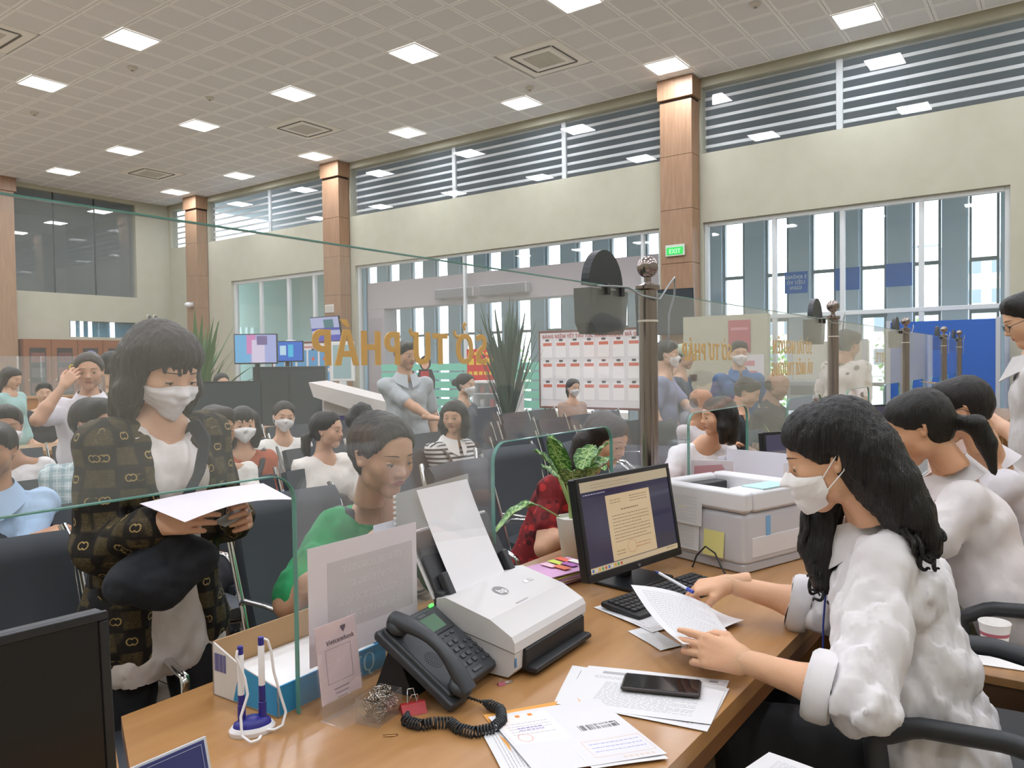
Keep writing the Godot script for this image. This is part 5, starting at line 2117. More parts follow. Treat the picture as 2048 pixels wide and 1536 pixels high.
	for i in N:
		var u := float(i) / (N - 1)
		var p := cv.sample_baked(u * L)
		var q := cv.sample_baked(minf(u * L + 0.004, L))
		var dir := (q - p).normalized() if q.distance_to(p) > 1e-5 else Vector3.RIGHT
		var e1 := dir.cross(Vector3.UP).normalized()
		var e2 := e1.cross(dir)
		var r := 0.0095 * clampf(minf((u - 0.06) * 14.0, (1.0 - u) * 12.0), 0.15, 1.0)
		cp.append(p + (e1 * cos(u * turns * TAU) + e2 * sin(u * turns * TAU)) * r)
	m.tube(cp, 0.0021, 5)
	part("coiled_cord", m, mat("2c2e31", 0.4), o)

func pen_stand() -> void:
	var o := thing("pen_stand", "white and blue counter pen holder with two tethered pens", "pen holder", Vector3(-1.272, 0.7505, -0.888), 60.0)
	var white := mat("ece9ea", 0.4)
	var blue := mat("2c2a86", 0.4)
	var m := MB.new()
	m.lathe([Vector2(0.042, 0.0), Vector2(0.043, 0.008), Vector2(0.038, 0.014), Vector2(0.0, 0.015)], 28, 1.0, 0.72)
	part("base", m, white, o)
	m = MB.new()
	m.lathe([Vector2(0.036, 0.013), Vector2(0.034, 0.02), Vector2(0.022, 0.027), Vector2(0.0, 0.03)], 28, 1.0, 0.68)
	part("base_top", m, blue, o)
	for s in [-1.0, 1.0]:
		var x: float = s * 0.019
		m = MB.new()
		m.lathe([Vector2(0.0075, 0.02), Vector2(0.0075, 0.055), Vector2(0.006, 0.056)], 14)
		part("socket", m, blue, o, Vector3(x, 0, 0))
		m = MB.new()
		m.lathe([Vector2(0.0055, 0.05), Vector2(0.0062, 0.06), Vector2(0.0062, 0.152), Vector2(0.0055, 0.153)], 14)
		var pen := part("pen", m, white, o, Vector3(x, 0.0 if s < 0 else 0.012, 0))
		m = MB.new()
		m.lathe([Vector2(0.0058, 0.152), Vector2(0.0056, 0.168), Vector2(0.003, 0.169), Vector2(0.0, 0.169)], 14)
		part("pen_cap", m, blue, pen)
		m = MB.new()
		m.lathe([Vector2(0.006, 0.045), Vector2(0.0064, 0.046), Vector2(0.0064, 0.075)], 14)
		part("pen_grip", m, blue, pen)
		m = MB.new()
		var g := [Vector3(x, 0.167, 0), Vector3(x + s * 0.004, 0.176, 0), Vector3(x + s * 0.012, 0.172, 0.002), Vector3(x + s * 0.018, 0.15, 0.004), Vector3(x + s * 0.022, 0.11, 0.006), Vector3(x + s * 0.034, 0.06, 0.008), Vector3(x + s * 0.042, 0.03, 0.012), Vector3(x + s * 0.034, 0.010, 0.022), Vector3(x + s * 0.018, 0.007, 0.028), Vector3(x + s * 0.006, 0.008, 0.024)]
		if s < 0:
			g = [Vector3(x, 0.155, 0), Vector3(x - 0.005, 0.162, 0.002), Vector3(x - 0.008, 0.15, 0.006), Vector3(x + 0.006, 0.11, 0.014), Vector3(x + 0.010, 0.08, 0.02), Vector3(x - 0.004, 0.045, 0.03), Vector3(x - 0.004, 0.015, 0.045), Vector3(x + 0.010, 0.006, 0.058), Vector3(x + 0.024, 0.006, 0.055), Vector3(x + 0.030, 0.008, 0.045)]
		var cv := Curve3D.new()
		for i in g.size():
			var tg: Vector3 = (g[mini(i + 1, g.size() - 1)] - g[maxi(i - 1, 0)]) * 0.2
			cv.add_point(g[i], -tg, tg)
		var pts := []
		for i in 60: pts.append(cv.sample_baked(cv.get_baked_length() * i / 59.0))
		m.tube(pts, 0.0027, 7)
		part("coil_tether", m, white, o)

func paperwork() -> void:
	var D := 0.7508
	var d0 := image_mat(doc(0)); var d1 := image_mat(doc(1)); var d2 := image_mat(doc(2)); var rc := image_mat(receipt())
	var V := func(x: float, z: float, k: int) -> Vector3: return Vector3(x, D + k * 0.0014, z)
	# printed documents under the mobile phone
	paper("printed_document", "printed white sheet at the bottom of the pile under the mobile phone", [V.call(-0.86, -1.32, 0), V.call(-0.93, -1.505, 0), V.call(-0.585, -1.58, 0), V.call(-0.552, -1.372, 0)], d2, "papers under the mobile phone")
	paper("printed_document", "printed white sheet with a grey block under the black mobile phone", [V.call(-0.895, -1.52, 1), V.call(-0.60, -1.62, 1), V.call(-0.555, -1.40, 1), V.call(-0.85, -1.31, 1)], d1, "papers under the mobile phone")
	# postal receipts and envelope
	var env := mat("e0a04c", 0.7)
	paper("orange_envelope", "orange edged envelope under the receipt slips", [V.call(-0.78, -1.08, 0), V.call(-0.945, -1.19, 0), V.call(-0.83, -1.36, 0), V.call(-0.665, -1.25, 0)], env)
	paper("receipt_slip", "printed slip peeking out beneath the barcode receipt", [V.call(-0.775, -1.03, 1), V.call(-0.915, -1.14, 1), V.call(-0.77, -1.31, 1), V.call(-0.63, -1.20, 1)], d2)
	paper("receipt_slip", "topmost receipt slip with barcode, red stamp and grey stripes", [V.call(-0.925, -1.18, 3), V.call(-0.79, -1.375, 3), V.call(-0.575, -1.245, 3), V.call(-0.73, -1.06, 3)], rc)
	paper("receipt_slip", "white slip under the corner of the striped receipt at the desk edge", [V.call(-0.66, -1.13, 2), V.call(-0.78, -1.20, 2), V.call(-0.70, -1.32, 2), V.call(-0.568, -1.235, 2)], d0)
	# mobile phone
	var o := thing("mobile_phone", "black mobile phone lying on the printed sheets", "phone", Vector3(-0.705, D + 0.0045, -1.5), 20.0)
	var m := MB.new()
	m.box(Vector3(0, 0.005, 0), Vector3(0.165, 0.0085, 0.08), 0.004)
	part("case", m, mat("3b3230", 0.45), o)
	m = MB.new()
	m.box(Vector3(0, 0.0094, 0), Vector3(0.157, 0.0012, 0.072), 0.0005)
	part("screen", m, mat("151619", 0.08), o)
	# papers in front of the keyboard
	paper("printed_document", "printed form lying flat in front of the monitor foot", [V.call(-0.87, -1.80, 0), V.call(-1.10, -1.90, 0), V.call(-1.05, -2.07, 0), V.call(-0.80, -1.97, 0)], d0, "", 0.004)
	paper("white_envelope", "plain white envelope beside the keyboard under the clerk's hand", [V.call(-0.73, -1.83, 2), V.call(-0.92, -1.93, 2), V.call(-0.87, -2.08, 2), V.call(-0.70, -2.0, 2)], mat("eceaec", 0.8), "", 0.012)
	paper("teal_card", "small card with a teal corner under the lifted sheet", [V.call(-0.80, -1.70, 0), V.call(-0.93, -1.78, 0), V.call(-0.90, -1.84, 0), V.call(-0.77, -1.76, 0)], mat("e7e9ea", 0.7))
	# sheet lifted by the clerk
	m = MB.new()
	var A := Vector3(-0.931, 0.867, -1.802)
	var B := Vector3(-0.778, 0.80, -1.955)
	var C := Vector3(-0.555, 0.778, -1.70)
	var E := Vector3(-0.69, 0.827, -1.58)
	var fn := func(u: float, v: float) -> Vector3:
		var a := A.lerp(B, u)
		var b := E.lerp(C, u)
		return a.lerp(b, v) + Vector3(0, -0.018 * sin(PI * v) + 0.012 * sin(PI * u), 0)
	m.sheet(10, 16, fn, 0.0005)
	tag(part("held_document", m, d2, self), "printed sheet lifted in the masked clerk's hands", "paper")
	# colourful pads of forms
	rng.seed = 31
	var cols := ["d9a8d0", "e3b6da", "d7df7a", "f0e9f0", "c7d95a"]
	for k in 9:
		m = MB.new()
		m.box(Vector3.ZERO, Vector3(0.15 + rng.randf_range(-0.01, 0.01), 0.0035, 0.21 + rng.randf_range(-0.01, 0.01)), 0.0008)
		var p := part("form_pad", m, mat(cols[k % 4], 0.7), self, Vector3(-1.345 + rng.randf_range(-0.008, 0.008), D + 0.002 + 0.0045 * k, -2.10 + rng.randf_range(-0.008, 0.008)))
		p.rotation_degrees.y = -14.0 + rng.randf_range(-5, 5)
		tag(p, ["pink", "rosy", "lime green", "white"][k % 4] + " form pad, number " + ["one", "two", "three", "four", "five", "six", "seven", "eight", "nine"][k] + " from the bottom of the pile behind the scanner", "form pad", "coloured form pads behind the scanner")
	for k in 6:
		m = MB.new()
		m.box(Vector3.ZERO, Vector3(0.06, 0.0012, 0.03), 0.0003)
		var p := part("sticky_flag", m, mat(["e2674b", "f2ece8", "cfe05c", "b06ab0", "f1c9d5", "e07a5a"][k], 0.7), self, Vector3(-1.37 + 0.05 * (k % 2), D + 0.044 + 0.0002 * k, -2.17 + 0.045 * (k / 2)))
		p.rotation_degrees.y = -14.0
		tag(p, ["orange", "white", "lime", "purple", "pale pink", "coral"][k] + " sticky flag on top of the coloured form pads", "sticky note", "sticky flags on the form pads")
	# blue name plate at the desk end
	o = thing("name_plate", "dark blue name plate with a silver border at the desk end", "name plate", Vector3(-1.185, D, -0.635), 89.0)
	m = MB.new()
	m.T = Transform3D(Basis(Vector3.RIGHT, deg_to_rad(-16)), Vector3.ZERO)
	m.bx(-0.11, 0.11, 0.0, 0.07, -0.003, 0.003, 0.001)
	part("plate", m, mat("c9ccd2", 0.3), o)
	m = MB.new()
	m.T = Transform3D(Basis(Vector3.RIGHT, deg_to_rad(-16)), Vector3.ZERO)
	m.bx(-0.104, 0.104, 0.004, 0.066, 0.003, 0.0042)
	part("blue_panel", m, mat("333a72", 0.35), o)
	m = MB.new()
	m.T = Transform3D(Basis(Vector3.RIGHT, deg_to_rad(-16)), Vector3(0, 0, 0.0005))
	for s in [[-0.098, 0.098, 0.060, 0.0608], [-0.098, 0.098, 0.010, 0.0108], [-0.098, -0.0972, 0.010, 0.060], [0.0972, 0.098, 0.010, 0.060]]:
		m.bx(s[0], s[1], s[2], s[3], 0.004, 0.0045)
	part("border_line", m, mat("aab0cc", 0.3), o)

func screen_unit(o: Node3D, w: float, h: float, scr: Material, tiltx: float, y0: float, back := false) -> void:
	var blk := mat("1f2124", 0.4)
	var R := Transform3D(Basis(Vector3.RIGHT, deg_to_rad(tiltx)), Vector3(0, y0, 0))
	var m := MB.new(); m.T = R
	m.bx(-w / 2, w / 2, 0, h, -0.035, -0.004, 0.006)
	part("casing", m, blk, o)
	m = MB.new(); m.T = R
	m.bx(-w / 2, w / 2, h - 0.014, h, -0.004, 0.004, 0.002)
	m.bx(-w / 2, w / 2, 0, 0.024, -0.004, 0.004, 0.002)
	m.bx(-w / 2, -w / 2 + 0.014, 0.024, h - 0.014, -0.004, 0.004, 0.002)
	m.bx(w / 2 - 0.014, w / 2, 0.024, h - 0.014, -0.004, 0.004, 0.002)
	part("bezel", m, blk, o)
	m = MB.new(); m.T = R
	var a := Vector3(-w / 2 + 0.014, h - 0.014, 0.0); var b := Vector3(w / 2 - 0.014, h - 0.014, 0.0); var c := Vector3(w / 2 - 0.014, 0.024, 0.0); var d := Vector3(-w / 2 + 0.014, 0.024, 0.0)
	m.quad(a, b, c, d, Vector3(0, 0, 1))
	part("screen", m, scr, o)
	m = MB.new()
	m.bx(-0.03, 0.03, 0.008, y0 + h * 0.45, -0.075, -0.045, 0.006)
	part("neck", m, blk, o)
	m = MB.new()
	m.bx(-0.11, 0.11, 0.0, 0.012, -0.14, 0.06, 0.004)
	part("base", m, blk, o)

func lit_screen(im: Image, e: float) -> StandardMaterial3D:
	var m := StandardMaterial3D.new()
	m.albedo_color = Color(0.02, 0.02, 0.02)
	m.roughness = 0.15
	m.emission_enabled = true
	m.emission_operator = BaseMaterial3D.EMISSION_OP_MULTIPLY
	m.emission = Color.WHITE
	m.emission_texture = ImageTexture.create_from_image(im)
	m.emission_energy_multiplier = e
	return m

func monitor_and_keyboard() -> void:
	var o := thing("monitor", "black monitor showing a scanned certificate beside the potted plant", "monitor", Vector3(-1.109, 0.7505, -2.20), 80.7)
	screen_unit(o, 0.49, 0.31, lit_screen(screen_image(), 0.62), -9.7, 0.046)
	m_logo(o)
	o = thing("monitor", "switched off black monitor standing at the end of the desk by the name plate", "monitor", Vector3(-1.166, 0.7505, -0.319), 86.0)
	screen_unit(o, 0.5, 0.30, mat("0e0f11", 0.2), -4.0, 0.04)
	# keyboard
	o = thing("keyboard", "black keyboard in front of the certificate monitor", "keyboard", Vector3(-0.965, 0.7505, -2.10), 78.0)
	var m := MB.new()
	m.T = Transform3D(Basis(Vector3.RIGHT, deg_to_rad(4)), Vector3(0, 0.004, 0))
	m.box(Vector3(0, 0.006, 0), Vector3(0.44, 0.016, 0.14), 0.004)
	var kb := part("body", m, mat("1d1e20", 0.5), o)
	var key := MB.new()
	key.box(Vector3.ZERO, Vector3(0.0165, 0.007, 0.0165), 0.002)
	var km := key.mesh()
	for r in 5:
		for c in 21:
			if r == 4 and c > 3 and c < 10:
				continue
			var k := part("key", km, mat("2a2b2e", 0.5), kb, Vector3(-0.2 + 0.0195 * c + (0.008 if c > 15 else 0.0), 0.0205 - 0.0013 * (r - 2), -0.045 + 0.0205 * r))
			k.rotation_degrees.x = 4
	m = MB.new()
	m.T = Transform3D(Basis(Vector3.RIGHT, deg_to_rad(4)), Vector3(0, 0.004, 0))
	m.box(Vector3(-0.06, 0.0165, 0.038), Vector3(0.11, 0.007, 0.0165), 0.002)
	part("space_bar", m, mat("2a2b2e", 0.5), kb)

func m_logo(o: Node3D) -> void:
	cube_label(o, "maker_mark", "hp", 0.008, "9b9da0", Vector3(0, 0.058, 0.004), Vector3(-9.7, 0, 0))

# aglaonema: pot and broad mottled leaves
func potted_plant() -> void:
	var o := thing("potted_plant", "green mottled leafy plant in a faceted white pot on the desk", "plant", Vector3(-1.45, 0.7505, -2.37))
	var m := MB.new()
	m.lathe([Vector2(0.0, 0.004), Vector2(0.042, 0.004), Vector2(0.042, 0.0), Vector2(0.046, 0.003), Vector2(0.066, 0.145), Vector2(0.06, 0.148), Vector2(0.058, 0.135), Vector2(0.0, 0.13)], 8)
	part("pot", m, mat("e9e6e1", 0.4), o)
	m = MB.new()
	m.ball(Vector3(0, 0.13, 0), Vector3(0.056, 0.012, 0.056), 14, 6)
	part("soil", m, mat("d8d4cc", 0.9), o)
	var im := Image.create(128, 256, false, Image.FORMAT_RGB8)
	var nz := FastNoiseLite.new()
	nz.frequency = 0.045
	nz.seed = 6
	for y in 256:
		for x in 128:
			var u := absf(x - 63.5) / 64.0
			var v := nz.get_noise_2d(x * 1.0 + y * 0.6 * signf(x - 63.5), y * 1.0)
			var c := hex("8fb765") if v + 0.28 - u * 0.55 > 0.0 else hex("3f6d33")
			if u < 0.03: c = hex("c3d49a")
			if v > 0.33 and u < 0.8: c = hex("b9cf8a")
			im.set_pixel(x, y, c)
	var lm := image_mat(im, 0.4)
	lm.backlight_enabled = true
	lm.backlight = Color(0.25, 0.3, 0.12)
	var leaves := [[205, 0.27, 0.19, 0.105, 0.5], [150, 0.29, 0.18, 0.105, 0.25], [100, 0.29, 0.20, 0.10, 0.12], [60, 0.26, 0.20, 0.105, 0.35], [20, 0.28, 0.18, 0.10, 0.4], [130, 0.19, 0.22, 0.085, 0.95], [300, 0.29, 0.18, 0.10, 0.4], [330, 0.31, 0.17, 0.10, 0.2], [180, 0.32, 0.16, 0.095, 0.12], [270, 0.30, 0.17, 0.10, 0.25]]
	for L in leaves:
		var a := deg_to_rad(L[0])
		var dir := Vector3(cos(a), 0, sin(a))
		var out: Vector3 = dir * (0.03 + 0.10 * L[4])
		var base := Vector3(0, L[1], 0) + out
		m = MB.new()
		m.tube([dir * 0.012 + Vector3(0, 0.13, 0), dir * 0.016 + Vector3(0, L[1] * 0.65, 0), base], [0.006, 0.005, 0.0035], 6)
		var st := part("stalk", m, mat("9fb573", 0.5), o)
		m = MB.new()
		var side := Vector3.UP.cross(dir)
		var fn := func(u: float, v: float) -> Vector3:
			var w: float = L[3] * pow(sin(PI * pow(clampf(v * 0.97 + 0.015, 0, 1), 0.72)), 0.85) * 0.5
			var drop: float = L[4] * v * v * L[2] * 0.9
			var x := (u - 0.5) * 2.0
			return base + dir * (L[2] * v * (0.35 + 0.6 * L[4])) + Vector3(0, L[2] * v * (0.95 - 0.75 * L[4]) - drop, 0) + side * x * w + Vector3(0, absf(x) * w * 0.35, 0) + Vector3(0, 0.004 * sin(v * 20.0 + x * 3.0), 0)
		m.sheet(6, 14, fn)
		part("leaf", m, lm, o)

func printer() -> void:
	var o := thing("printer", "bulky grey laser printer with note sheets stuck to its side", "printer", Vector3(-0.985, 0.7505, -2.70), -18.0)
	var g := mat("c9c8cc", 0.5)
	var lt := mat("dedddf", 0.5)
	var m := MB.new()
	m.bx(-0.195, 0.195, 0.02, 0.20, -0.19, 0.19, 0.02)
	part("body", m, g, o)
	m = MB.new()
	m.bx(-0.19, 0.19, 0.0, 0.03, -0.185, 0.185, 0.006)
	part("foot", m, mat("bdbcc0", 0.5), o)
	m = MB.new()
	m.bx(-0.2, 0.2, 0.198, 0.27, 0.14, 0.195, 0.014)
	m.bx(-0.2, 0.2, 0.198, 0.27, -0.195, -0.12, 0.014)
	m.bx(0.08, 0.2, 0.198, 0.268, -0.12, 0.14, 0.012)
	m.bx(-0.2, -0.16, 0.198, 0.27, -0.12, 0.14, 0.014)
	part("top_frame", m, lt, o)
	m = MB.new()
	m.T = Transform3D(Basis(Vector3.FORWARD, deg_to_rad(-10)), Vector3(-0.04, 0.215, 0.01))
	m.bx(-0.12, 0.12, -0.004, 0.004, -0.13, 0.13)
	part("output_tray", m, lt, o)
	m = MB.new()
	m.bx(-0.16, -0.10, 0.21, 0.25, -0.1, 0.1, 0.004)
	part("output_slot", m, mat("202124", 0.5), o)
	m = MB.new()
	m.bx(0.10, 0.19, 0.268, 0.272, -0.08, 0.08, 0.001)
	part("control_panel", m, mat("b9dfe0", 0.4), o)
	m = MB.new()
	m.bx(0.193, 0.197, 0.05, 0.115, -0.15, 0.15, 0.001)
	part("side_cover", m, lt, o)
	m = MB.new()
	m.bx(0.195, 0.1965, 0.10, 0.18, 0.05, 0.075)
	part("maker_sticker", m, mat("7fb0d8", 0.5), o)
	m = MB.new()
	m.tube([Vector3(0.02, 0.0, 0.24), Vector3(0.03, 0.04, 0.23), Vector3(0.06, 0.075, 0.22), Vector3(0.10, 0.06, 0.22), Vector3(0.13, 0.02, 0.225), Vector3(0.15, 0.004, 0.23)], 0.003, 6)
	part("cable", m, mat("2a2a2c", 0.5), o)
	# notes on the side that faces the camera
	var d3 := doc(2)
	for k in 5: d3.fill_rect(Rect2i(40 + (k * 57) % 160, 60 + k * 62, 50, 9), hex("e6dd9a"))
	var nt := part("note_sheet", null_box(0.22, 0.105, 0.001), image_mat(d3), self)
	nt.transform = o.transform * Transform3D(Basis(), Vector3(-0.085, 0.185, 0.1935))
	tag(nt, "printed note sheet with yellow marks taped high on the printer", "paper")
	nt = part("note_sheet", null_box(0.20, 0.09, 0.0008), image_mat(doc(2)), self)
	nt.transform = o.transform * Transform3D(Basis(), Vector3(-0.09, 0.09, 0.1925))
	tag(nt, "printed note sheet taped low on the printer", "paper")
	nt = part("sticky_note", null_box(0.085, 0.085, 0.001), mat("e3dc8e", 0.8), self)
	nt.transform = o.transform * Transform3D(Basis(Vector3.RIGHT, -0.06), Vector3(0.075, 0.085, 0.1945))
	tag(nt, "yellow sticky note on the side of the printer", "sticky note")
	m = MB.new()
	for k in 4:
		m.bx(-0.028, 0.02 + 0.006 * (k % 3), 0.02 - 0.013 * k, 0.0215 - 0.013 * k, 0.0006, 0.0009)
	var hw := part("handwriting", m, mat("a39c62", 0.8), nt)
	hw.set_meta("kind", "stuff")

func null_box(w: float, h: float, d: float) -> MB:
	var m := MB.new()
	m.sheet(6, 4, func(u: float, v: float) -> Vector3: return Vector3((u - 0.5) * w, (0.5 - v) * h, d * 0.5 + 0.003 * pow(v, 3.0)), d)
	return m

# ---------------------------------------------------------------- seating
func smooth(pts: Array, n: int) -> Array:
	var cv := Curve3D.new()
	for i in pts.size():
		var tg: Vector3 = (pts[mini(i + 1, pts.size() - 1)] - pts[maxi(i - 1, 0)]) * 0.18
		cv.add_point(pts[i], -tg, tg)
	var out := []
	for i in n: out.append(cv.sample_baked(cv.get_baked_length() * i / (n - 1.0)))
	return out

var leather: StandardMaterial3D

func visitor_chair(label: String, at: Vector3, yaw: float) -> Node3D:
	var o := thing("visitor_chair", label, "chair", at, yaw, "visitor chairs at the service desks")
	var m := MB.new()
	var bk := func(u: float, v: float) -> Vector3:
		var x := (u - 0.5) * 0.46
		var roll := 0.03 * pow(maxf(v - 0.9, 0.0) * 10.0, 2.0)
		return Vector3(x, 0.47 + v * 0.5, -0.2 - 0.13 * v - 0.02 * sin(v * PI) - roll + 0.03 * pow(absf(u - 0.5) * 2.0, 2.0))
	m.sheet(10, 14, bk, 0.035)
	part("backrest", m, leather, o)
	m = MB.new()
	var se := func(u: float, v: float) -> Vector3:
		return Vector3((u - 0.5) * 0.46, 0.455 - 0.012 * sin(v * PI) - 0.04 * pow(maxf(0.0, v - 0.85) * 6.0, 2.0), -0.22 + v * 0.46)
	m.sheet(8, 10, se, 0.04)
	part("seat", m, leather, o)
	for s in [-1.0, 1.0]:
		var x: float = s * 0.255
		m = MB.new()
		m.tube(smooth([Vector3(x - s * 0.02, 0.98, -0.37), Vector3(x, 0.9, -0.335), Vector3(x, 0.62, -0.245), Vector3(x, 0.46, -0.20), Vector3(x, 0.42, -0.1), Vector3(x, 0.42, 0.18), Vector3(x, 0.36, 0.235), Vector3(x, 0.06, 0.225), Vector3(x, 0.015, 0.18), Vector3(x, 0.013, -0.25), Vector3(x * 0.6, 0.013, -0.29), Vector3(0, 0.013, -0.29)], 60), 0.0125, 8)
		part("side_frame", m, chrome, o)
		m = MB.new()
		m.tube(smooth([Vector3(x, 0.62, -0.245), Vector3(x + s * 0.02, 0.645, -0.2), Vector3(x + s * 0.03, 0.655, -0.05), Vector3(x + s * 0.03, 0.65, 0.12), Vector3(x + s * 0.03, 0.62, 0.2), Vector3(x + s * 0.02, 0.54, 0.22), Vector3(x, 0.43, 0.17)], 36), 0.014, 8, true, 0.7)
		part("armrest", m, chrome, o)
	m = MB.new()
	m.tube([Vector3(-0.25, 0.43, -0.12), Vector3(0.25, 0.43, -0.12)], 0.01, 8)
	part("cross_bar", m, chrome, o)
	return o

func bench_proto() -> Node3D:
	var o := thing("waiting_bench", "x", "bench")
	var m := MB.new()
	m.box(Vector3(0, 0.36, -0.02), Vector3(2.3, 0.05, 0.07), 0.006)
	part("beam", m, chrome, o)
	for k in 4:
		var cx := -0.87 + 0.58 * k
		m = MB.new()
		var bk := func(u: float, v: float) -> Vector3:
			return Vector3(cx + (u - 0.5) * 0.5, 0.44 + v * 0.46, -0.2 - 0.14 * v + 0.02 * pow(absf(u - 0.5) * 2.0, 2.0))
		m.sheet(6, 8, bk, 0.04)
		part("backrest", m, leather, o)
		m = MB.new()
		m.sheet(6, 8, func(u: float, v: float) -> Vector3: return Vector3(cx + (u - 0.5) * 0.5, 0.43 + 0.02 * v - 0.03 * pow(maxf(0.0, v - 0.8) * 5.0, 2.0), -0.22 + v * 0.46), 0.05)
		part("seat", m, leather, o)
	for k in 5:
		var x := -1.16 + 0.58 * k
		m = MB.new()
		m.tube(smooth([Vector3(x, 0.925, -0.36), Vector3(x, 0.66, -0.265), Vector3(x, 0.44, -0.2), Vector3(x, 0.36, -0.1), Vector3(x, 0.36, 0.1), Vector3(x, 0.40, 0.22)], 22), 0.016, 7, true, 0.6)
		part("side_rail", m, chrome, o)
		m = MB.new()
		m.tube(smooth([Vector3(x, 0.64, -0.255), Vector3(x, 0.65, -0.1), Vector3(x, 0.64, 0.08), Vector3(x, 0.58, 0.17), Vector3(x, 0.48, 0.14), Vector3(x, 0.39, 0.04)], 26), 0.017, 7, true, 0.7)
		part("armrest", m, chrome, o)
	for x in [-0.85, 0.85]:
		m = MB.new()
		m.tube(smooth([Vector3(x, 0.015, 0.25), Vector3(x, 0.05, 0.12), Vector3(x, 0.33, -0.02), Vector3(x, 0.05, -0.2), Vector3(x, 0.015, -0.3)], 24), 0.02, 8)
		part("leg", m, chrome, o)
	return o

func office_chair(label: String, at: Vector3, yaw: float, back: Material, cat := "office chair") -> Node3D:
	var o := thing("office_chair", label, cat, at, yaw, "clerks' office chairs")
	var blk := mat("2e3033", 0.5)
	var m := MB.new()
	m.sheet(10, 10, func(u: float, v: float) -> Vector3: return Vector3((u - 0.5) * 0.48 * (1.0 - 0.1 * pow(absf(v - 0.5) * 2, 4)), 0.475 - 0.03 * pow(maxf(0.0, v - 0.75) * 4.0, 2.0), -0.23 + v * 0.46), 0.07)
	part("seat", m, blk, o)
	m = MB.new()
	m.sheet(10, 12, func(u: float, v: float) -> Vector3: return Vector3((u - 0.5) * 0.44 * (1.0 - 0.25 * pow(absf(v - 0.45) * 2.0, 3.0) * 0.5), 0.55 + v * 0.46, -0.26 - 0.07 * v - 0.03 * sin(v * PI) + 0.06 * pow(absf(u - 0.5) * 2.0, 2.0)), 0.05)
	part("backrest", m, back, o)
	m = MB.new()
	m.tube(smooth([Vector3(0, 0.42, -0.1), Vector3(0, 0.42, -0.28), Vector3(0, 0.5, -0.34), Vector3(0, 0.7, -0.355)], 16), 0.022, 8)
	part("back_spine", m, blk, o)
	for s in [-1.0, 1.0]:
		var x: float = s * 0.29
		m = MB.new()
		m.tube(smooth([Vector3(s * 0.22, 0.42, -0.12), Vector3(x, 0.44, -0.15), Vector3(x, 0.56, -0.19), Vector3(x, 0.66, -0.16), Vector3(x, 0.685, -0.04), Vector3(x, 0.68, 0.12), Vector3(x, 0.64, 0.2), Vector3(x, 0.54, 0.19), Vector3(x, 0.44, 0.10), Vector3(s * 0.22, 0.42, 0.06)], 44), 0.021, 9, true, 1.25)
		part("arm_loop", m, blk, o)
	m = MB.new()
	m.lathe([Vector2(0.028, 0.1), Vector2(0.028, 0.26), Vector2(0.018, 0.26), Vector2(0.018, 0.41)], 14)
	part("gas_lift", m, mat("222326", 0.4), o)
	for k in 5:
		var a := TAU * k / 5.0
		m = MB.new()
		m.tube([Vector3(0, 0.11, 0), Vector3(cos(a) * 0.3, 0.07, sin(a) * 0.3)], [0.03, 0.018], 7)
		var lg := part("leg", m, blk, o)
		m = MB.new()
		m.ball(Vector3(cos(a) * 0.3, 0.03, sin(a) * 0.3), Vector3(0.03, 0.03, 0.02), 10, 6)
		part("caster", m, mat("18191b", 0.4), lg)
	return o

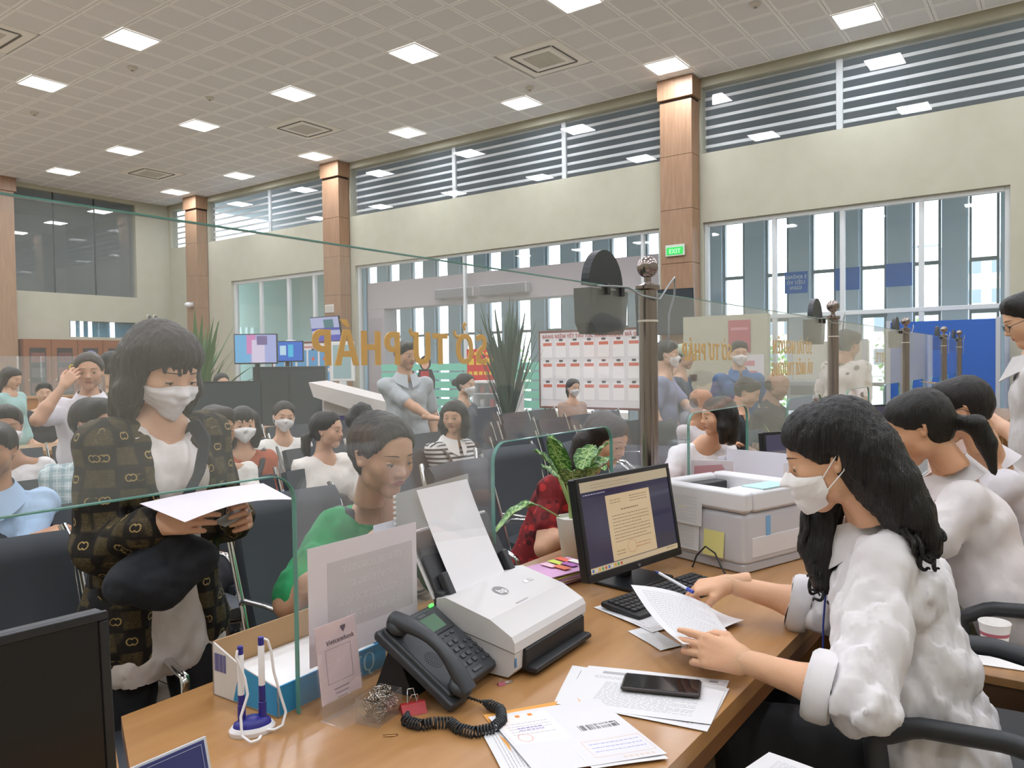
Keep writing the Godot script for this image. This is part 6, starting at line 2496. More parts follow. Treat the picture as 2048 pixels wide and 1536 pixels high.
func seating() -> void:
	leather = mat("3d4248", 0.55)
	visitor_chair("black padded visitor chair with chrome arms beside the switched off monitor", Vector3(-2.12, 0, -0.85), 90)
	visitor_chair("black padded chrome visitor chair that the woman in green sits on", Vector3(-2.10, 0, -1.86), 88)
	visitor_chair("black padded chrome visitor chair standing empty beside the woman in red", Vector3(-2.3, 0, -3.55), 84)
	visitor_chair("black padded chrome visitor chair under the woman in the red dress", Vector3(-2.12, 0, -2.93), 92)
	visitor_chair("black padded chrome visitor chair under the woman in the white T-shirt", Vector3(-2.15, 0, -4.15), 90)
	visitor_chair("black padded chrome visitor chair under the balding man in a pale shirt", Vector3(-2.35, 0, -5.75), 90)
	var p := bench_proto()
	var names := []
	var k := 0
	for r in 4:
		for j in 3:
			var o: Node3D = p
			if k > 0:
				o = p.duplicate()
				o.name = numbered("waiting_bench")
				add_child(o)
			o.position = Vector3(-3.02 - 0.88 * r, 0, -1.95 - 2.42 * j)
			o.rotation_degrees.y = 90
			o.set_meta("label", "black four-seat waiting bench, " + ["first", "second", "third", "fourth"][r] + " row back from the desks, " + ["far from the windows", "in the middle", "toward the windows"][j])
			o.set_meta("group", "waiting benches")
			k += 1
	office_chair("black clerk's chair with open arm loops under the masked clerk", Vector3(-0.17, 0, -2.08), -84, mat("2e3033", 0.6))
	office_chair("clerk's chair with tan leather back under the clerk in olive trousers", Vector3(-0.13, 0, -3.06), -80, mat("c08b50", 0.5))
	office_chair("black clerk's chair under the clerk with glasses", Vector3(-0.02, 0, -3.72), -86, mat("34363a", 0.6))
	# small cabinet between the clerks with a cup
	var c := thing("side_cabinet", "low brown wooden cabinet between the clerks' chairs", "cabinet", Vector3(-0.12, 0, -2.54))
	var m := MB.new()
	m.bx(-0.2, 0.24, 0.04, 0.57, -0.14, 0.12, 0.004)
	part("body", m, mat("5b4027", 0.6), c)
	m = MB.new()
	m.bx(-0.21, 0.25, 0.57, 0.595, -0.15, 0.13, 0.003)
	part("top", m, wood, c)
	for j in 2:
		m = MB.new()
		m.bx(-0.205, -0.2, 0.06 + 0.25 * j, 0.30 + 0.25 * j, -0.13, 0.11, 0.002)
		var dr := part("drawer", m, mat("6a4b2f", 0.6), c)
		m = MB.new()
		m.bx(-0.22, -0.205, 0.17 + 0.25 * j, 0.18 + 0.25 * j, -0.05, 0.04, 0.002)
		part("handle", m, chrome, dr)
	var pp := MB.new()
	pp.box(Vector3.ZERO, Vector3(0.3, 0.002, 0.2), 0.0005)
	var s := part("paper_sheet", pp, mat("eceae8", 0.8), self, Vector3(-0.16, 0.5975, -2.58))
	s.rotation_degrees.y = 8
	tag(s, "white sheet under the paper cup on the low cabinet", "paper")
	c = thing("paper_cup", "white paper cup standing on the low cabinet", "cup", Vector3(-0.175, 0.5995, -2.60))
	m = MB.new()
	m.lathe([Vector2(0.0, 0.006), Vector2(0.027, 0.006), Vector2(0.028, 0.0), Vector2(0.029, 0.0), Vector2(0.041, 0.083), Vector2(0.0425, 0.086), Vector2(0.041, 0.088), Vector2(0.039, 0.085), Vector2(0.027, 0.008), Vector2(0.0, 0.008)], 28)
	part("cup", m, mat("efece8", 0.5), c)
	m = MB.new()
	m.lathe([Vector2(0.0365, 0.05), Vector2(0.0372, 0.055), Vector2(0.0379, 0.06)], 28)
	part("red_print", m, mat("b05a66", 0.6), c)
	# papers on the clerk's footstool
	for j in 3:
		pp = MB.new()
		pp.sheet(6, 4, func(u: float, v: float) -> Vector3: return Vector3((u - 0.5) * 0.3, 0.004 * sin(u * 4.0) + 0.02 * j, (0.5 - v) * 0.21), 0.015)
		s = part("paper_pile", pp, image_mat(doc(j)), self, Vector3(-0.38 + 0.02 * j, 0.66, -1.30 - 0.015 * j))
		s.rotation_degrees.y = -22 + 5 * j
		tag(s, ["lowest", "middle", "topmost"][j] + " sheaf of papers on the stool beside the clerk's lap", "paper", "sheaves on the stool by the clerk")
	var st := thing("paper_stool", "plain stool carrying sheaves of papers next to the clerk's lap", "stool", Vector3(-0.36, 0, -1.30))
	m = MB.new()
	m.bx(-0.19, 0.19, 0.62, 0.642, -0.13, 0.13, 0.004)
	part("top", m, mat("3a3d40", 0.6), st)
	for x in [-0.15, 0.15]:
		for z in [-0.1, 0.1]:
			m = MB.new()
			m.tube([Vector3(x, 0, z), Vector3(x * 0.9, 0.62, z * 0.9)], 0.012, 8)
			part("leg", m, chrome, st)

# ---------------------------------------------------------------- things on the farther desks
func far_desk_things() -> void:
	var D := 0.7505
	# paper tray box behind the printer
	var o := thing("paper_tray", "white paper rack holding upright sheets behind the printer", "paper rack", Vector3(-1.02, D, -3.17), -14.0)
	var m := MB.new()
	m.bx(-0.15, 0.15, 0.0, 0.2, -0.11, -0.106)
	m.bx(-0.15, 0.15, 0.0, 0.004, -0.11, 0.11)
	part("rear_wall", m, mat("e8e7ee", 0.5), o)
	for s in [-1, 1]:
		m = MB.new()
		m.bx(s * 0.15 - 0.002, s * 0.15 + 0.002, 0.0, 0.3, -0.11, 0.11)
		part("side_wall", m, mat("e8e7ee", 0.5), o)
	for k in 6:
		m = MB.new()
		m.sheet(8, 6, func(u: float, v: float) -> Vector3: return Vector3((u - 0.5) * 0.285, 0.006 + v * (0.325 - 0.006 * k), 0.085 - 0.03 * k - 0.03 * v + 0.004 * sin(u * 7.0)), 0.008)
		var s := part("paper_sheaf", m, mat(["e2e2ec", "eeeef3", "f0eff2", "dcdbe6"][k % 4], 0.8), self, o.position)
		s.rotation = o.rotation
		tag(s, "upright sheaf of white paper, number " + ["one", "two", "three", "four", "five", "six"][k] + " in the rack behind the printer", "paper", "sheaves in the paper rack")
	# small acrylic card holder with red print
	o = thing("card_holder", "small clear holder with a red and blue leaflet behind the printer", "card holder", Vector3(-1.17, D, -2.98), 12.0)
	m = MB.new(); m.bx(-0.085, 0.085, 0.0, 0.004, -0.05, 0.05); part("base", m, glass_mat("eeeeee", 0.2), o)
	m = MB.new(); m.bx(-0.085, 0.085, 0.15, 0.30, -0.002, 0.002); part("leaflet", m, mat("e6d7dc", 0.6), o)
	m = MB.new(); m.prism(PackedVector2Array([Vector2(-0.07, 0.2), Vector2(0.06, 0.24), Vector2(0.04, 0.285), Vector2(-0.07, 0.275)]), 0.0025, 0.003); part("red_print", m, mat("c76a78", 0.6), o)
	m = MB.new(); m.bx(-0.07, 0.07, 0.175, 0.19, 0.0025, 0.003); part("blue_print", m, mat("6d6ab4", 0.6), o)
	m = MB.new(); m.bx(-0.09, 0.09, 0.0, 0.305, 0.004, 0.006); part("front_sheet", m, glass_mat("eeeeee", 0.1), o)
	# second and third monitors
	o = thing("monitor", "dark monitor turned edgewise on the second service desk", "monitor", Vector3(-0.98, D, -3.62), 62.0)
	var im := Image.create(64, 40, false, Image.FORMAT_RGB8)
	im.fill(hex("857b83")); im.fill_rect(Rect2i(0, 0, 64, 12), hex("55506c")); im.fill_rect(Rect2i(20, 22, 40, 10), hex("6a6796"))
	screen_unit(o, 0.46, 0.28, lit_screen(im, 0.5), -5.0, 0.1)
	o = thing("monitor", "dark monitor on the third service desk behind the second post", "monitor", Vector3(-1.0, D, -6.0), 62.0)
	screen_unit(o, 0.46, 0.28, lit_screen(im, 0.45), -5.0, 0.1)
	# leafy plant behind the paper rack and spider plants
	leafy_plant("bushy dark green plant in a pot behind the paper rack", Vector3(-0.82, D, -3.42), 0.30, 90, 0.06, "38602f")
	grass_plant("spiky pale green plant in a pot behind the glass beside the second monitor", Vector3(-1.12, D, -3.95), 0.42, "93ad5e")
	grass_plant("spiky pale green plant in a pot in front of the man with the printed shirt", Vector3(-1.1, D, -5.0), 0.40, "8aa55a")
	grass_plant("spiky plant in a pot on the farther service desk by the blue screen panel", Vector3(-1.1, D, -9.0), 0.4, "a9b45e")
	# desk pad, yellow slips and papers of the clerk in olive trousers
	var V := func(x: float, y: float, z: float) -> Vector3: return Vector3(x, D + y, z)
	paper("printed_document", "white papers under the arms of the clerk with the ponytail", [V.call(-0.62, 0.002, -3.05), V.call(-0.92, 0.002, -3.15), V.call(-0.88, 0.002, -3.40), V.call(-0.60, 0.002, -3.30)], image_mat(doc(2)))
	var pb := MB.new()
	pb.lathe([Vector2(0.0, 0.004), Vector2(0.055, 0.004), Vector2(0.06, 0.0), Vector2(0.06, 0.045), Vector2(0.056, 0.045), Vector2(0.055, 0.008)], 24)
	tag(part("tape_roll", pb, mat("a9a8a4", 0.4), self, V.call(-0.66, 0.006, -3.55)), "round grey tape roll on the desk before the clerk with glasses", "tape")
	for k in 3:
		pb = MB.new()
		pb.sheet(4, 4, func(u: float, v: float) -> Vector3: return Vector3((u - 0.5) * 0.09, v * 0.09 + 0.01 * sin(u * 6.0 + k), 0.03 * v * (k - 1)), 0.001)
		var s := part("yellow_slip", pb, mat("e8dc4a", 0.7), self, V.call(-0.84 + 0.03 * k, 0.06, -3.5 - 0.01 * k))
		s.rotation_degrees = Vector3(-20 + 12 * k, 70 + 20 * k, 12 * k)
		tag(s, "crumpled yellow slip sticking up before the clerk with the ponytail", "paper", "yellow slips")
	o = thing("stamp_box", "small dark blue box under the yellow slips", "box", V.call(-0.82, 0, -3.5), 20)
	m = MB.new(); m.box(Vector3(0, 0.028, 0), Vector3(0.13, 0.054, 0.08), 0.006); part("box", m, mat("3a4a8c", 0.5), o)
	m = MB.new(); m.box(Vector3(0, 0.056, 0), Vector3(0.11, 0.003, 0.06), 0.001); part("lid", m, mat("5b6cb0", 0.5), o)
	o = thing("red_cube", "red plastic block behind the printer", "box", V.call(-0.72, 0, -2.97), 20)
	m = MB.new(); m.box(Vector3(0, 0.045, 0), Vector3(0.07, 0.088, 0.05), 0.006); part("block", m, mat("b73436", 0.4), o)
	m = MB.new(); m.box(Vector3(0, 0.092, 0), Vector3(0.05, 0.008, 0.03), 0.003); part("lid", m, mat("8f2628", 0.4), o)
	o = thing("desk_printer", "light grey printer on the desk beside the clerk with glasses", "printer", V.call(-0.78, 0, -4.35), 0)
	m = MB.new(); m.box(Vector3(0, 0.12, 0), Vector3(0.36, 0.24, 0.34), 0.02); part("body", m, mat("c3cad0", 0.5), o)
	m = MB.new(); m.box(Vector3(0, 0.245, 0), Vector3(0.28, 0.014, 0.25), 0.006); part("lid", m, mat("aab3ba", 0.5), o)
	m = MB.new(); m.box(Vector3(0.182, 0.08, 0), Vector3(0.006, 0.08, 0.24), 0.002); part("paper_tray", m, mat("dfe3e6", 0.5), o)
	# clear acrylic leaflet stands along the glass
	for z in [-3.95, -6.6, -9.3]:
		o = thing("leaflet_panel", "frosted white leaflet panel standing against the glass", "leaflet stand", V.call(-0.18 + GX + 0.25, 0, z), 0, "frosted leaflet panels along the glass")
		m = MB.new(); m.bx(-0.003, 0.003, 0.0, 0.34, -0.11, 0.11); part("panel", m, mat("c4d0d0", 0.5), o)
		m = MB.new(); m.bx(-0.06, 0.06, 0.0, 0.004, -0.11, 0.11); part("foot", m, mat("c4d0d0", 0.5), o)

func pot(o: Node3D, r: float, h: float, c: String) -> void:
	var m := MB.new()
	m.lathe([Vector2(0.0, 0.003), Vector2(r * 0.7, 0.003), Vector2(r * 0.7, 0.0), Vector2(r * 0.75, 0.0), Vector2(r, h), Vector2(r * 0.93, h), Vector2(r * 0.9, h * 0.9), Vector2(0.0, h * 0.88)], 20)
	part("pot", m, mat(c, 0.45), o)

func leafy_plant(label: String, at: Vector3, h: float, n: int, size: float, c: String) -> void:
	var o := thing("potted_plant", label, "plant", at)
	pot(o, 0.06, 0.1, "e6e3de")
	rng.seed = 41
	var lm := mat(c, 0.4)
	for k in 7:
		var a := rng.randf() * TAU
		var tip := Vector3(cos(a) * 0.08, h * rng.randf_range(0.7, 1.0), sin(a) * 0.08)
		var m := MB.new()
		m.tube([Vector3(0, 0.09, 0), tip * Vector3(0.4, 0.6, 0.4) + Vector3(0, 0.04, 0), tip], [0.005, 0.004, 0.002], 5)
		part("stem", m, mat("5b7a3e", 0.6), o)
	for k in n:
		var a := rng.randf() * TAU
		var r := rng.randf_range(0.02, 0.11)
		var p := Vector3(cos(a) * r, rng.randf_range(0.12, h), sin(a) * r)
		leaf(o, p, Vector3(cos(a), rng.randf_range(-0.3, 0.5), sin(a)).normalized(), size * rng.randf_range(0.7, 1.2), size * 0.5, lm, 0.3)

func leaf(o: Node3D, p: Vector3, dir: Vector3, L: float, w: float, m: Material, droop: float) -> void:
	var side := Vector3.UP.cross(dir).normalized()
	if side.length() < 0.5: side = Vector3.RIGHT
	var mb := MB.new()
	mb.sheet(2, 6, func(u: float, v: float) -> Vector3:
		var ww := w * 0.5 * pow(sin(PI * clampf(pow(v, 0.75) * 0.96 + 0.03, 0, 1)), 0.9)
		return p + dir * L * v - Vector3(0, droop * L * v * v, 0) + side * (u - 0.5) * 2.0 * ww + Vector3(0, absf(u - 0.5) * ww * 0.5, 0))
	part("leaf", mb, m, o)

func grass_plant(label: String, at: Vector3, h: float, c: String) -> void:
	var o := thing("potted_plant", label, "plant", at)
	pot(o, 0.055, 0.1, "e9e6e0")
	rng.seed = int(absf(at.z) * 100)
	for k in 26:
		var a := rng.randf() * TAU
		var dir := Vector3(cos(a) * rng.randf_range(0.25, 0.8), 1.0, sin(a) * rng.randf_range(0.25, 0.8)).normalized()
		leaf(o, Vector3(0, 0.09, 0), dir, h * rng.randf_range(0.6, 1.0), 0.016, mat(c, 0.5), rng.randf_range(0.1, 0.7))

# ---------------------------------------------------------------- the far side of the hall
func palm(label: String, at: Vector3, h: float, spread: float, n: int, c: String, fan := 0.5) -> void:
	var o := thing("potted_palm", label, "plant", at)
	pot(o, 0.2, 0.42, "8a4a35")
	rng.seed = int(absf(at.x) * 37)
	var lm := mat(c, 0.5)
	for k in n:
		var a := rng.randf() * TAU
		var lift := rng.randf_range(0.0, 1.0)
		var dir := Vector3(cos(a) * lerpf(fan, 0.12, lift), 1.0, sin(a) * lerpf(fan, 0.12, lift)).normalized()
		var y0 := rng.randf_range(0.4, h * 0.45)
		leaf(o, Vector3(cos(a) * 0.04, y0, sin(a) * 0.04), dir, (h - y0) * rng.randf_range(0.55, 1.0), spread * rng.randf_range(0.7, 1.1), lm, rng.randf_range(0.0, 0.45) * (1.0 - lift))
	var m := MB.new()
	m.tube([Vector3(0, 0.38, 0), Vector3(0, h * 0.45, 0)], [0.05, 0.03], 8)
	part("trunk", m, mat("6a5a3c", 0.9), o)

func tv(called: String, label: String, at: Vector3, yaw: float, w: float, h: float, scr: Material, tilt := 0.0) -> Node3D:
	var o := thing(called, label, "television", at, yaw)
	var R := Transform3D(Basis(Vector3.RIGHT, deg_to_rad(tilt)), Vector3.ZERO)
	var m := MB.new(); m.T = R
	m.box(Vector3(0, 0, -0.03), Vector3(w, h, 0.055), 0.008)
	part("casing", m, mat("1c1d20", 0.4), o)
	m = MB.new(); m.T = R
	m.quad(Vector3(-w / 2 + 0.015, h / 2 - 0.015, 0.0), Vector3(w / 2 - 0.015, h / 2 - 0.015, 0.0), Vector3(w / 2 - 0.015, -h / 2 + 0.02, 0.0), Vector3(-w / 2 + 0.015, -h / 2 + 0.02, 0.0), Vector3(0, 0, 1))
	for i in m.v.size(): m.v[i] += R.basis * Vector3(0, 0, 0.001)
	part("screen", m, scr, o)
	m = MB.new()
	if at.z > -10.0:
		m.tube([Vector3(0, -at.y, -0.08), Vector3(0, 0, -0.08)], 0.035, 8)
		m.box(Vector3(0, -at.y + 0.015, -0.08), Vector3(0.4, 0.03, 0.3), 0.01)
	else:
		m.bx(-0.06, 0.06, -0.1, 0.1, -0.235, -0.05, 0.01)
	part("stand" if at.z > -10.0 else "bracket", m, mat("2a2b2e", 0.5), o)
	return o

func blob_image(w: int, h: int, base: String, spots: Array) -> Image:
	var im := Image.create(w, h, false, Image.FORMAT_RGB8)
	im.fill(hex(base))
	for s in spots: im.fill_rect(Rect2i(s[0], s[1], s[2], s[3]), hex(s[4]))
	return im

func notice_sheet(o: Node3D, x: float, y: float, w: float, h: float, band: String, sheet := "eceaea", mark := false) -> void:
	var m := MB.new()
	m.bx(x - w / 2, x + w / 2, y - h / 2, y + h / 2, 0.012, 0.016)
	var s := part("notice_sheet", m, mat(sheet, 0.8), o)
	m = MB.new()
	m.bx(x - w * 0.42, x + w * 0.42, y + h * 0.2, y + h * 0.38, 0.0165, 0.017) if not mark else m.ball(Vector3(x, y, 0.016), Vector3(w * 0.16, w * 0.16, 0.003), 12, 6)
	part("print_band", m, mat(band, 0.7), s)
	m = MB.new()
	m.bx(x - 0.04, x + 0.04, y + h / 2 - 0.01, y + h / 2 + 0.03, 0.014, 0.024, 0.004)
	part("bulldog_clip", m, mat("3a3a3c", 0.4), s)

func board(label: String, at: Vector3, yaw: float, w: float, h: float, leg: float) -> Node3D:
	var o := thing("notice_board", label, "notice board", at, yaw)
	var m := MB.new()
	m.bx(-w / 2, w / 2, leg, leg + h, -0.01, 0.01)
	part("board", m, mat("dfdcdf", 0.7), o)
	for e in [[-w / 2 - 0.03, w / 2 + 0.03, leg + h, leg + h + 0.04], [-w / 2 - 0.03, w / 2 + 0.03, leg - 0.04, leg], [-w / 2 - 0.03, -w / 2, leg, leg + h], [w / 2, w / 2 + 0.03, leg, leg + h]]:
		m = MB.new()
		m.bx(e[0], e[1], e[2], e[3], -0.015, 0.02, 0.004)
		part("frame_bar", m, mat("6d3a36", 0.5), o)
	for s in [-1.0, 1.0]:
		m = MB.new()
		m.tube([Vector3(s * (w / 2 - 0.1), leg, -0.02), Vector3(s * (w / 2 + 0.02), 0.0, 0.2)], 0.014, 6)
		m.tube([Vector3(s * (w / 2 - 0.1), leg + h * 0.5, -0.02), Vector3(s * (w / 2 - 0.05), 0.0, -0.35)], 0.014, 6)
		part("leg", m, mat("4a3a36", 0.6), o)
	return o

func hall_things() -> void:
	var m: MB
	# board of procedures with three rows of sheets
	var b := board("white notice board with three rows of clipped procedure sheets near the entrance", Vector3(-7.3, 0, -12.55), 0, 2.2, 1.42, 0.62)
	for r in 3:
		for c in 7:
			notice_sheet(b, -0.93 + 0.31 * c, 1.72 - 0.4 * r, 0.235, 0.33, "d06a55")
	lettering("board_heading", "BẢNG NIÊM YẾT THỦ TỤC HÀNH CHÍNH MÃ QR", 0.068, 0.004, mat("b5605e", 0.6), b, Vector3(0, 1.965, 0.014))
	# board with blue cards, by the tall window
	b = board("white notice board with rows of blue cards and red dots by the tall window", Vector3(-13.9, 0, -11.2), 8, 1.75, 1.25, 0.72)
	for r in 2:
		for c in 5:
			notice_sheet(b, -0.66 + 0.33 * c, 1.62 - 0.48 * r, 0.27, 0.40, "d9584a", "5b9ccc", true)
	for c in 4: notice_sheet(b, -0.6 + 0.4 * c, 0.88, 0.3, 0.26, "c9c7cf", "dcdae4")
	m = MB.new(); m.bx(-0.1, 0.6, 1.87, 1.91, 0.012, 0.016); part("board_heading", m, mat("c98a8a", 0.6), b)
	# televisions
	tv("television", "large switched-off television hung beside the wooden pillar by the exit sign", Vector3(-5.78, 2.32, -12.55), 8, 1.05, 0.8, mat("3a4148", 0.15), 6)
	tv("television", "television with a lilac list on screen hung on the middle wooden pillar", Vector3(-14.75, 2.36, -12.605), 0, 1.05, 0.62, lit_screen(blob_image(64, 40, "b9bfe6", [[0, 18, 64, 4, "4a4fb0"], [0, 30, 64, 10, "5a5fc0"], [30, 4, 22, 14, "4f7f8a"]]), 0.75), 10)
	tv("television", "television showing a lilac and blue news picture by the blue card board", Vector3(-9.6, 1.72, -6.9), 40, 0.62, 0.44, lit_screen(blob_image(64, 44, "a9b0e2", [[0, 0, 24, 44, "6fb3e0"], [18, 0, 14, 30, "d58ac0"], [26, 8, 20, 36, "d9cfe8"], [34, 2, 16, 14, "7a6a9a"]]), 0.85))
	tv("television", "small television with a bright blue picture beside the news screen", Vector3(-10.2, 1.70, -7.9), 40, 0.55, 0.34, lit_screen(blob_image(64, 40, "3a6fd0", [[20, 8, 12, 20, "bfe0f2"], [36, 6, 10, 26, "4fc0e8"]]), 0.85))
	# dark media console under the televisions
	var o := thing("media_console", "dark media cabinet under the two small televisions", "cabinet", Vector3(-9.95, 0, -7.5), 40)
	m = MB.new(); m.bx(-0.36, 0.75, 0.0, 1.46, -0.3, -0.05, 0.01); part("body", m, mat("2c3438", 0.5), o)
	for s in [-1, 1]:
		m = MB.new(); m.bx(0.2 + s * 0.27 - 0.25, 0.2 + s * 0.27 + 0.25, 0.1, 1.4, -0.05, -0.035, 0.004)
		var d := part("door", m, mat("343d42", 0.5), o)
		m = MB.new(); m.bx(0.2 + s * 0.06 - 0.01, 0.2 + s * 0.06 + 0.01, 0.7, 0.85, -0.035, -0.02); part("handle", m, chrome, d)
	# palms
	palm("tall spiky potted palm beside the far wooden pillar", Vector3(-12.0, 0, -7.45), 2.5, 0.10, 70, "4f7340", 0.75)
	palm("tall dark potted palm standing near the entrance", Vector3(-6.85, 0, -9.35), 2.6, 0.075, 80, "33503f", 0.42)
	# counter of the inquiry desk with a big monitor, purple sign and sanitizer
	o = thing("inquiry_counter", "long wooden inquiry counter behind the waiting benches", "counter", Vector3(-7.3, 0, -4.1), 90)
	m = MB.new(); m.bx(-1.25, 1.4, 0.74, 0.78, -0.35, 0.35, 0.004); part("top", m, wood, o)
	m = MB.new(); m.bx(-1.2, 1.35, 0.0, 0.74, -0.3, 0.3, 0.004); part("body", m, mat("a9743f", 0.5), o)
	o = thing("monitor", "big dark monitor on the inquiry counter seen from behind the benches", "monitor", Vector3(-7.12, 0.7805, -4.74), 55)
	screen_unit(o, 0.72, 0.48, mat("39444a", 0.2), 0, 0.05)
	o = thing("purple_sign", "purple and white sign standing on the inquiry counter", "sign", Vector3(-7.05, 0.781, -4.0), 62)
	m = MB.new(); m.bx(-0.16, 0.16, 0.0, 0.3, -0.005, 0.005); part("plate", m, mat("4a45a0", 0.5), o)
	m = MB.new(); m.bx(-0.13, 0.13, 0.15, 0.2, 0.005, 0.007); part("white_print", m, mat("d9d6ee", 0.5), o)
	o = thing("sanitizer_bottle", "clear hand sanitizer pump bottle on the inquiry counter", "bottle", Vector3(-7.02, 0.781, -4.2))
	m = MB.new(); m.lathe([Vector2(0, 0), Vector2(0.04, 0), Vector2(0.042, 0.02), Vector2(0.042, 0.11), Vector2(0.015, 0.14), Vector2(0.014, 0.15)], 18); part("bottle", m, glass_mat("c9cfe0", 0.35), o)
	m = MB.new(); m.lathe([Vector2(0.016, 0.15), Vector2(0.016, 0.165), Vector2(0.006, 0.167), Vector2(0.006, 0.19), Vector2(0.014, 0.192), Vector2(0.014, 0.2), Vector2(0, 0.2)], 12); part("pump", m, mat("eeeeee", 0.4), o)
	m = MB.new(); m.lathe([Vector2(0.0425, 0.03), Vector2(0.0428, 0.06), Vector2(0.0425, 0.09)], 18); part("label", m, mat("dfe3f0", 0.5), o)
	# white self-service kiosk with a slanted top
	o = thing("kiosk", "white self-service kiosk with a slanted wing-like top", "kiosk", Vector3(-6.75, 0, -6.1), 128)
	m = MB.new(); m.T = Transform3D(Basis(Vector3(0, 0, 1), Vector3(0, 1, 0), Vector3(-1, 0, 0)), Vector3.ZERO)
	m.prism(PackedVector2Array([Vector2(-0.35, 1.28), Vector2(0.5, 1.05), Vector2(0.62, 0.88), Vector2(0.45, 0.86), Vector2(-0.3, 1.12)]), -0.5, 0.5)
	part("top", m, mat("dbd4ce", 0.4), o)
	m = MB.new(); m.bx(-0.3, 0.3, 0, 1.15, -0.25, 0.15, 0.02); part("column", m, mat("e2dfdf", 0.4), o)
	m = MB.new(); m.bx(-0.22, 0.22, 0.6, 1.05, -0.26, -0.25, 0.004); part("panel", m, mat("eeecee", 0.4), o)
	m = MB.new(); m.bx(-0.42, 0.42, 0, 0.05, -0.4, 0.35, 0.01); part("foot", m, mat("cfcac8", 0.4), o)
	m = MB.new(); m.bx(-0.31, -0.3, 0.3, 0.9, -0.1, 0.0); part("purple_stripe", m, mat("5a4f9a", 0.4), o)
	# white roll-up screen stand and camera tripod
	o = thing("screen_stand", "white framed upright touch screen beside the middle wooden pillar", "screen", Vector3(-11.9, 0, -10.6), 20)
	m = MB.new(); m.bx(-0.26, 0.26, 1.15, 1.95, -0.03, 0.03, 0.012); part("frame", m, mat("dfe2e2", 0.4), o)
	m = MB.new(); m.bx(-0.2, 0.2, 1.2, 1.88, 0.03, 0.033); part("screen", m, mat("9db9bd", 0.1), o)
	m = MB.new(); m.bx(-0.08, 0.08, 0.0, 1.15, -0.03, 0.03, 0.01); m.bx(-0.3, 0.3, 0, 0.03, -0.25, 0.25, 0.01); part("stand", m, mat("d5d8d8", 0.4), o)
	o = thing("camera_tripod", "white camera on a black tripod in front of the cream wall", "camera", Vector3(-13.0, 0, -10.2), 30)
	for k in 3:
		var a := TAU * k / 3.0
		m = MB.new(); m.tube([Vector3(0, 1.1, 0), Vector3(cos(a) * 0.4, 0.0, sin(a) * 0.4)], 0.014, 6); part("leg", m, mat("2a2a2c", 0.5), o)
	m = MB.new(); m.tube([Vector3(0, 1.05, 0), Vector3(0, 1.85, 0)], 0.016, 6); part("post", m, mat("2a2a2c", 0.5), o)
	m = MB.new(); m.bx(-0.09, 0.09, 1.86, 2.0, -0.08, 0.08, 0.02); m.ball(Vector3(0.1, 1.93, 0.03), Vector3(0.05, 0.05, 0.05), 12, 8); part("camera_body", m, mat("d9dcdc", 0.4), o)
	# life-size cut-out figure at the entrance, a flat printed board
	o = thing("cutout_standee", "life-size flat cut-out of a woman in red and black at the entrance", "standee", Vector3(-11.3, 0, -12.4), 25)
	m = MB.new(); m.prism(PackedVector2Array([Vector2(-0.10, 0.02), Vector2(0.10, 0.02), Vector2(0.11, 0.55), Vector2(-0.11, 0.55)]), 0, 0.012); part("legs", m, mat("dbb9a5", 0.7), o)
	m = MB.new(); m.prism(PackedVector2Array([Vector2(-0.13, 0.55), Vector2(0.13, 0.55), Vector2(0.15, 0.9), Vector2(-0.15, 0.9)]), 0, 0.013); part("skirt", m, mat("2e2c33", 0.7), o)
	m = MB.new(); m.prism(PackedVector2Array([Vector2(-0.18, 0.88), Vector2(0.20, 0.88), Vector2(0.22, 1.15), Vector2(0.14, 1.36), Vector2(-0.14, 1.36), Vector2(-0.2, 1.15)]), 0, 0.012); part("jacket", m, mat("3a3036", 0.7), o)
	m = MB.new(); m.prism(PackedVector2Array([Vector2(-0.13, 0.92), Vector2(0.09, 0.92), Vector2(0.08, 1.32), Vector2(-0.1, 1.32)]), 0.012, 0.016); part("red_top", m, mat("b7303a", 0.7), o)
	var hd := PackedVector2Array()
	for i in 16: hd.append(Vector2(cos(TAU * i / 16.0) * 0.13, 1.5 + sin(TAU * i / 16.0) * 0.16))
	m = MB.new(); m.prism(hd, 0, 0.012); part("hair", m, mat("3a2a26", 0.7), o)
	hd = PackedVector2Array()
	for i in 16: hd.append(Vector2(cos(TAU * i / 16.0) * 0.085, 1.48 + sin(TAU * i / 16.0) * 0.115))
	m = MB.new(); m.prism(hd, 0.012, 0.016); part("face", m, mat("d9ab92", 0.7), o)
	# red banner sheet and glass showcase near the entrance
	o = thing("red_banner", "red banner sheet with yellow lettering beside the entrance", "banner", Vector3(-9.45, 1.1, -12.1), 8)
	m = MB.new(); m.bx(-0.4, 0.4, 0.0, 0.66, -0.004, 0.004); part("cloth", m, mat("cf3230", 0.8), o)
	for k in 3:
		for w in [5, 4, 6][k]:
			m = MB.new()
			var ww: float = [0.11, 0.15, 0.1][k]
			m.bx(-0.36 + w * ww * 1.2, -0.36 + w * ww * 1.2 + ww * 0.85, 0.54 - 0.2 * k, 0.54 - 0.2 * k + [0.05, 0.13, 0.07][k], 0.004, 0.008)
			part("banner_print", m, mat("e8c23a", 0.6), o)
	m = MB.new(); m.tube([Vector3(-0.36, -1.09, 0), Vector3(-0.36, 0.66, -0.01)], 0.012, 6); m.tube([Vector3(0.36, -1.09, 0), Vector3(0.36, 0.66, -0.01)], 0.012, 6); part("stand", m, mat("888888", 0.5), o)
	o = thing("showcase", "white glazed showcase with red items below the red banner", "cabinet", Vector3(-8.6, 0, -11.4), 8)
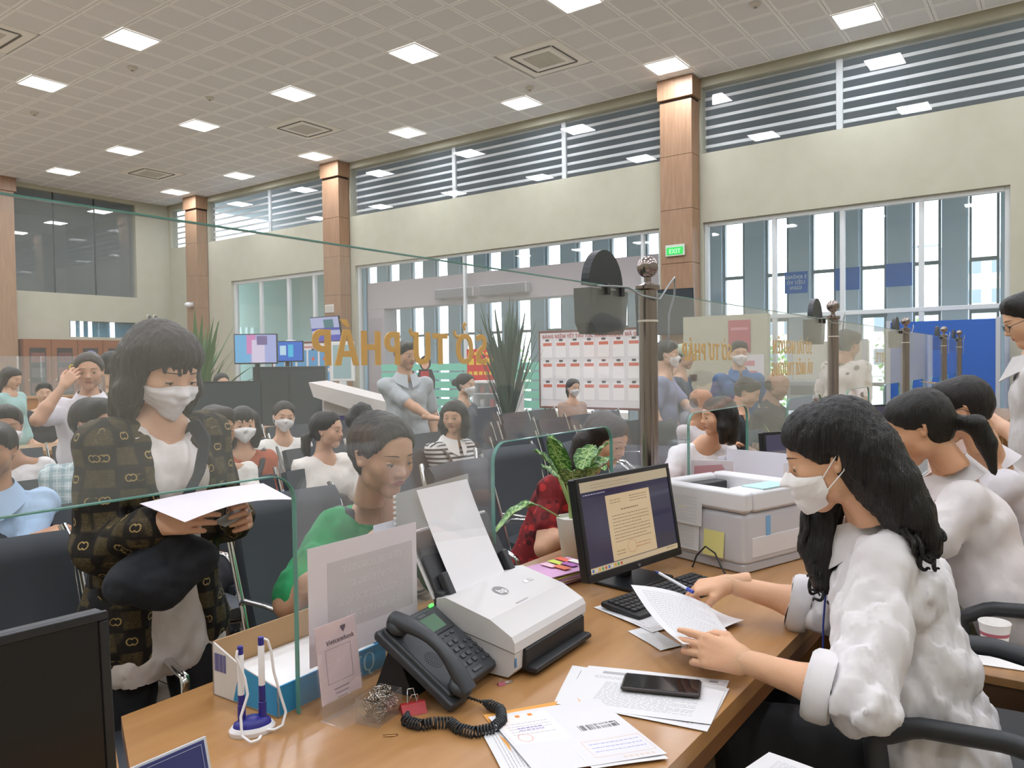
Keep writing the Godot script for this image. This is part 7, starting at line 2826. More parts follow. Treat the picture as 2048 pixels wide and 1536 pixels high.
	m = MB.new(); m.bx(-0.45, 0.45, 0.0, 0.12, -0.2, 0.2, 0.01); m.bx(-0.45, 0.45, 1.1, 1.15, -0.2, 0.2, 0.01); m.bx(-0.45, -0.41, 0.12, 1.1, -0.2, 0.2); m.bx(0.41, 0.45, 0.12, 1.1, -0.2, 0.2); m.bx(-0.41, 0.41, 0.12, 1.1, -0.2, -0.18); part("carcass", m, mat("e4e6e8", 0.4), o)
	for k in 3:
		m = MB.new(); m.bx(-0.41, 0.41, 0.38 + 0.26 * k, 0.395 + 0.26 * k, -0.18, 0.18); part("shelf", m, mat("e4e6e8", 0.4), o)
	for x in [-0.205, 0.205]:
		m = MB.new(); m.bx(x - 0.2, x + 0.2, 0.12, 1.1, 0.19, 0.2); part("glass_door", m, glass_mat("dfeef0", 0.1), o)
	rng.seed = 8
	for k in 12:
		m = MB.new(); m.box(Vector3(0, 0.07, 0), Vector3(0.09, 0.14, 0.06), 0.004)
		var it := part("red_box", m, mat(["b8403c", "d8d4d2", "c45a50"][k % 3], 0.6), self, o.transform * Vector3(-0.32 + 0.21 * (k % 4), 0.397 + 0.26 * (k / 4), 0.0))
		it.rotation = o.rotation
		tag(it, ["red", "white", "coral"][k % 3] + " packet on the " + ["bottom", "middle", "top"][k / 4] + " shelf of the white showcase", "packet", "packets in the showcase")
	# frosted teal bands on the entrance glass
	var s := structure("trim_2", "teal frosted bands on the entrance glass")
	for k in 7:
		m = MB.new(); m.bx(-13.5, -8.6, 0.12 + 0.2 * k, 0.28 + 0.2 * k, ZW - 0.06, ZW - 0.052); part("frosted_band", m, mat("7fd0b8", 0.6), s)
	# exit sign, emergency lamp, cameras, thermostats
	o = thing("exit_sign", "small green exit sign on the wooden pillar", "exit sign", Vector3(-5.68, 3.42, ZW + 0.36), 0)
	m = MB.new(); m.box(Vector3(0, 0, 0.02), Vector3(0.36, 0.2, 0.04), 0.006); part("housing", m, mat("cfe0cf", 0.5), o)
	m = MB.new(); m.box(Vector3(0, -0.01, 0.042), Vector3(0.31, 0.13, 0.004)); part("lit_face", m, glow("3fbf5a", 0.55), o)
	lettering("exit_letters", "EXIT", 0.075, 0.003, glow("9fffb0", 0.7), o, Vector3(0, -0.015, 0.047))
	o = thing("emergency_lamp", "white twin-spot emergency lamp on the end wall", "emergency lamp", Vector3(XL + 0.002, 2.95, -12.55), 90)
	m = MB.new(); m.box(Vector3(0, -0.12, 0.05), Vector3(0.36, 0.22, 0.09), 0.01); part("battery_box", m, mat("dedac8", 0.5), o)
	for x in [-0.1, 0.1]:
		m = MB.new(); m.ball(Vector3(x, 0.07, 0.06), Vector3(0.08, 0.08, 0.05), 14, 8)
		var lp := part("lamp_head", m, mat("d6d2c4", 0.5), o)
		m = MB.new(); m.ball(Vector3(x, 0.07, 0.10), Vector3(0.06, 0.06, 0.02), 14, 8); part("lens", m, mat("6f7270", 0.2), lp)
	o = thing("security_camera", "white dome security camera on the far wooden pillar", "camera", Vector3(-20.82, 3.3, ZW + 0.36), 0)
	m = MB.new(); m.ball(Vector3(0, 0, 0.12), Vector3(0.1, 0.08, 0.12), 14, 8); part("dome", m, mat("dedede", 0.4), o)
	m = MB.new(); m.box(Vector3(0, 0.02, 0.02), Vector3(0.14, 0.12, 0.04), 0.01); part("mount", m, mat("d0d0d0", 0.4), o)
	o = thing("paper_label", "small white label plate on the middle wooden pillar", "label", Vector3(-14.85, 2.88, ZW + 0.352), 0)
	m = MB.new(); m.box(Vector3(0, 0, 0.005), Vector3(0.32, 0.2, 0.01), 0.002); part("plate", m, mat("d9d6cc", 0.6), o)
	m = MB.new(); m.box(Vector3(0, 0, 0.011), Vector3(0.26, 0.14, 0.002)); part("print", m, mat("c4c1b8", 0.6), o)
	# wall of wooden cabinets under the strip window, with two round emblems and gold lettering
	for k in 5:
		o = thing("wooden_cabinet", ["tall wooden cabinet with glass door by the end wall pillar", "tall wooden cabinet with glass door full of red folders", "tall wooden cabinet with the round blue and white emblem", "tall wooden cabinet with the round red, white and blue emblem", "tall wooden cabinet with dark glass beneath the strip window"][k], "cabinet", Vector3(XL + 0.26, 0, -9.15 - 0.68 * k), 90)
		m = MB.new(); m.bx(-0.335, 0.335, 0.0, 2.28, -0.25, 0.24, 0.006); part("body", m, mat("8a5330", 0.5), o)
		m = MB.new(); m.bx(-0.2, 0.2, 0.75, 2.05, 0.24, 0.252, 0.004)
		var dr := part("glass_door", m, mat("3a3230", 0.15), o)
		m = MB.new(); m.ball(Vector3(-0.24, 1.2, 0.26), Vector3.ONE * 0.02, 8, 6); part("knob", m, mat("d8c89a", 0.3), dr)
		m = MB.new(); m.bx(-0.28, 0.28, 0.08, 0.68, 0.24, 0.25, 0.004); part("lower_door", m, mat("94602f", 0.5), o)
		for r in 3:
			m = MB.new(); m.bx(-0.17, 0.17, 0.86 + 0.4 * r, 1.12 + 0.4 * r, 0.252, 0.258, 0.002)
			part("folder_row", m, mat(["6a3a3a", "57484a", "7a4440"][(r + k) % 3] if k < 2 else "4a4a4e", 0.6), dr)
		if k == 2 or k == 3:
			m = MB.new(); m.lathe([Vector2(0.0, 0.012), Vector2(0.19, 0.012), Vector2(0.2, 0.0)], 28)
			var em := part("round_emblem", m, mat("8a8fc0" if k == 2 else "d9d6d6", 0.5), dr, Vector3(0, 1.78, 0.256))
			em.rotation_degrees.x = 90
			m = MB.new(); m.lathe([Vector2(0.0, 0.016), Vector2(0.135, 0.016), Vector2(0.135, 0.01)], 24); part("emblem_field", m, mat("e6e6ea" if k == 2 else "e9d25a", 0.5), em)
			var wedges := [[0.0, 1.2, "c23b42"], [1.6, 2.7, "6a8fd0"], [3.2, 4.2, "c9ccd6"], [4.6, 5.8, "7fa0d8"]] if k == 3 else [[0.3, 1.3, "20222a"], [2.4, 3.3, "20222a"], [4.5, 5.3, "20222a"]]
			for w in wedges:
				var pl := PackedVector2Array([Vector2(cos(w[0]), sin(w[0])) * 0.05])
				for i in 7: pl.append(Vector2(cos(lerpf(w[0], w[1], i / 6.0)), sin(lerpf(w[0], w[1], i / 6.0))) * (0.18 if k == 3 else 0.12))
				m = MB.new(); m.T = Transform3D(Basis(Vector3.RIGHT, -PI / 2), Vector3(0, 0.017, 0)); m.prism(pl, 0, 0.003); part("emblem_wedge", m, mat(w[2], 0.5), em)
	o = thing("glass_partition", "low glass screen with gold letters in front of the wooden cabinets", "glass partition", Vector3(-17.6, 0.9, -8.2), 90)
	m = MB.new(); m.bx(-2.0, 1.3, 0.0, 0.85, -0.005, 0.005); part("pane", m, glass_mat("cfe0dc", 0.1), o)
	lettering("gold_lettering", "CÔNG AN TỈNH", 0.13, 0.01, mat("e0b21e", 0.4), o, Vector3(0.35, 0.6, 0.012))
	o = thing("reception_desk", "wooden reception desk below the gold lettered glass", "desk", Vector3(-17.9, 0, -8.2), 90)
	m = MB.new(); m.bx(-2.0, 1.3, 0.86, 0.9, -0.4, 0.4, 0.004); part("top", m, wood, o)
	m = MB.new(); m.bx(-2.0, 1.3, 0.0, 0.86, -0.35, 0.35, 0.004); part("body", m, mat("a9743f", 0.5), o)
	o = thing("led_sign", "black number display with red digits at the end of the hall", "display", Vector3(-13.3, 1.72, -4.45), 70)
	m = MB.new(); m.box(Vector3.ZERO, Vector3(0.62, 0.34, 0.08), 0.01); part("housing", m, mat("1d1516", 0.5), o)
	lettering("led_digits", "N", 0.2, 0.006, glow("e0302a", 1.2), o, Vector3(0, 0, 0.045))
	m = MB.new(); m.box(Vector3(0, 0.24, 0), Vector3(0.5, 0.12, 0.06), 0.01); part("yellow_header", m, mat("d9a23a", 0.5), o)
	m = MB.new(); m.tube([Vector3(0, -1.72, -0.05), Vector3(0, -0.17, -0.05)], 0.03, 8); part("post", m, mat("888a8c", 0.4), o)
	# blue screen panel and beige kiosk by the tall window
	o = thing("blue_screen", "bright blue free-standing screen panel in front of the window wall", "screen", Vector3(-1.52, 0, -12.85), 0)
	m = MB.new(); m.bx(-0.75, 0.72, 0.3, 2.0, -0.02, 0.02, 0.004); part("panel", m, mat("2f62b8", 0.6), o)
	for x in [-0.72, 0.69]:
		m = MB.new(); m.bx(x - 0.03, x + 0.03, 0, 2.02, -0.03, 0.03, 0.004); m.bx(x - 0.03, x + 0.03, 0, 0.03, -0.25, 0.25, 0.004); part("post", m, mat("b9bfc6", 0.4), o)
	o = thing("beige_screen", "beige free-standing screen panel beside the blue one", "screen", Vector3(-2.9, 0, -12.0), 0)
	m = MB.new(); m.bx(-0.6, 0.55, 0.2, 1.72, -0.02, 0.02, 0.004); part("panel", m, mat("c9c8bc", 0.6), o)
	for x in [-0.55, 0.5]:
		m = MB.new(); m.bx(x - 0.03, x + 0.03, 0, 1.74, -0.03, 0.03, 0.004); part("post", m, mat("b9bfc6", 0.4), o)
	# blue signs on the outer glazing
	for e in [[-4.6, 3.05, "blue square sign with white lines on the outer glazing"], [-3.61, 3.05, "plain blue square sign on the outer glazing by the middle mullion"], [-2.68, 3.06, "plain blue square sign on the outer glazing by the last mullion"]]:
		o = thing("blue_sign", e[2], "sign", Vector3(e[0], e[1], -16.4), 0)
		m = MB.new(); m.bx(-0.23, 0.23, -0.22, 0.22, 0.0, 0.02); part("plate", m, mat("2f6fd0", 0.5), o)
		if e[0] < -4.55:
			for k in 3: lettering("sign_print", ["S KHÔNG", "LIỆU VỎ", "GIAN"][k], 0.07, 0.004, mat("cfe0f2", 0.5), o, Vector3(0, 0.11 - 0.11 * k, 0.022), Vector3(0, 180, 0))
	# cream wall piece with the red poster, standing in front of the tall window
	var cw := structure("wall_nib", "short cream wall beside the tall window")
	m = MB.new(); m.bx(-5.32, -3.9, 0, 2.2, -12.45, -12.3); part("plaster", m, cream, cw)
	o = thing("red_poster", "dusky red poster on the short cream wall", "poster", Vector3(-4.35, 1.85, -12.295), 0)
	m = MB.new(); m.bx(-0.18, 0.18, -0.26, 0.26, 0.0, 0.01); part("sheet", m, mat("b25a66", 0.7), o)
	m = MB.new(); m.bx(-0.14, 0.14, 0.1, 0.14, 0.01, 0.012); part("print", m, mat("d0909a", 0.7), o)
	o = thing("white_poster", "pale poster with pink marks on the short cream wall", "poster", Vector3(-4.2, 1.25, -12.295), 0)
	m = MB.new(); m.bx(-0.25, 0.25, -0.3, 0.3, 0.0, 0.01); part("sheet", m, mat("d6d2d6", 0.7), o)
	for k in 3:
		m = MB.new(); m.bx(-0.2 + 0.05 * k, 0.1 + 0.04 * k, 0.12 - 0.16 * k, 0.2 - 0.16 * k, 0.01, 0.012); part("print", m, mat("c98a92", 0.7), o)
	o = thing("switch_plate", "small dark switch plate on the short cream wall", "switch", Vector3(-5.15, 1.18, -12.295), 0)
	m = MB.new(); m.box(Vector3(0, 0, 0.01), Vector3(0.13, 0.1, 0.02), 0.003); part("plate", m, mat("6a5a50", 0.5), o)
	m = MB.new(); m.box(Vector3(0, 0, 0.022), Vector3(0.05, 0.04, 0.006), 0.002); part("rocker", m, mat("4a403a", 0.5), o)
	# red flag outside
	o = thing("red_flag", "small red flag on a pole outside the tall window", "flag", Vector3(-4.4, -0.15, -19.0), 20)
	m = MB.new(); m.tube([Vector3(0, 0, 0), Vector3(0, 2.4, 0)], 0.02, 6); part("pole", m, mat("c9c9c9", 0.4), o)
	m = MB.new(); m.sheet(8, 6, func(u: float, v: float) -> Vector3: return Vector3(0.02 + u * 0.22, 2.35 - v * 0.8, 0.04 * sin(u * 5.0 + v * 2.0)), 0.004); part("cloth", m, mat("e04a46", 0.7), o)
	# window desk with laptop
	o = thing("window_table", "grey table by the tall window", "table", Vector3(-3.4, 0, -10.6), 0)
	m = MB.new(); m.bx(-0.9, 0.9, 0.72, 0.75, -0.35, 0.35, 0.004); part("top", m, mat("b9c4c4", 0.4), o)
	for x in [-0.8, 0.8]:
		for z in [-0.28, 0.28]:
			m = MB.new(); m.tube([Vector3(x, 0, z), Vector3(x, 0.72, z)], 0.02, 6); part("leg", m, mat("9aa4a4", 0.4), o)
	# emblem board left of the blue panel: black floor console
	o = thing("floor_air_conditioner", "tall grey floor-standing air conditioner by the short cream wall", "air conditioner", Vector3(-3.1, 0, -11.7), 0)
	m = MB.new(); m.bx(-0.28, 0.28, 0.0, 1.15, -0.18, 0.18, 0.02); part("body", m, mat("8d9396", 0.5), o)
	m = MB.new(); m.bx(-0.22, 0.22, 0.95, 1.08, 0.18, 0.19, 0.004); part("outlet", m, mat("5f6568", 0.5), o)

# ---------------------------------------------------------------- who is in the hall
# head = where the head is; yaw = way the body faces (90 faces the service desks)
func seated(label: String, head: Vector3, yaw: float, o: Dictionary) -> Node3D:
	var lean: float = o.get("lean", 6.0)
	o.lean = lean
	o.s = o.get("s", clampf((head.y - 0.53 - o.get("seat", 0.0)) / (0.495 * cos(deg_to_rad(lean)) + 0.166), 0.86, 1.1))
	var f := Vector3(sin(deg_to_rad(yaw)), 0, cos(deg_to_rad(yaw)))
	var off: float = o.s * (0.495 * sin(deg_to_rad(lean)) + 0.1 * sin(deg_to_rad(lean))) + 0.022
	o.label = label
	o.at = Vector3(head.x, 0, head.z) - f * off
	o.yaw = yaw
	o.w_head = head
	return person(o)

func standing(label: String, head: Vector3, yaw: float, o: Dictionary) -> Node3D:
	o.sit = false
	var lean: float = o.get("lean", 2.0)
	o.lean = lean
	o.s = o.get("s", head.y / 1.522)
	var f := Vector3(sin(deg_to_rad(yaw)), 0, cos(deg_to_rad(yaw)))
	o.label = label
	o.at = Vector3(head.x, 0, head.z) - f * (0.022 + 0.6 * sin(deg_to_rad(lean)) * o.s)
	o.yaw = yaw
	o.w_head = head
	return person(o)

func plaid(a: String, b: String, c: String) -> Image:
	var im := Image.create(96, 96, false, Image.FORMAT_RGB8)
	im.fill(hex(a))
	for k in 3:
		for i in 96:
			for w in 10:
				var q := im.get_pixel(i, k * 32 + w)
				im.set_pixel(i, k * 32 + w, q.lerp(hex(b), 0.5))
		for i in 96:
			for w in 10:
				var q := im.get_pixel(k * 32 + w, i)
				im.set_pixel(k * 32 + w, i, q.lerp(hex(b), 0.5))
		im.fill_rect(Rect2i(0, k * 32 + 20, 96, 2), hex(c))
		im.fill_rect(Rect2i(k * 32 + 20, 0, 2, 96), hex(c))
	return im

func stripes(a: String, b: String) -> Image:
	var im := Image.create(16, 64, false, Image.FORMAT_RGB8)
	im.fill(hex(a))
	for k in 4: im.fill_rect(Rect2i(0, k * 16, 16, 7), hex(b))
	return im

func spots(base: String, cols: Array, n: int, r0: int, r1: int, sd: int) -> Image:
	var im := Image.create(160, 160, false, Image.FORMAT_RGB8)
	im.fill(hex(base))
	rng.seed = sd
	for k in n:
		var cx := rng.randi() % 160
		var cy := rng.randi() % 160
		var r := rng.randi_range(r0, r1)
		var c := hex(cols[k % cols.size()])
		for y in range(-r, r + 1):
			for x in range(-r, r + 1):
				if x * x + y * y * 1.4 + 3.0 * sin(x * 1.3 + k) <= r * r:
					im.set_pixel(posmod(cx + x, 160), posmod(cy + y, 160), c)
	return im

func check_brocade() -> Image:
	var im := Image.create(256, 256, false, Image.FORMAT_RGB8)
	im.fill(hex("17130f"))
	rng.seed = 14
	for j in 4:
		for i in 4:
			if (i + j) % 2 == 0:
				im.fill_rect(Rect2i(i * 64 + 4, j * 64 + 4, 56, 56), hex("3d3420"))
				for k in 260:
					im.fill_rect(Rect2i(i * 64 + 6 + rng.randi() % 50, j * 64 + 6 + rng.randi() % 50, 4, 1), hex("5f5232"))
			else:
				var cx := i * 64 + 32
				var cy := j * 64 + 32
				for a in 40:
					var t := TAU * a / 40.0
					if absf(cos(t)) < 0.78 or cos(t) < 0: im.fill_rect(Rect2i(cx - 5 + int(cos(t) * 9), cy + int(sin(t) * 11), 3, 3), hex("b79d63"))
					if absf(cos(t)) < 0.78 or cos(t) > 0: im.fill_rect(Rect2i(cx + 5 + int(cos(t) * 9), cy + int(sin(t) * 11), 3, 3), hex("b79d63"))
	return im

func cast() -> void:
	var white := "ece6e6"
	# --- clerks
	rng.seed = 51
	var curls := []
	for k in 16:
		var u := k / 15.0
		var a := Vector3(-0.30, 1.13, -1.85).lerp(Vector3(-0.262, 1.07, -1.85), u) + Vector3(rng.randf_range(-0.03, 0.03), rng.randf_range(-0.04, 0.03), rng.randf_range(-0.05, 0.05))
		curls.append(curl_of(a, Vector3(0.5, -0.85, 0.0), rng.randf_range(0.06, 0.10), 0.007))
	for k in 26:
		var a := Vector3(-0.485, 1.06, -1.945) + Vector3(rng.randf_range(-0.035, 0.03), rng.randf_range(-0.06, 0.03), rng.randf_range(-0.03, 0.05))
		curls.append(curl_of(a, Vector3(0.08, -1.0, 0.12), rng.randf_range(0.12, 0.20), 0.012))
	person({"label": "masked clerk with long wavy black hair, white shirt and blue lanyard, writing at the desk", "at": Vector3(-0.262, 0, -2.0), "yaw": -78.0, "lod": 0, "seat": 0.05, "lean": 14.0, "s": 1.0, "hs": 0.96, "w_head": Vector3(-0.442, 1.222, -1.872), "hpitch": 20.0, "hair": "tucked", "hairvol": 0.006, "hairline": 0.008, "haircol": "131110", "mask": "folded", "shirt": "e0dcdd", "fat": 0.034, "sleeve": 1.10, "sleeve_r": 0.02, "hem": -0.06, "wrinkle": 0.008, "folds": 0.02, "collar": true, "pants": "1c1d21", "shoes": "202020", "lids": 0.75, "skin": "dcab88",
		"w_elL": Vector3(-0.335, 0.775, -1.62), "w_wrL": Vector3(-0.565, 0.812, -1.60), "w_hdL": Vector3(-0.97, 0.10, 0.12), "w_hnL": Vector3(0.05, 0.45, 0.9), "curlL": [0.25, 0.35, 0.4, 0.45, 0.5],
		"w_elR": Vector3(-0.50, 0.80, -2.07), "w_wrR": Vector3(-0.745, 0.85, -2.01), "w_hdR": Vector3(-0.9, -0.18, 0.38), "w_hnR": Vector3(-0.1, 1.0, 0.25), "curlR": [0.55, 0.6, 0.62, 0.65, 0.7],
		"w_locks": [[[Vector3(-0.37, 1.24, -1.86), 0.075], [Vector3(-0.325, 1.17, -1.86), 0.066], [Vector3(-0.285, 1.11, -1.86), 0.052], [Vector3(-0.25, 1.06, -1.86), 0.03], [Vector3(-0.235, 1.03, -1.86), 0.012]], [[Vector3(-0.46, 1.13, -1.95), 0.04], [Vector3(-0.49, 1.06, -1.94), 0.042], [Vector3(-0.495, 1.0, -1.925), 0.04], [Vector3(-0.475, 0.92, -1.915), 0.03]]], "w_curls": curls})
	person({"label": "clerk with a black ponytail, short-sleeved white shirt and olive trousers bent over papers", "at": Vector3(-0.17, 0, -2.98), "yaw": -80.0, "lod": 1, "seat": 0.06, "lean": 18.0, "s": 1.0, "w_head": Vector3(-0.405, 1.216, -2.86), "hpitch": 26.0, "hair": "lowpony", "haircol": "15130f", "shirt": "dcd6d6", "fat": 0.022, "sleeve": 0.72, "sleeve_r": 0.012, "hem": 0.03, "tucked": true, "collar": true, "pants": "5c5d47", "shoes": "202020", "lids": 0.7, "w_wrL": Vector3(-0.60, 0.80, -2.88), "w_elL": Vector3(-0.36, 0.855, -2.70), "w_wrR": Vector3(-0.66, 0.80, -3.1), "skin": "d3a07c"})
	person({"label": "male clerk with short hair and glasses in a white shirt with a lanyard", "man": true, "at": Vector3(-0.06, 0, -3.62), "yaw": -82.0, "lod": 1, "seat": 0.04, "lean": 24.0, "s": 1.02, "w_head": Vector3(-0.342, 1.245, -3.42), "hpitch": 18.0, "hair": "short", "shirt": "dad6da", "fat": 0.018, "sleeve": 0.8, "collar": true, "pants": "2a2c34", "shoes": "202020", "w_wrL": Vector3(-0.62, 0.80, -3.4), "skin": "d2a27e"})
	standing("tall man with glasses and short black hair standing behind the clerks", Vector3(-0.15, 1.617, -4.25), -88, {"man": true, "lod": 1, "hair": "short", "hpitch": 22.0, "hyaw": 12.0, "shirt": "c9c6c4", "collar": true, "pants": "2c2e36", "shoes": "202020", "skin": "d8ab88", "lids": 0.6})
	seated("clerk in a white shirt reaching out with a sheet of paper", Vector3(-0.19, 1.245, -5.75), -85, {"man": true, "lod": 1, "seat": 0.05, "hair": "short", "hpitch": 10.0, "shirt": "e9e5e6", "pants": "2c2e36", "shoes": "202020", "w_wrL": Vector3(-0.42, 1.12, -5.45), "lean": 12.0, "collar": true})
	# --- visitors at the desks
	var brocade := pattern_cloth(check_brocade(), 4.6)
	standing("standing woman with bobbed hair and mask in a black and gold checked jacket", Vector3(-2.051, 1.44, -1.169), 92, {"lod": 0, "s": 0.975, "hs": 0.99, "lean": 4.0, "hpitch": 22.0, "hyaw": 2.0, "hair": "bob", "hairvol": 0.008, "haircol": "2b201b", "bangs": true, "mask": "flat", "maskcol": "ece8ea", "shirt": "e2dbd8", "fat": 0.02, "sleeve": 0.4, "hem": -0.17, "wrinkle": 0.008, "jacket": {"mat": brocade, "fat": 0.024, "sleeve": 1.86, "hem": -0.12, "open": 0.085}, "neckcutj": 0.075, "neckcut": 0.06, "pants": "1d1e24", "pantfat": 0.014, "shoes": "1a1a1a", "lids": 0.8, "skin": "e0b295",
		"w_wrR": Vector3(-1.855, 1.062, -1.035), "w_elR": Vector3(-2.06, 0.975, -0.985), "w_hdR": Vector3(0.8, 0.12, -0.45), "w_hnR": Vector3(0.5, 0.25, 0.8), "curlR": [0.45, 0.5, 0.5, 0.55, 0.5],
		"w_wrL": Vector3(-1.87, 1.035, -1.27), "w_hintL": Vector3(-0.5, -0.8, -0.4), "w_hdL": Vector3(0.85, 0.2, 0.2), "w_hnL": Vector3(0.3, 0.2, -0.9), "curlL": [0.4, 0.5, 0.55, 0.6, 0.5],
		"footL": Vector3(0.1, 0, 1), "anR": Vector3(-0.1, 0.08, -0.12), "anL": Vector3(0.1, 0.08, 0.12), "knR": Vector3(-0.095, 0.46, -0.01), "knL": Vector3(0.1, 0.46, 0.06)})
	person({"label": "woman with a hair bun in a green T-shirt leaning toward the glass", "at": Vector3(-1.97, 0, -1.74), "yaw": 84.0, "lod": 0, "lean": 24.0, "s": 0.99, "hs": 0.96, "w_head": Vector3(-1.668, 1.178, -1.635), "hpitch": 14.0, "hyaw": -2.0, "hair": "bun", "bun": Vector3(-0.01, 0.095, -0.128), "hairline": 0.036, "seat": 0.035, "haircol": "1c1512", "shirt": "2f9d62", "fat": 0.02, "sleeve": 0.85, "sleeve_r": 0.012, "hem": -0.05, "pants": "2b2d33", "shoes": "222222", "w_wrR": Vector3(-1.60, 0.93, -1.46), "w_wrL": Vector3(-1.56, 0.80, -1.86), "hnR": Vector3(0, 0.6, 0.4), "lids": 0.55, "skin": "cba083", "curlR": 0.5})
	var redp := pattern_cloth(spots("7a1c20", ["b52a2a", "4a1216", "9c2426"], 90, 3, 9, 5), 3.0)
	person({"label": "woman with long dark hair in a red patterned dress at the second glass opening", "at": Vector3(-1.98, 0, -2.93), "yaw": 92.0, "lod": 1, "lean": 22.0, "s": 0.96, "w_head": Vector3(-1.63, 1.112, -2.935), "hpitch": 20.0, "hyaw": -8.0, "hair": "long", "haircol": "221713", "shirt": redp, "sleeve": 0.6, "pants": redp, "skirt": true, "skirtdrop": 0.34, "pantlen": 1.5, "shoes": "1a1a1a", "lids": 0.7, "w_wrR": Vector3(-1.62, 0.80, -2.78), "w_wrL": Vector3(-1.6, 0.80, -3.05), "skin": "d6a688",
		"w_locks": [[[Vector3(-1.70, 1.10, -2.88), 0.06], [Vector3(-1.72, 1.0, -2.86), 0.055], [Vector3(-1.72, 0.90, -2.85), 0.03]]]})
	person({"label": "woman with short black hair in a plain white T-shirt looking back over the counter", "at": Vector3(-1.76, 0, -4.3), "yaw": 40.0, "lod": 1, "lean": 10.0, "s": 0.93, "w_head": Vector3(-1.60, 1.135, -4.17), "hyaw": -88.0, "hpitch": 4.0, "hair": "bob", "hs": 0.92, "shirt": "ece9ec", "fat": 0.02, "sleeve": 0.7, "pants": "2a2c32", "shoes": "222222", "w_wrR": Vector3(-1.66, 0.80, -3.80), "w_wrL": Vector3(-1.5, 0.8, -3.95), "skin": "d9aa8a"})
	# --- waiting visitors
	seated("balding man in a pale shirt seated with folded arms", Vector3(-2.33, 1.13, -5.73), 70, {"man": true, "hair": "bald", "shirt": "d5cfd2", "sleeve": 1.6, "pants": "3a3c42", "shoes": "222222", "hyaw": 30.0, "skin": "b98a6a", "wrL": Vector3(-0.1, 0.80, 0.2), "wrR": Vector3(0.1, 0.78, 0.2)})
	standing("standing man in a greyish violet shirt turned toward the counter behind the post", Vector3(-2.838, 1.509, -6.22), 105, {"man": true, "hair": "short", "mask": "flat", "shirt": "8a90aa", "pants": "4a3f4c", "shoes": "222222", "w_wrL": Vector3(-2.5, 1.0, -6.3)})
	standing("standing man wearing a pale green cap and dark shirt", Vector3(-2.944, 1.488, -6.80), 100, {"man": true, "hair": "short", "shirt": "4a5566", "pants": "33353c", "shoes": "222222", "hyaw": 20.0})
	standing("standing man in a blue polo shirt and mask", Vector3(-2.544, 1.515, -7.18), 30, {"man": true, "hair": "short", "mask": "flat", "shirt": "3f6a9c", "collar": true, "pants": "33353c", "shoes": "222222"})
	seated("dark-haired man seated in front of the man in the blue polo", Vector3(-2.842, 1.18, -7.82), 90, {"man": true, "hair": "short", "shirt": "3f4a52", "pants": "2c2e34", "shoes": "222222", "skin": "a87c60"})
	seated("seated man in dark clothes with his head bowed", Vector3(-2.2, 1.18, -6.4), 95, {"man": true, "hair": "short", "shirt": "33393f", "pants": "2c2e34", "shoes": "222222", "hpitch": 24.0, "lean": 14.0})
	seated("seated man with cropped grey hair in a black polo bending over papers", Vector3(-2.155, 1.215, -7.08), 80, {"man": true, "hair": "bald", "shirt": "2e3138", "collar": true, "pants": "2c2e34", "shoes": "222222", "hpitch": 20.0, "lean": 14.0, "skin": "b08a72"})
	standing("man seen from behind in a white shirt printed with a dark picture", Vector3(-1.66, 1.575, -7.55), 150, {"man": true, "lod": 1, "s": 1.06, "hs": 1.0, "hair": "short", "shirt": pattern_cloth(spots("ddd6cf", ["b9aea0", "8a7f74", "c9b9a5", "6a625c"], 40, 2, 8, 17), 1.6), "sleeve": 0.9, "fat": 0.03, "pants": "3a3c42", "shoes": "222222", "hpitch": 12.0, "skin": "c09476"})
	seated("woman with a small ponytail in a beige top seated by the procedure board", Vector3(-4.96, 1.14, -8.13), 60, {"hair": "pony", "mask": "flat", "shirt": "a98f80", "sleeve": 1.7, "pants": "3a3436", "shoes": "222222"})
	var stripe := pattern_cloth(stripes("d9d6d2", "37383c"), 9.0)
	seated("woman in a striped top with a wide white lace collar, turned sideways on the bench", Vector3(-3.238, 1.108, -3.819), 78, {"lod": 1, "hair": "bob", "haircol": "1b1613", "hyaw": -55.0, "shirt": stripe, "sleeve": 0.8, "sleeve_r": 0.012, "fat": 0.022, "collar": true, "collarmat": cloth("ebe7e2"), "pants": pattern_cloth(spots("b9666a", ["d9838a", "3a3b44", "e6d3cf", "8f2f45", "5a7a5a"], 220, 2, 5, 3), 4.0), "skirt": true, "pantlen": 1.6, "shoes": "1b1a1c", "wrL": Vector3(0.02, 0.68, 0.3), "wrR": Vector3(0.1, 0.70, 0.28), "skin": "d8a98a"})
	standing("man in a light grey polo shirt standing and pointing down at the benches", Vector3(-4.609, 1.53, -4.816), 60, {"man": true, "lod": 1, "hair": "short", "hyaw": 20.0, "hpitch": 8.0, "shirt": "b4babe", "collar": true, "sleeve": 0.8, "fat": 0.02, "pants": "6a5f58", "shoes": "222222", "w_wrR": Vector3(-4.25, 1.0, -4.75), "w_hdR": Vector3(0.8, -0.1, -0.4), "curlR": [0.05, 0.5, 0.6, 0.7, 0.5], "skin": "c79a7c"})
	seated("woman with a small bun sitting with her back to the entrance", Vector3(-5.40, 1.22, -6.58), 95, {"hair": "bun", "bun": Vector3(0, 0.02, -0.15), "mask": "flat", "shirt": "5a5f66", "pants": "2c2e34", "shoes": "222222"})
	seated("woman with tied-back hair in a white puff-sleeved blouse looking toward the windows", Vector3(-3.356, 1.09, -2.868), 84, {"lod": 1, "hair": "lowpony", "hyaw": 28.0, "hpitch": 2.0, "shirt": "e9e2da", "sleeve": 0.75, "sleeve_r": 0.03, "fat": 0.028, "pants": "3a3c44", "shoes": "222222", "skin": "dfb094", "gaze": 0.5})
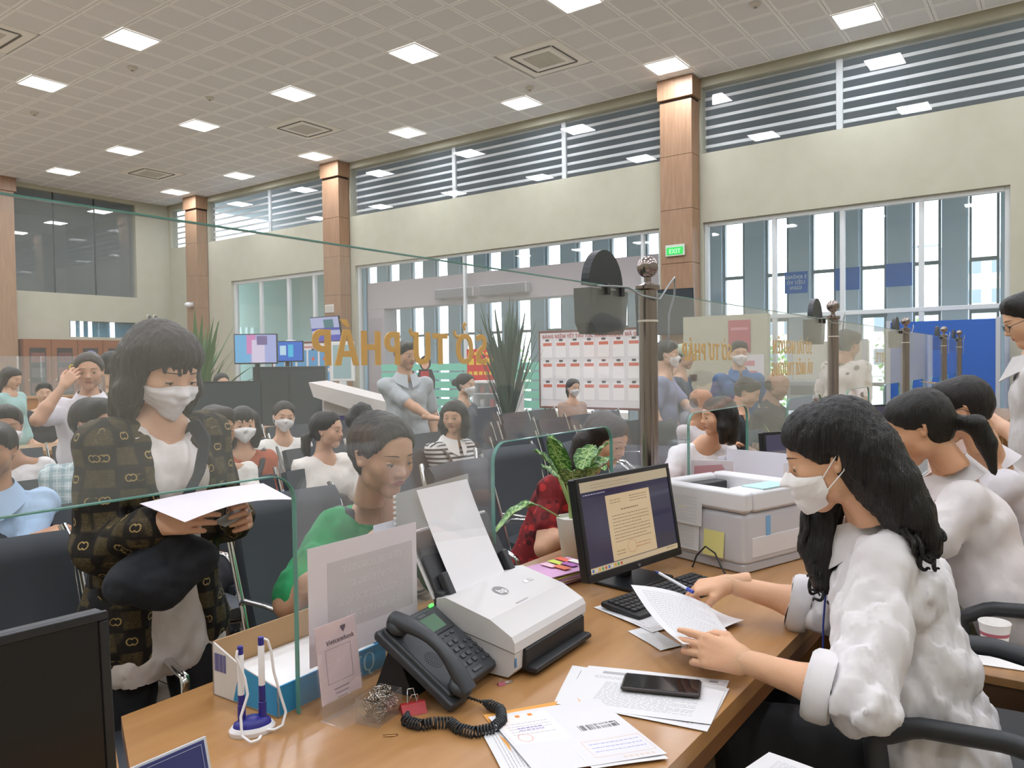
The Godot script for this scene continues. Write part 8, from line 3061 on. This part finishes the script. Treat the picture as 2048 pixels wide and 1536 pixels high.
	seated("woman with a pleated mask and white sweater on the second bench row", Vector3(-4.38, 1.105, -3.363), 62, {"lod": 1, "hair": "lowpony", "mask": "flat", "shirt": "e8e4de", "sleeve": 1.8, "fat": 0.024, "pants": "3a3c44", "shoes": "222222", "hroll": -6.0, "skin": "dcae90", "gaze": 0.3})
	seated("woman with a folded mask in a rust orange T-shirt with a bag strap", Vector3(-3.91, 1.115, -2.715), 62, {"lod": 1, "hair": "bob", "hairvol": -0.004, "bangs": true, "mask": "folded", "shirt": "a8573a", "sleeve": 1.2, "fat": 0.02, "pants": "8fa3b4", "shoes": "222222", "skin": "dcae90"})
	seated("man in a white T-shirt and dark shorts seated behind the checked jacket", Vector3(-3.32, 1.15, -2.16), 80, {"man": true, "lod": 1, "hair": "short", "haircol": "2a211b", "shirt": "dedad4", "sleeve": 0.8, "pants": "3b3b40", "pantlen": 1.02, "flare": 0.03, "shoes": "sandal", "skin": "b98a68", "w_wrL": Vector3(-2.98, 0.66, -2.17), "w_wrR": Vector3(-2.98, 0.64, -2.06), "w_hdL": Vector3(0.5, -0.7, 0.4), "hnL": Vector3(0, 0.5, 0.9), "curlL": 0.45, "lean": 12.0})
	standing("woman in a white polo with grey collar trim shading her brow with one hand", Vector3(-4.744, 1.434, -2.243), 62, {"lod": 1, "s": 0.95, "hair": "lowpony", "haircol": "3a2c24", "shirt": "e6e2e8", "collar": true, "sleeve": 0.7, "fat": 0.028, "hem": -0.2, "pants": "33343c", "shoes": "222222", "w_wrR": Vector3(-4.66, 1.36, -2.06), "w_hintR": Vector3(0.1, -0.7, 0.7), "w_hdR": Vector3(0.05, 0.75, -0.62), "w_hnR": Vector3(0.8, 0.2, 0.5), "curlR": [0.4, 0.4, 0.45, 0.5, 0.2], "skin": "d4a486", "lip": "a8564e"})
	standing("woman in a leopard print blouse standing with her back turned", Vector3(-6.1, 1.47, -3.05), -50, {"s": 0.95, "hair": "bun", "bun": Vector3(0, -0.02, -0.12), "mask": "flat", "hyaw": -60.0, "shirt": pattern_cloth(spots("a89a7c", ["3a332b", "5a4c3a", "c9bda0"], 150, 2, 6, 9), 3.0), "sleeve": 1.0, "pants": "26272c", "shoes": "222222"})
	seated("masked man in a pale plaid shirt on the first bench row", Vector3(-3.69, 1.192, -1.768), 60, {"man": true, "lod": 1, "hair": "short", "mask": "flat", "hyaw": 55.0, "hpitch": 2.0, "shirt": pattern_cloth(plaid("c3d0d2", "7f9ca4", "e4ecec"), 7.0), "sleeve": 1.8, "fat": 0.02, "collar": true, "pants": "3a4250", "shoes": "222222", "skin": "c49273"})
	seated("man in a white shirt and mask on the second bench row by the plaid shirt", Vector3(-4.585, 1.149, -1.732), 62, {"man": true, "hair": "short", "mask": "folded", "shirt": "e4dfdf", "pants": "3a3c42", "shoes": "222222", "hyaw": 8.0, "skin": "b98a6c", "lod": 1})
	seated("man in a light blue shirt with folded arms on the first bench row", Vector3(-3.395, 1.133, -1.235), 70, {"man": true, "lod": 1, "hair": "short", "shirt": "a9c3df", "collar": true, "sleeve": 0.85, "fat": 0.02, "pants": "30323f", "shoes": "222222", "wrL": Vector3(-0.12, 0.82, 0.2), "wrR": Vector3(0.12, 0.80, 0.2), "hintL": Vector3(0.8, -0.5, 0.2), "hintR": Vector3(-0.8, -0.5, 0.2), "hyaw": -14.0, "hpitch": 10.0, "skin": "c09070"})
	standing("woman with long hair in a pale teal blouse standing at the far desk", Vector3(-8.57, 1.37, -3.3), 120, {"s": 0.92, "hair": "long", "haircol": "2b211c", "shirt": "9fc2bd", "sleeve": 1.8, "pants": "24252b", "shoes": "222222", "hpitch": 16.0})
	seated("dark-haired visitor seated far off below the gold letters", Vector3(-9.4, 1.19, -3.95), 70, {"man": true, "hair": "short", "shirt": "33363c", "pants": "2a2c30", "shoes": "222222"})
	seated("person with dark hair and a white shirt half hidden behind the big monitor", Vector3(-8.0, 1.27, -5.28), 60, {"seat": 0.1, "hair": "lowpony", "shirt": "e6e2da", "sleeve": 1.6, "pants": "2a2c30", "shoes": "222222", "hyaw": 10.0})

func curl_of(a: Vector3, dir: Vector3, L: float, w: float) -> Array:
	var p := []
	var r := []
	var d := dir.normalized()
	var e1 := d.cross(Vector3(0.3, 0.2, 1)).normalized()
	var e2 := d.cross(e1)
	var ph := rng.randf() * TAU
	for i in 22:
		var u := i / 21.0
		var amp := w * smoothstep(0.0, 0.6, u)
		p.append(a + d * L * (u - 0.25 * smoothstep(0.7, 1.0, u)) + (e1 * cos(ph + u * 8.0) + e2 * sin(ph + u * 8.0)) * amp)
		r.append(0.0085 * (1.0 - 0.8 * u) + 0.0006)
	return [p, r]

# ---------------------------------------------------------------- what people wear and hold
func who(s: String) -> Dictionary:
	for d in folk:
		if d.label.contains(s): return d
	return {}

func lanyard(d: Dictionary, c: String, drop := 0.14) -> void:
	var J: Dictionary = d.J
	for q in [-1.0, 1.0]:
		var m := MB.new()
		var end: Vector3 = J.chest + J.F * 0.155 - Vector3(0, drop * 0.3, 0)
		m.tube(smooth([J.neck - J.F * 0.05 + J.X * q * 0.03 + J.S * 0.02, J.neck + J.X * q * 0.07 + J.S * 0.01, J.neck + J.F * 0.075 + J.X * q * 0.05 - J.S * 0.05, J.chest + J.F * 0.14 + J.X * q * 0.025 + J.S * 0.03, end + J.X * q * 0.004, end + Vector3(J.X.x * q * 0.004, -drop, J.X.z * q * 0.004)], 24), 0.005, 5, true, 0.35)
		part("lanyard", m, mat(c, 0.7), d.node)

func spectacles(d: Dictionary) -> void:
	var hs: float = d.hsz
	for q in [-1.0, 1.0]:
		var m := MB.new()
		m.T = d.HT
		var p := []
		for i in 21:
			var t := TAU * i / 20.0
			p.append(Vector3(q * 0.034 + cos(t) * 0.024, 0.002 + sin(t) * 0.018, 0.106 - 0.004 * cos(t) * q) * hs)
		m.tube(p, 0.0014 * hs, 5, false)
		m.tube([Vector3(q * 0.058, 0.008, 0.103) * hs, Vector3(q * 0.085, 0.012, 0.05) * hs, Vector3(q * 0.09, 0.012, -0.005) * hs, Vector3(q * 0.088, -0.008, -0.025) * hs], 0.0015 * hs, 5)
		part("spectacle_frame", m, mat("2a2b30", 0.3), d.node)

func strap_of(d: Dictionary, pts: Array, w: float, c: String) -> void:
	var m := MB.new()
	var inv: Transform3D = d.node.transform.affine_inverse()
	var p := []
	for e in pts: p.append(inv * e)
	m.tube(smooth(p, 30), w, 6, true, 0.25)
	part("bag_strap", m, mat(c, 0.6), d.node)

func blob(called: String, label: String, cat: String, caps: Array, cell: float, m: Material, at: Vector3, k := 0.03) -> Node3D:
	var o := thing(called, label, cat, at)
	var pts := []
	for c in caps:
		pts.append(c[0] - at)
		pts.append(c[1] - at)
	var b := bounds(pts, 0.12)
	var F := Field.new(b[0], b[1], cell)
	for c in caps: F.cap(c[0] - at, c[1] - at, c[2], c[3], k)
	F.rough(wrinkle, 0.006, Vector3(14, 14, 14))
	var mb := MB.new()
	F.into(mb)
	part("body", mb, m, o)
	return o

func quad_sheet(called: String, label: String, cat: String, cs: Array, m: Material, bend := 0.01) -> MeshInstance3D:
	var c0: Vector3 = (cs[0] + cs[2]) * 0.5
	var mb := MB.new()
	mb.sheet(8, 8, func(u: float, v: float) -> Vector3: return cs[0].lerp(cs[1], u).lerp(cs[3].lerp(cs[2], u), v) - c0 + Vector3(0, bend * sin(PI * u) * (0.5 + v), 0), 0.0006)
	var o := part(called, mb, m, self, c0)
	tag(o, label, cat)
	return o

func extras() -> void:
	var d := who("masked clerk")
	lanyard(d, "2b3a8c", 0.2)
	cuffs(d, 0.30, 0.071)
	# ball pen in the clerk's fingers
	var o := thing("ball_pen", "clear ball pen with a blue cap in the clerk's hand", "pen", Vector3(-0.86, 0.836, -1.92))
	var a := Vector3(-0.93, 0.872, -1.945) - o.position
	var b := Vector3(-0.80, 0.845, -1.90) - o.position
	var m := MB.new(); m.tube([a.lerp(b, 0.12), a.lerp(b, 0.85)], 0.0042, 8); part("barrel", m, mat("d7d9de", 0.2), o)
	m = MB.new(); m.tube([a.lerp(b, 0.85), b], 0.005, 8); part("cap", m, mat("2f49b0", 0.35), o)
	m = MB.new(); m.tube([a, a.lerp(b, 0.13)], [0.001, 0.0042], 8); part("tip", m, mat("3a4a9c", 0.35), o)
	d = who("male clerk with short hair")
	lanyard(d, "34348c")
	spectacles(d)
	spectacles(who("tall man with glasses"))
	lanyard(who("white polo with grey collar"), "9a5a58")
	# the woman in the checked jacket
	d = who("checked jacket")
	quad_sheet("held_document", "sheet of paper held flat by the woman in the checked jacket", "paper", [Vector3(-1.875, 1.115, -1.0), Vector3(-1.83, 1.125, -1.33), Vector3(-1.66, 1.10, -1.30), Vector3(-1.70, 1.085, -1.015)], mat("e3dde6", 0.8), 0.012)
	quad_sheet("identity_card", "pale plastic card held below the sheet of paper", "card", [Vector3(-1.80, 1.05, -1.15), Vector3(-1.815, 1.075, -1.245), Vector3(-1.765, 1.068, -1.25), Vector3(-1.75, 1.043, -1.155)], mat("b9c4c2", 0.4), 0.0)
	o = blob("shoulder_bag", "dark navy hobo bag hanging at the hip of the checked jacket", "bag", [[Vector3(-1.875, 1.03, -1.075), Vector3(-1.905, 0.915, -0.975), 0.026, 0.04], [Vector3(-1.875, 1.03, -1.075), Vector3(-1.84, 0.955, -1.14), 0.026, 0.036], [Vector3(-1.905, 0.915, -0.975), Vector3(-1.875, 0.895, -1.05), 0.04, 0.045], [Vector3(-1.875, 0.895, -1.05), Vector3(-1.84, 0.955, -1.14), 0.045, 0.036], [Vector3(-1.875, 0.97, -1.06), Vector3(-1.875, 0.92, -1.05), 0.045, 0.05]], 0.007, cloth("20242c"), Vector3(-1.875, 0.86, -1.05), 0.05)
	m = MB.new()
	m.tube(smooth([Vector3(-1.872, 1.03, -1.065) - o.position, Vector3(-1.878, 1.10, -1.12) - o.position, Vector3(-1.893, 1.17, -1.175) - o.position, Vector3(-1.935, 1.245, -1.22) - o.position, Vector3(-2.01, 1.292, -1.235) - o.position, Vector3(-2.09, 1.26, -1.225) - o.position], 30), 0.022, 8, true, 0.18)
	part("strap", m, cloth("262a33"), o)
	# the woman in green: strap, plastic folder, envelope, blue mask hanging by the cheek
	d = who("hair bun in a green")
	var J: Dictionary = d.J
	var T: Transform3D = d.node.transform
	strap_of(d, [T * (J.shR + J.S * 0.055 - J.F * 0.05 + J.X * 0.03), T * (J.shR + J.S * 0.068 + J.X * 0.035), T * (J.shR + J.F * 0.085 + J.X * 0.075 - J.S * 0.01), T * (J.chest + J.F * 0.155 + J.X * 0.02 - J.S * 0.0), T * (J.waist + J.F * 0.15 + J.X * 0.1)], 0.02, "2c3034")
	o = thing("plastic_folder", "grey plastic folder with a white spiral spine held up behind the glass", "folder", Vector3(-1.46, 0.94, -1.6))
	m = MB.new()
	var cs := [Vector3(-1.49, 1.10, -1.505) - o.position, Vector3(-1.425, 1.132, -1.737) - o.position, Vector3(-1.395, 0.975, -1.715) - o.position, Vector3(-1.46, 0.93, -1.475) - o.position]
	m.sheet(6, 6, func(u: float, v: float) -> Vector3: return cs[0].lerp(cs[1], u).lerp(cs[3].lerp(cs[2], u), v), 0.004)
	part("cover", m, mat("a9aaa6", 0.35), o)
	for k in 12:
		m = MB.new()
		var p: Vector3 = cs[0].lerp(cs[3], (k + 0.5) / 12.0)
		m.bx(-0.004, 0.004, -0.0035, 0.0035, -0.006, 0.006, 0.001)
		part("spiral_ring", m, mat("e6e6e4", 0.4), o, p)
	quad_sheet("white_envelope", "white folded paper beside the plastic folder", "paper", [Vector3(-1.52, 1.02, -1.45), Vector3(-1.49, 1.03, -1.52), Vector3(-1.47, 0.95, -1.50), Vector3(-1.50, 0.93, -1.43)], mat("dfe3ee", 0.8), 0.0)
	m = MB.new()
	m.T = d.HT
	m.sheet(5, 5, func(u: float, v: float) -> Vector3: return Vector3(-0.07 - 0.012 * u, -0.035 - 0.05 * v, 0.02 + 0.045 * u + 0.006 * sin(v * 9.0)) * 1.0, 0.0015)
	# caps, straps and bits of the waiting visitors
	d = who("pale green cap")
	m = MB.new()
	m.T = d.HT
	m.ball(Vector3(0, 0.055, -0.008), Vector3(0.096, 0.075, 0.108), 18, 10)
	m.sheet(8, 5, func(u: float, v: float) -> Vector3: return Vector3((u - 0.5) * 0.15, 0.062 - 0.012 * v - 0.02 * pow(absf(u - 0.5) * 2.0, 2.0), 0.075 + 0.075 * v * (1.0 - 0.5 * pow(absf(u - 0.5) * 2.0, 2.0))), 0.003)
	part("cap", m, cloth("a9b8a4"), d.node)
	d = who("rust orange")
	J = d.J
	T = d.node.transform
	strap_of(d, [T * (J.shL + J.S * 0.06 - J.X * 0.02), T * (J.shL + J.F * 0.09 - J.X * 0.04), T * (J.chest + J.F * 0.14 + J.X * 0.06), T * (J.waist + J.F * 0.13 + J.X * 0.04)], 0.016, "2a2a2e")
	var lap: Vector3 = T * (J.hip + Vector3(0.05, 0.14, 0.24))
	blob("denim_jacket", "folded pale denim jacket on the lap of the woman in rust orange", "jacket", [[lap + Vector3(-0.08, 0, 0.1), lap + Vector3(0.1, 0.02, -0.1), 0.055, 0.06], [lap + Vector3(0, 0.05, 0), lap + Vector3(0.08, 0.04, 0.08), 0.05, 0.04]], 0.014, cloth("8fa6bb"), lap)
	d = who("striped top")
	J = d.J
	T = d.node.transform
	strap_of(d, [T * (J.shR + J.S * 0.06), T * (J.shR + J.F * 0.095 + J.X * 0.03), T * (J.chest + J.F * 0.14 - J.X * 0.07), T * (J.waist + J.F * 0.12 - J.X * 0.11)], 0.014, "55504c")
	d = who("puff-sleeved")
	J = d.J
	T = d.node.transform
	lap = T * (J.hip + Vector3(-0.02, 0.13, 0.22))
	blob("handbag", "small dark handbag on the lap of the woman in the puff-sleeved blouse", "bag", [[lap + Vector3(-0.05, 0, 0.06), lap + Vector3(0.05, 0, -0.06), 0.05, 0.05], [lap + Vector3(0, 0.05, 0), lap + Vector3(0, 0.06, 0), 0.04, 0.04]], 0.014, cloth("3c3430"), lap)
	# sheets in the hands of the far clerk and the man behind the post
	quad_sheet("held_document", "sheet of paper held out by the clerk reaching across", "paper", [Vector3(-0.44, 1.27, -5.30), Vector3(-0.80, 1.30, -5.62), Vector3(-0.74, 1.28, -5.76), Vector3(-0.40, 1.24, -5.46)], mat("eeeeee", 0.8), 0.015)
	quad_sheet("held_document", "papers in the hand of the man in the greyish violet shirt", "paper", [Vector3(-2.5, 1.0, -6.2), Vector3(-2.2, 1.0, -6.3), Vector3(-2.2, 0.98, -6.5), Vector3(-2.5, 0.98, -6.4)], mat("e6e6e8", 0.8), 0.01)

func cuffs(d: Dictionary, at: float, r: float) -> void:
	var J: Dictionary = d.J
	for e in ["L", "R"]:
		var el: Vector3 = J["el" + e]
		var wr: Vector3 = J["wr" + e]
		var dir := (wr - el).normalized()
		var m := MB.new()
		var p0 := el + dir * 0.245 * at
		m.tube([p0 - dir * 0.024, p0 - dir * 0.016, p0, p0 + dir * 0.016, p0 + dir * 0.026], [r * 0.92, r, r * 1.03, r * 1.0, r * 0.90], 18)
		for i in m.v.size():
			m.v[i] += m.n[i] * 0.004 * sin(m.v[i].x * 160.0 + m.v[i].y * 210.0)
		part("rolled_cuff", m, cloth("e0dcdd"), d.node)

func _ready() -> void:
	set_camera_and_light()
	make_materials()
	ceiling_lights()
	room_shell()
	ceiling()
	air_conditioners()
	counters()
	glass_wall()
	seating()
	hall_things()
	people_setup()
	cast()
	make_people()
	desk_things()
	far_desk_things()
	extras()
